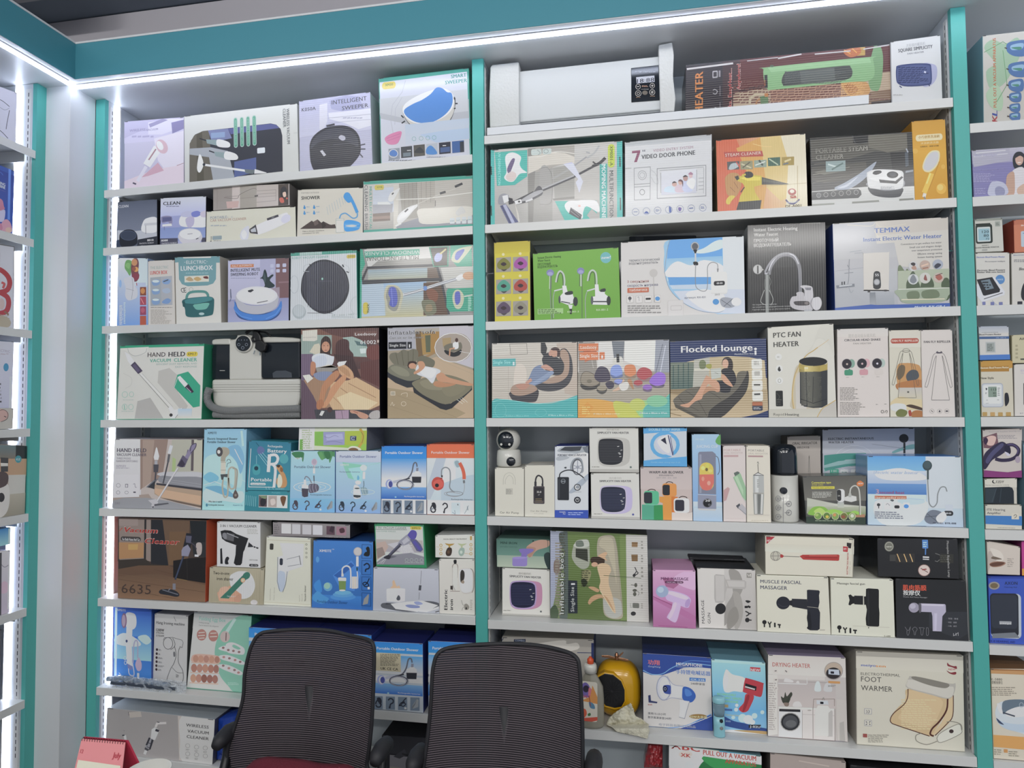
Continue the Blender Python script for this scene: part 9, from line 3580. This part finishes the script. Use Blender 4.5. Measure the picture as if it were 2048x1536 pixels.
m_ = o.modifiers.new('s', 'SOLIDIFY'); m_.thickness = .002
# ---- plastic wrapped shower hose set on the seventh shelf
t = thing('wrapped_hose_set', 'F', 500, 830, .03, 'grey blue shower parts in crinkled clear wrap, in front of the sea blue carton', 'shower set')
GB = mat('grey blue plastic', '8391a4', .3)
t.rod('handle', [160,744,300,738,420,757,560,780,700,800], .035, [.0095]*21, GB, 12)
t.rod('hose_coil', [190,782,300,787,450,803,600,822,760,832], .022, .006, mat('dark hose', '3c4452', .35), 10)
for x, y in ((205, 748), (312, 746), (400, 760)): t.rod('collar', [x,y,x+28,y+3], .034, .0125, GB, 14, 1)
b = MB(); vs = []; fs = []; NX, NY = 60, 14
for i in range(NX+1):
    for j in range(NY+1):
        u, v = i/NX, j/NY; x = 140+715*u; yy = 705+60*u+(140-35*u)*v
        d = mn.noise(Vector((u*22, v*5, 0)))*.012+mn.noise(Vector((u*60, v*14, 5)))*.004
        vs.append(t.at(x, yy+mn.noise(Vector((u*14, v*3, 9)))*14, .012+.02*(1-v)+d))
for i in range(NX):
    for j in range(NY): k = i*(NY+1)+j; fs.append((k, k+NY+1, k+NY+2, k+1))
b.add(vs, fs); b.build('clear_wrap', mat('crinkled clear film', 'dfe8f0', .06, alpha=.42, coat=1), t.r)
# ---- crumpled plastic bags
def bag(crop, pts, Y, D, col, label, key):
    xs, ys = pts[::2], pts[1::2]; t = thing('plastic_bag', crop, sum(xs)/len(xs), max(ys), Y, label, 'bag')
    q = [t.at(xs[i], ys[i], Y) for i in range(len(xs))]; vs = []; fs = []; n = 22
    A, B_, C_, D_ = q[0], q[1], q[2], q[3]
    for side in (0, 1):
        for i in range(n+1):
            for j in range(n+1):
                u, v = i/n, j/n; p = (A*(1-u)+B_*u)*(1-v)+(D_*(1-u)+C_*u)*v; e = min(u, 1-u, v, 1-v)*4; e = min(1, e)
                d = mn.noise(Vector((u*5, v*6, side*4+ord(key))))*.02+mn.noise(Vector((u*14, v*13, side)))*.008
                vs.append(p+np.array([0, (D if side else 0)+(d*e if not side else -d*e)+(.012*(1-e))*(-1 if side else 1), 0]))
        o_ = side*(n+1)**2
        for i in range(n):
            for j in range(n): k = o_+i*(n+1)+j; fs.append((k, k+n+1, k+n+2, k+1))
    m1 = (n+1)**2; rim = [i*(n+1) for i in range(n+1)]+[n*(n+1)+j for j in range(1, n+1)]+[i*(n+1)+n for i in range(n-1, -1, -1)]+[j for j in range(n-1, 0, -1)]
    for a, c_ in zip(rim, rim[1:]+rim[:1]): fs.append((a, c_, c_+m1, a+m1))
    b = MB(); b.add(vs, fs); b.build('crumpled_film', mat('film '+key, col, .2, coat=.6), t.r, smooth=True)
bag('F', [1122,1114,1345,1070,1350,1512,1104,1476], .02, .15, '1c3f9c', 'bright blue crumpled plastic bag around a box, left of the left chair', 'b')
bag('N', [1440,1125,1560,1112,1560,1320,1400,1320], .05, .1, 'a8343a', 'red crumpled plastic bag at the very bottom, left of the cupping set carton', 'r')
carton('F2', [1196,985,1560,1010,1560,1260,1192,1245], 'L7', '24242a', 'black carton with a grey photo strip, between the two chair backs', '''
g 1196 985 1560 1100 26262c 303036
p 77757a 1262 1090 1468 1105 1465 1180 1260 1172
p 3a3a40 1290 1100 1380 1060 1400 1090 1340 1110
l 5 1c1c20 1360 1085 1460 1098
p 8a867c 1262 1150 1468 1165 1465 1180 1260 1172''', side='151518', top='1b1b20', gain=1.6)
# ---- office chairs, facing the photographer
RIB = mat('mesh rib thread', '5f555b', .7); THR = mat('mesh dark thread', '26242b', .8); SHT = mat('fine dark mesh', '141318', .8, alpha=.97)
def chair(outline, Y, label, arms):
    b0 = [on(outline[i], outline[i+1], 1, Y) for i in range(0, len(outline), 2)]
    xs = [p[0] for p in b0]; zs = [p[2] for p in b0]; cx = (min(xs)+max(xs))/2; r = empty('office_chair', (cx, Y-.2, ZF), label, 'chair', None)
    W_ = (max(xs)-min(xs))/2; ztop, zbot = max(zs), min(zs)
    sm = smooth([(p[0]-cx, p[2]-ZF) for p in b0], True, 5)
    def bow(x): return .2+.012-.055*(abs(x)/W_)**2.2
    b = MB(); b.tube([(x, bow(x), z) for x, z in sm], .0055, 8, True); b.build('back_frame', BLKM, r, smooth=True)
    def span(z):
        h = []
        for (x0, z0), (x1, z1) in zip(sm, sm[1:]+sm[:1]):
            if (z0 > z) != (z1 > z): h.append(x0+(x1-x0)*(z-z0)/(z1-z0))
        return (min(h), max(h)) if len(h) > 1 else None
    rib, sh = MB(), MB(); z = zbot-ZF+.006; prev = None; n = 22
    while z < ztop-ZF-.004:
        s = span(z)
        if s:
            X = [s[0]+(s[1]-s[0])*i/n for i in range(n+1)]; h = .0016; vs = []
            for x in X: y = bow(x)-.0012; vs += [(x, y, z-h), (x, y-.0008, z), (x, y, z+h)]
            rib.add(vs, [f for i in range(n) for f in ((i*3, i*3+3, i*3+4, i*3+1), (i*3+1, i*3+4, i*3+5, i*3+2))])
            row = [(x, bow(x), z) for x in X]
            if prev: sh.add(prev+row, [(i, i+1, n+2+i, n+1+i) for i in range(n)])
            prev = row
        z += .0062
    o = rib.build('mesh_weave', RIB, r); o['kind'] = 'stuff'
    sh.build('mesh_sheet', SHT, r)
    th = MB(); x = -W_+.008
    while x < W_:
        zz = [z_ for (x0, z0), (x1, z1) in zip(sm, sm[1:]+sm[:1]) if (x0 > x) != (x1 > x) for z_ in [z0+(z1-z0)*(x-x0)/(x1-x0)]]
        if len(zz) > 1: a, c_ = min(zz), max(zz); y = bow(x)-.0006; th.add([(x-.0005, y, a), (x+.0005, y, a), (x+.0005, y, c_), (x-.0005, y, c_)], [(0, 1, 2, 3)])
        x += .0045
    o = th.build('upright_threads', THR, r); o['kind'] = 'stuff'
    zs_ = .44
    b = MB(); b.tube([(0, .225, zbot-ZF+.25), (0, .24, zbot-ZF+.08), (0, .22, zs_), (0, .1, zs_-.02)], [.02, .024, .024, .02], 10); b.build('back_bracket', BLKM, r, smooth=True)
    b = MB(); b.prism([(-.23, zs_), (.23, zs_), (.24, zs_+.02), (.22, zs_+.05), (-.22, zs_+.05), (-.24, zs_+.02)], -.27, .17); b.build('seat', BLKM, r, bevel=.012)
    b = MB(); b.lathe([(.025, .09), (.025, .3), (.035, .3), (.035, zs_)], 16); b.build('gas_column', BLK, r)
    for k in range(5):
        a = k*2*math.pi/5+.3; ca, sa = math.cos(a), math.sin(a)
        b = MB(); b.tube([(ca*.02, sa*.02, .1), (ca*.16, sa*.16, .09), (ca*.29, sa*.29, .065)], [.024, .02, .014], 8); b.build('star_leg', BLK, r, smooth=True)
        b = MB(); b.lathe([(.0, -.014), (.026, -.012), (.026, .012), (0, .014)], 14, c=(ca*.29, sa*.29, .0275), ax='x'); b.build('caster', BLKM, r)
    for px, py in arms:
        p = on(px, py, 1, Y-.02); x = p[0]-cx; zz = p[2]-ZF; sg = 1 if x > 0 else -1
        b = MB(); b.tube([(x, .215, zz-.014), (x, .2, zz-.004), (x, .17, zz), (x, .13, zz-.004), (x, .11, zz-.012)], [.016, .022, .024, .022, .014], 12); b.build('arm_pad', BLKM, r, smooth=True)
        b = MB(); b.tube([(x, .17, zz-.02), (x, .165, zz-.06), (x-.004*sg, .14, zz-.1), (x*.85, .1, zs_+.02)], .014, 8); b.build('arm_post', BLK, r, smooth=True)
    return r
chair([512,1282,522,1267,545,1262,640,1262,700,1269,745,1272,758,1281,760,1305,758,1360,754,1430,748,1480,742,1515,733,1540,600,1548,490,1530,474,1508,474,1480,484,1440,496,1390,499,1340,506,1300], -.42,
      'black mesh office chair with a red cushion, the left one of two', [(461,1462), (768,1492)])
chair([873,1322,880,1302,900,1293,960,1291,1060,1291,1130,1297,1155,1306,1161,1325,1164,1370,1167,1440,1168,1520,1170,1580,1010,1600,852,1580,856,1520,863,1460,868,1400,870,1350], -.40,
      'black mesh office chair without a cushion, the right one of two', [(838,1506), (1188,1520)])
t = thing('seat_cushion', 'P', 612, 1585, -.53, 'dark red cushion on the seat of the left office chair', 'cushion')
b = MB(); vs = []; fs = []; nx, ny = 24, 16; x0, x1 = t.at(492, 1530, -.53)[0], t.at(732, 1530, -.53)[0]; zt = t.at(600, 1516, -.53)[2]; zb = ZF+.494-t.o[2]
for sd in (0, 1):
    for i in range(nx+1):
        for j in range(ny+1):
            u, v = i/nx, j/ny; e = min(1, min(u, 1-u)*9, min(v, 1-v)*7); d = mn.noise(Vector((u*4, v*3, 2)))*.025*e
            z = zb if sd else zb+(zt-zb)*max(.25, (1-(1-e)**2))+d*(zt-zb)*12*.5
            vs.append((x0+(x1-x0)*u, .03-.34*v, z))
    for i in range(nx):
        for j in range(ny): k = sd*(nx+1)*(ny+1)+i*(ny+1)+j; fs.append((k, k+ny+1, k+ny+2, k+1))
mm = (nx+1)*(ny+1); rim = [i*(ny+1) for i in range(nx+1)]+[nx*(ny+1)+j for j in range(1, ny+1)]+[i*(ny+1)+ny for i in range(nx-1, -1, -1)]+[j for j in range(ny-1, 0, -1)]
for a, c_ in zip(rim, rim[1:]+rim[:1]): fs.append((a, c_, c_+mm, a+mm))
b.add(vs, fs); b.build('cushion_cover', mat('dark red fabric', '6d2030', .9, bump=[('noise', 200, .5, 0)]), t.r, smooth=True)
# ---- desk corner with calendar and white dish
t = empty('desk', (.28, -1.22, ZF), 'white desk just below the picture, holding the calendar', 'desk')
bar('desk_top', WHT, t, -.33, -.28, .715, .33, .27, .74, .003)
for sx in (-.3, .28):
    for sy in (-.25, .22): bar('leg', METW, t, sx, sy, 0, sx+.03, sy+.03, .715)
CR['U'] = (120, 1400, 5.12)
t = thing('desk_calendar', 'U', 420, 800, -.98, 'pink and red desk calendar with spiral binding at the bottom left', 'calendar'); zb = ZF+.741-t.o[2]
a, c_ = t.at(222, 398, -.98), t.at(668, 436, -.98); d, e = t.at(60, 830, -1.03), t.at(590, 850, -1.03); d[2] = e[2] = zb; sh = np.array([.012, .075, 0])
PK = mat('pink card', 'e08f92', .6); RD = mat('red card', 'b02a44', .55)
b = MB(); b.add([a, c_, e, d]+[p+np.array([0, .0012, 0]) for p in (a, c_, e, d)], [(0, 1, 2, 3), (7, 6, 5, 4), (0, 4, 5, 1), (1, 5, 6, 2), (2, 6, 7, 3), (3, 7, 4, 0)]); b.build('front_sheet', PK, t.r)
o1, o2 = np.array([0, .004, .002]), np.array([.012, .06, 0]); b = MB(); b.add([a+o1, c_+o1, e+o2+np.array([0, .02, 0]), d+o2+np.array([0, .02, 0])]+[p+np.array([.002, .003, 0]) for p in (a+o1, c_+o1, e+o2+np.array([0, .02, 0]), d+o2+np.array([0, .02, 0]))], [(0, 1, 2, 3), (7, 6, 5, 4), (0, 4, 5, 1), (1, 5, 6, 2), (2, 6, 7, 3), (3, 7, 4, 0)]); b.build('back_stand', RD, t.r)
GAIN = 1.3; A = MB(); q = [tuple(CR['U'][k]+v/5.12 for k, v in enumerate(p)) for p in ((222, 398), (668, 436), (590, 850), (60, 830))]
q[3] = (120+85/5.12, 1400+760/5.12); q[2] = (120+575/5.12, 1400+790/5.12); ar = Art('U', q, lambda u, v, dd: d*(1-u)*(1-v)+e*u*(1-v)+c_*u*v+a*(1-u)*v-np.array([0, .0006+dd, 0]), A)
ar.run('''p c8c4b0 200 505 622 548 570 790 110 760
t 215 470 245 22 a83a48 b|12
t 542 505 618 30 a8283c Bi|July
t 430 580 446 16 a84a44 b|1
t 490 584 504 16 8a7a70 |2
t 550 588 564 16 8a7a70 |3
t 228 622 240 14 6a6a64 |4
t 292 626 304 14 6a6a64 |5
t 352 630 364 14 6a6a64 |6
t 412 634 424 14 6a6a64 |7
t 472 638 484 14 6a6a64 |8
l 2 b4b09c 190 595 600 630'''); GAIN = 1.0; A.build('printed_month', MT['m'], t.r)
for i in range(17):
    p = a+(c_-a)*(.02+.94*i/16); b = MB(); b.tube([p+np.array([0, .0015+.0035*math.cos(k*.7), -.0015+.0035*math.sin(k*.7)]) for k in range(9)], .0005, 5, True); b.build('spiral_ring', BLK, t.r)
t = empty('dish', (0, 0, 0), 'white dish rim at the bottom edge right of the calendar', 'dish'); p = on(296, 1546, 1, -.99); t.location = (p[0], -.99, ZF+.741)
b = MB(); h = p[2]-ZF-.741+.006; b.lathe([(.02, 0), (.024, .002), (.045, h), (.043, h+.0012), (.022, .004), (0, .004)], 32); b.build('dish_body', WPL, t, smooth=True)
# ---- steel pegs in the channels
for nm, a0, a1, lb in (('l', (973, 547.5), (987, 546.5), 'small bright steel peg in the channel right of the middle post'), ('r', (1896, 502), (1918, 501), 'small bright steel peg in the channel at the right post')):
    A_, B_ = on(*a0, 1, .03 if nm == 'r' else .012), on(*a1, 1, .03 if nm == 'r' else .012)
    r = empty('steel_peg', A_, lb, 'peg'); b = MB(); b.tube([(0, 0, 0), tuple(B_-A_)], .0028, 8); b.build('rod', CHR, r); b = MB(); b.tube([(-.0015, 0, 0), (.0015, 0, 0)], .0045, 10); b.build('peg_head', CHR, r)
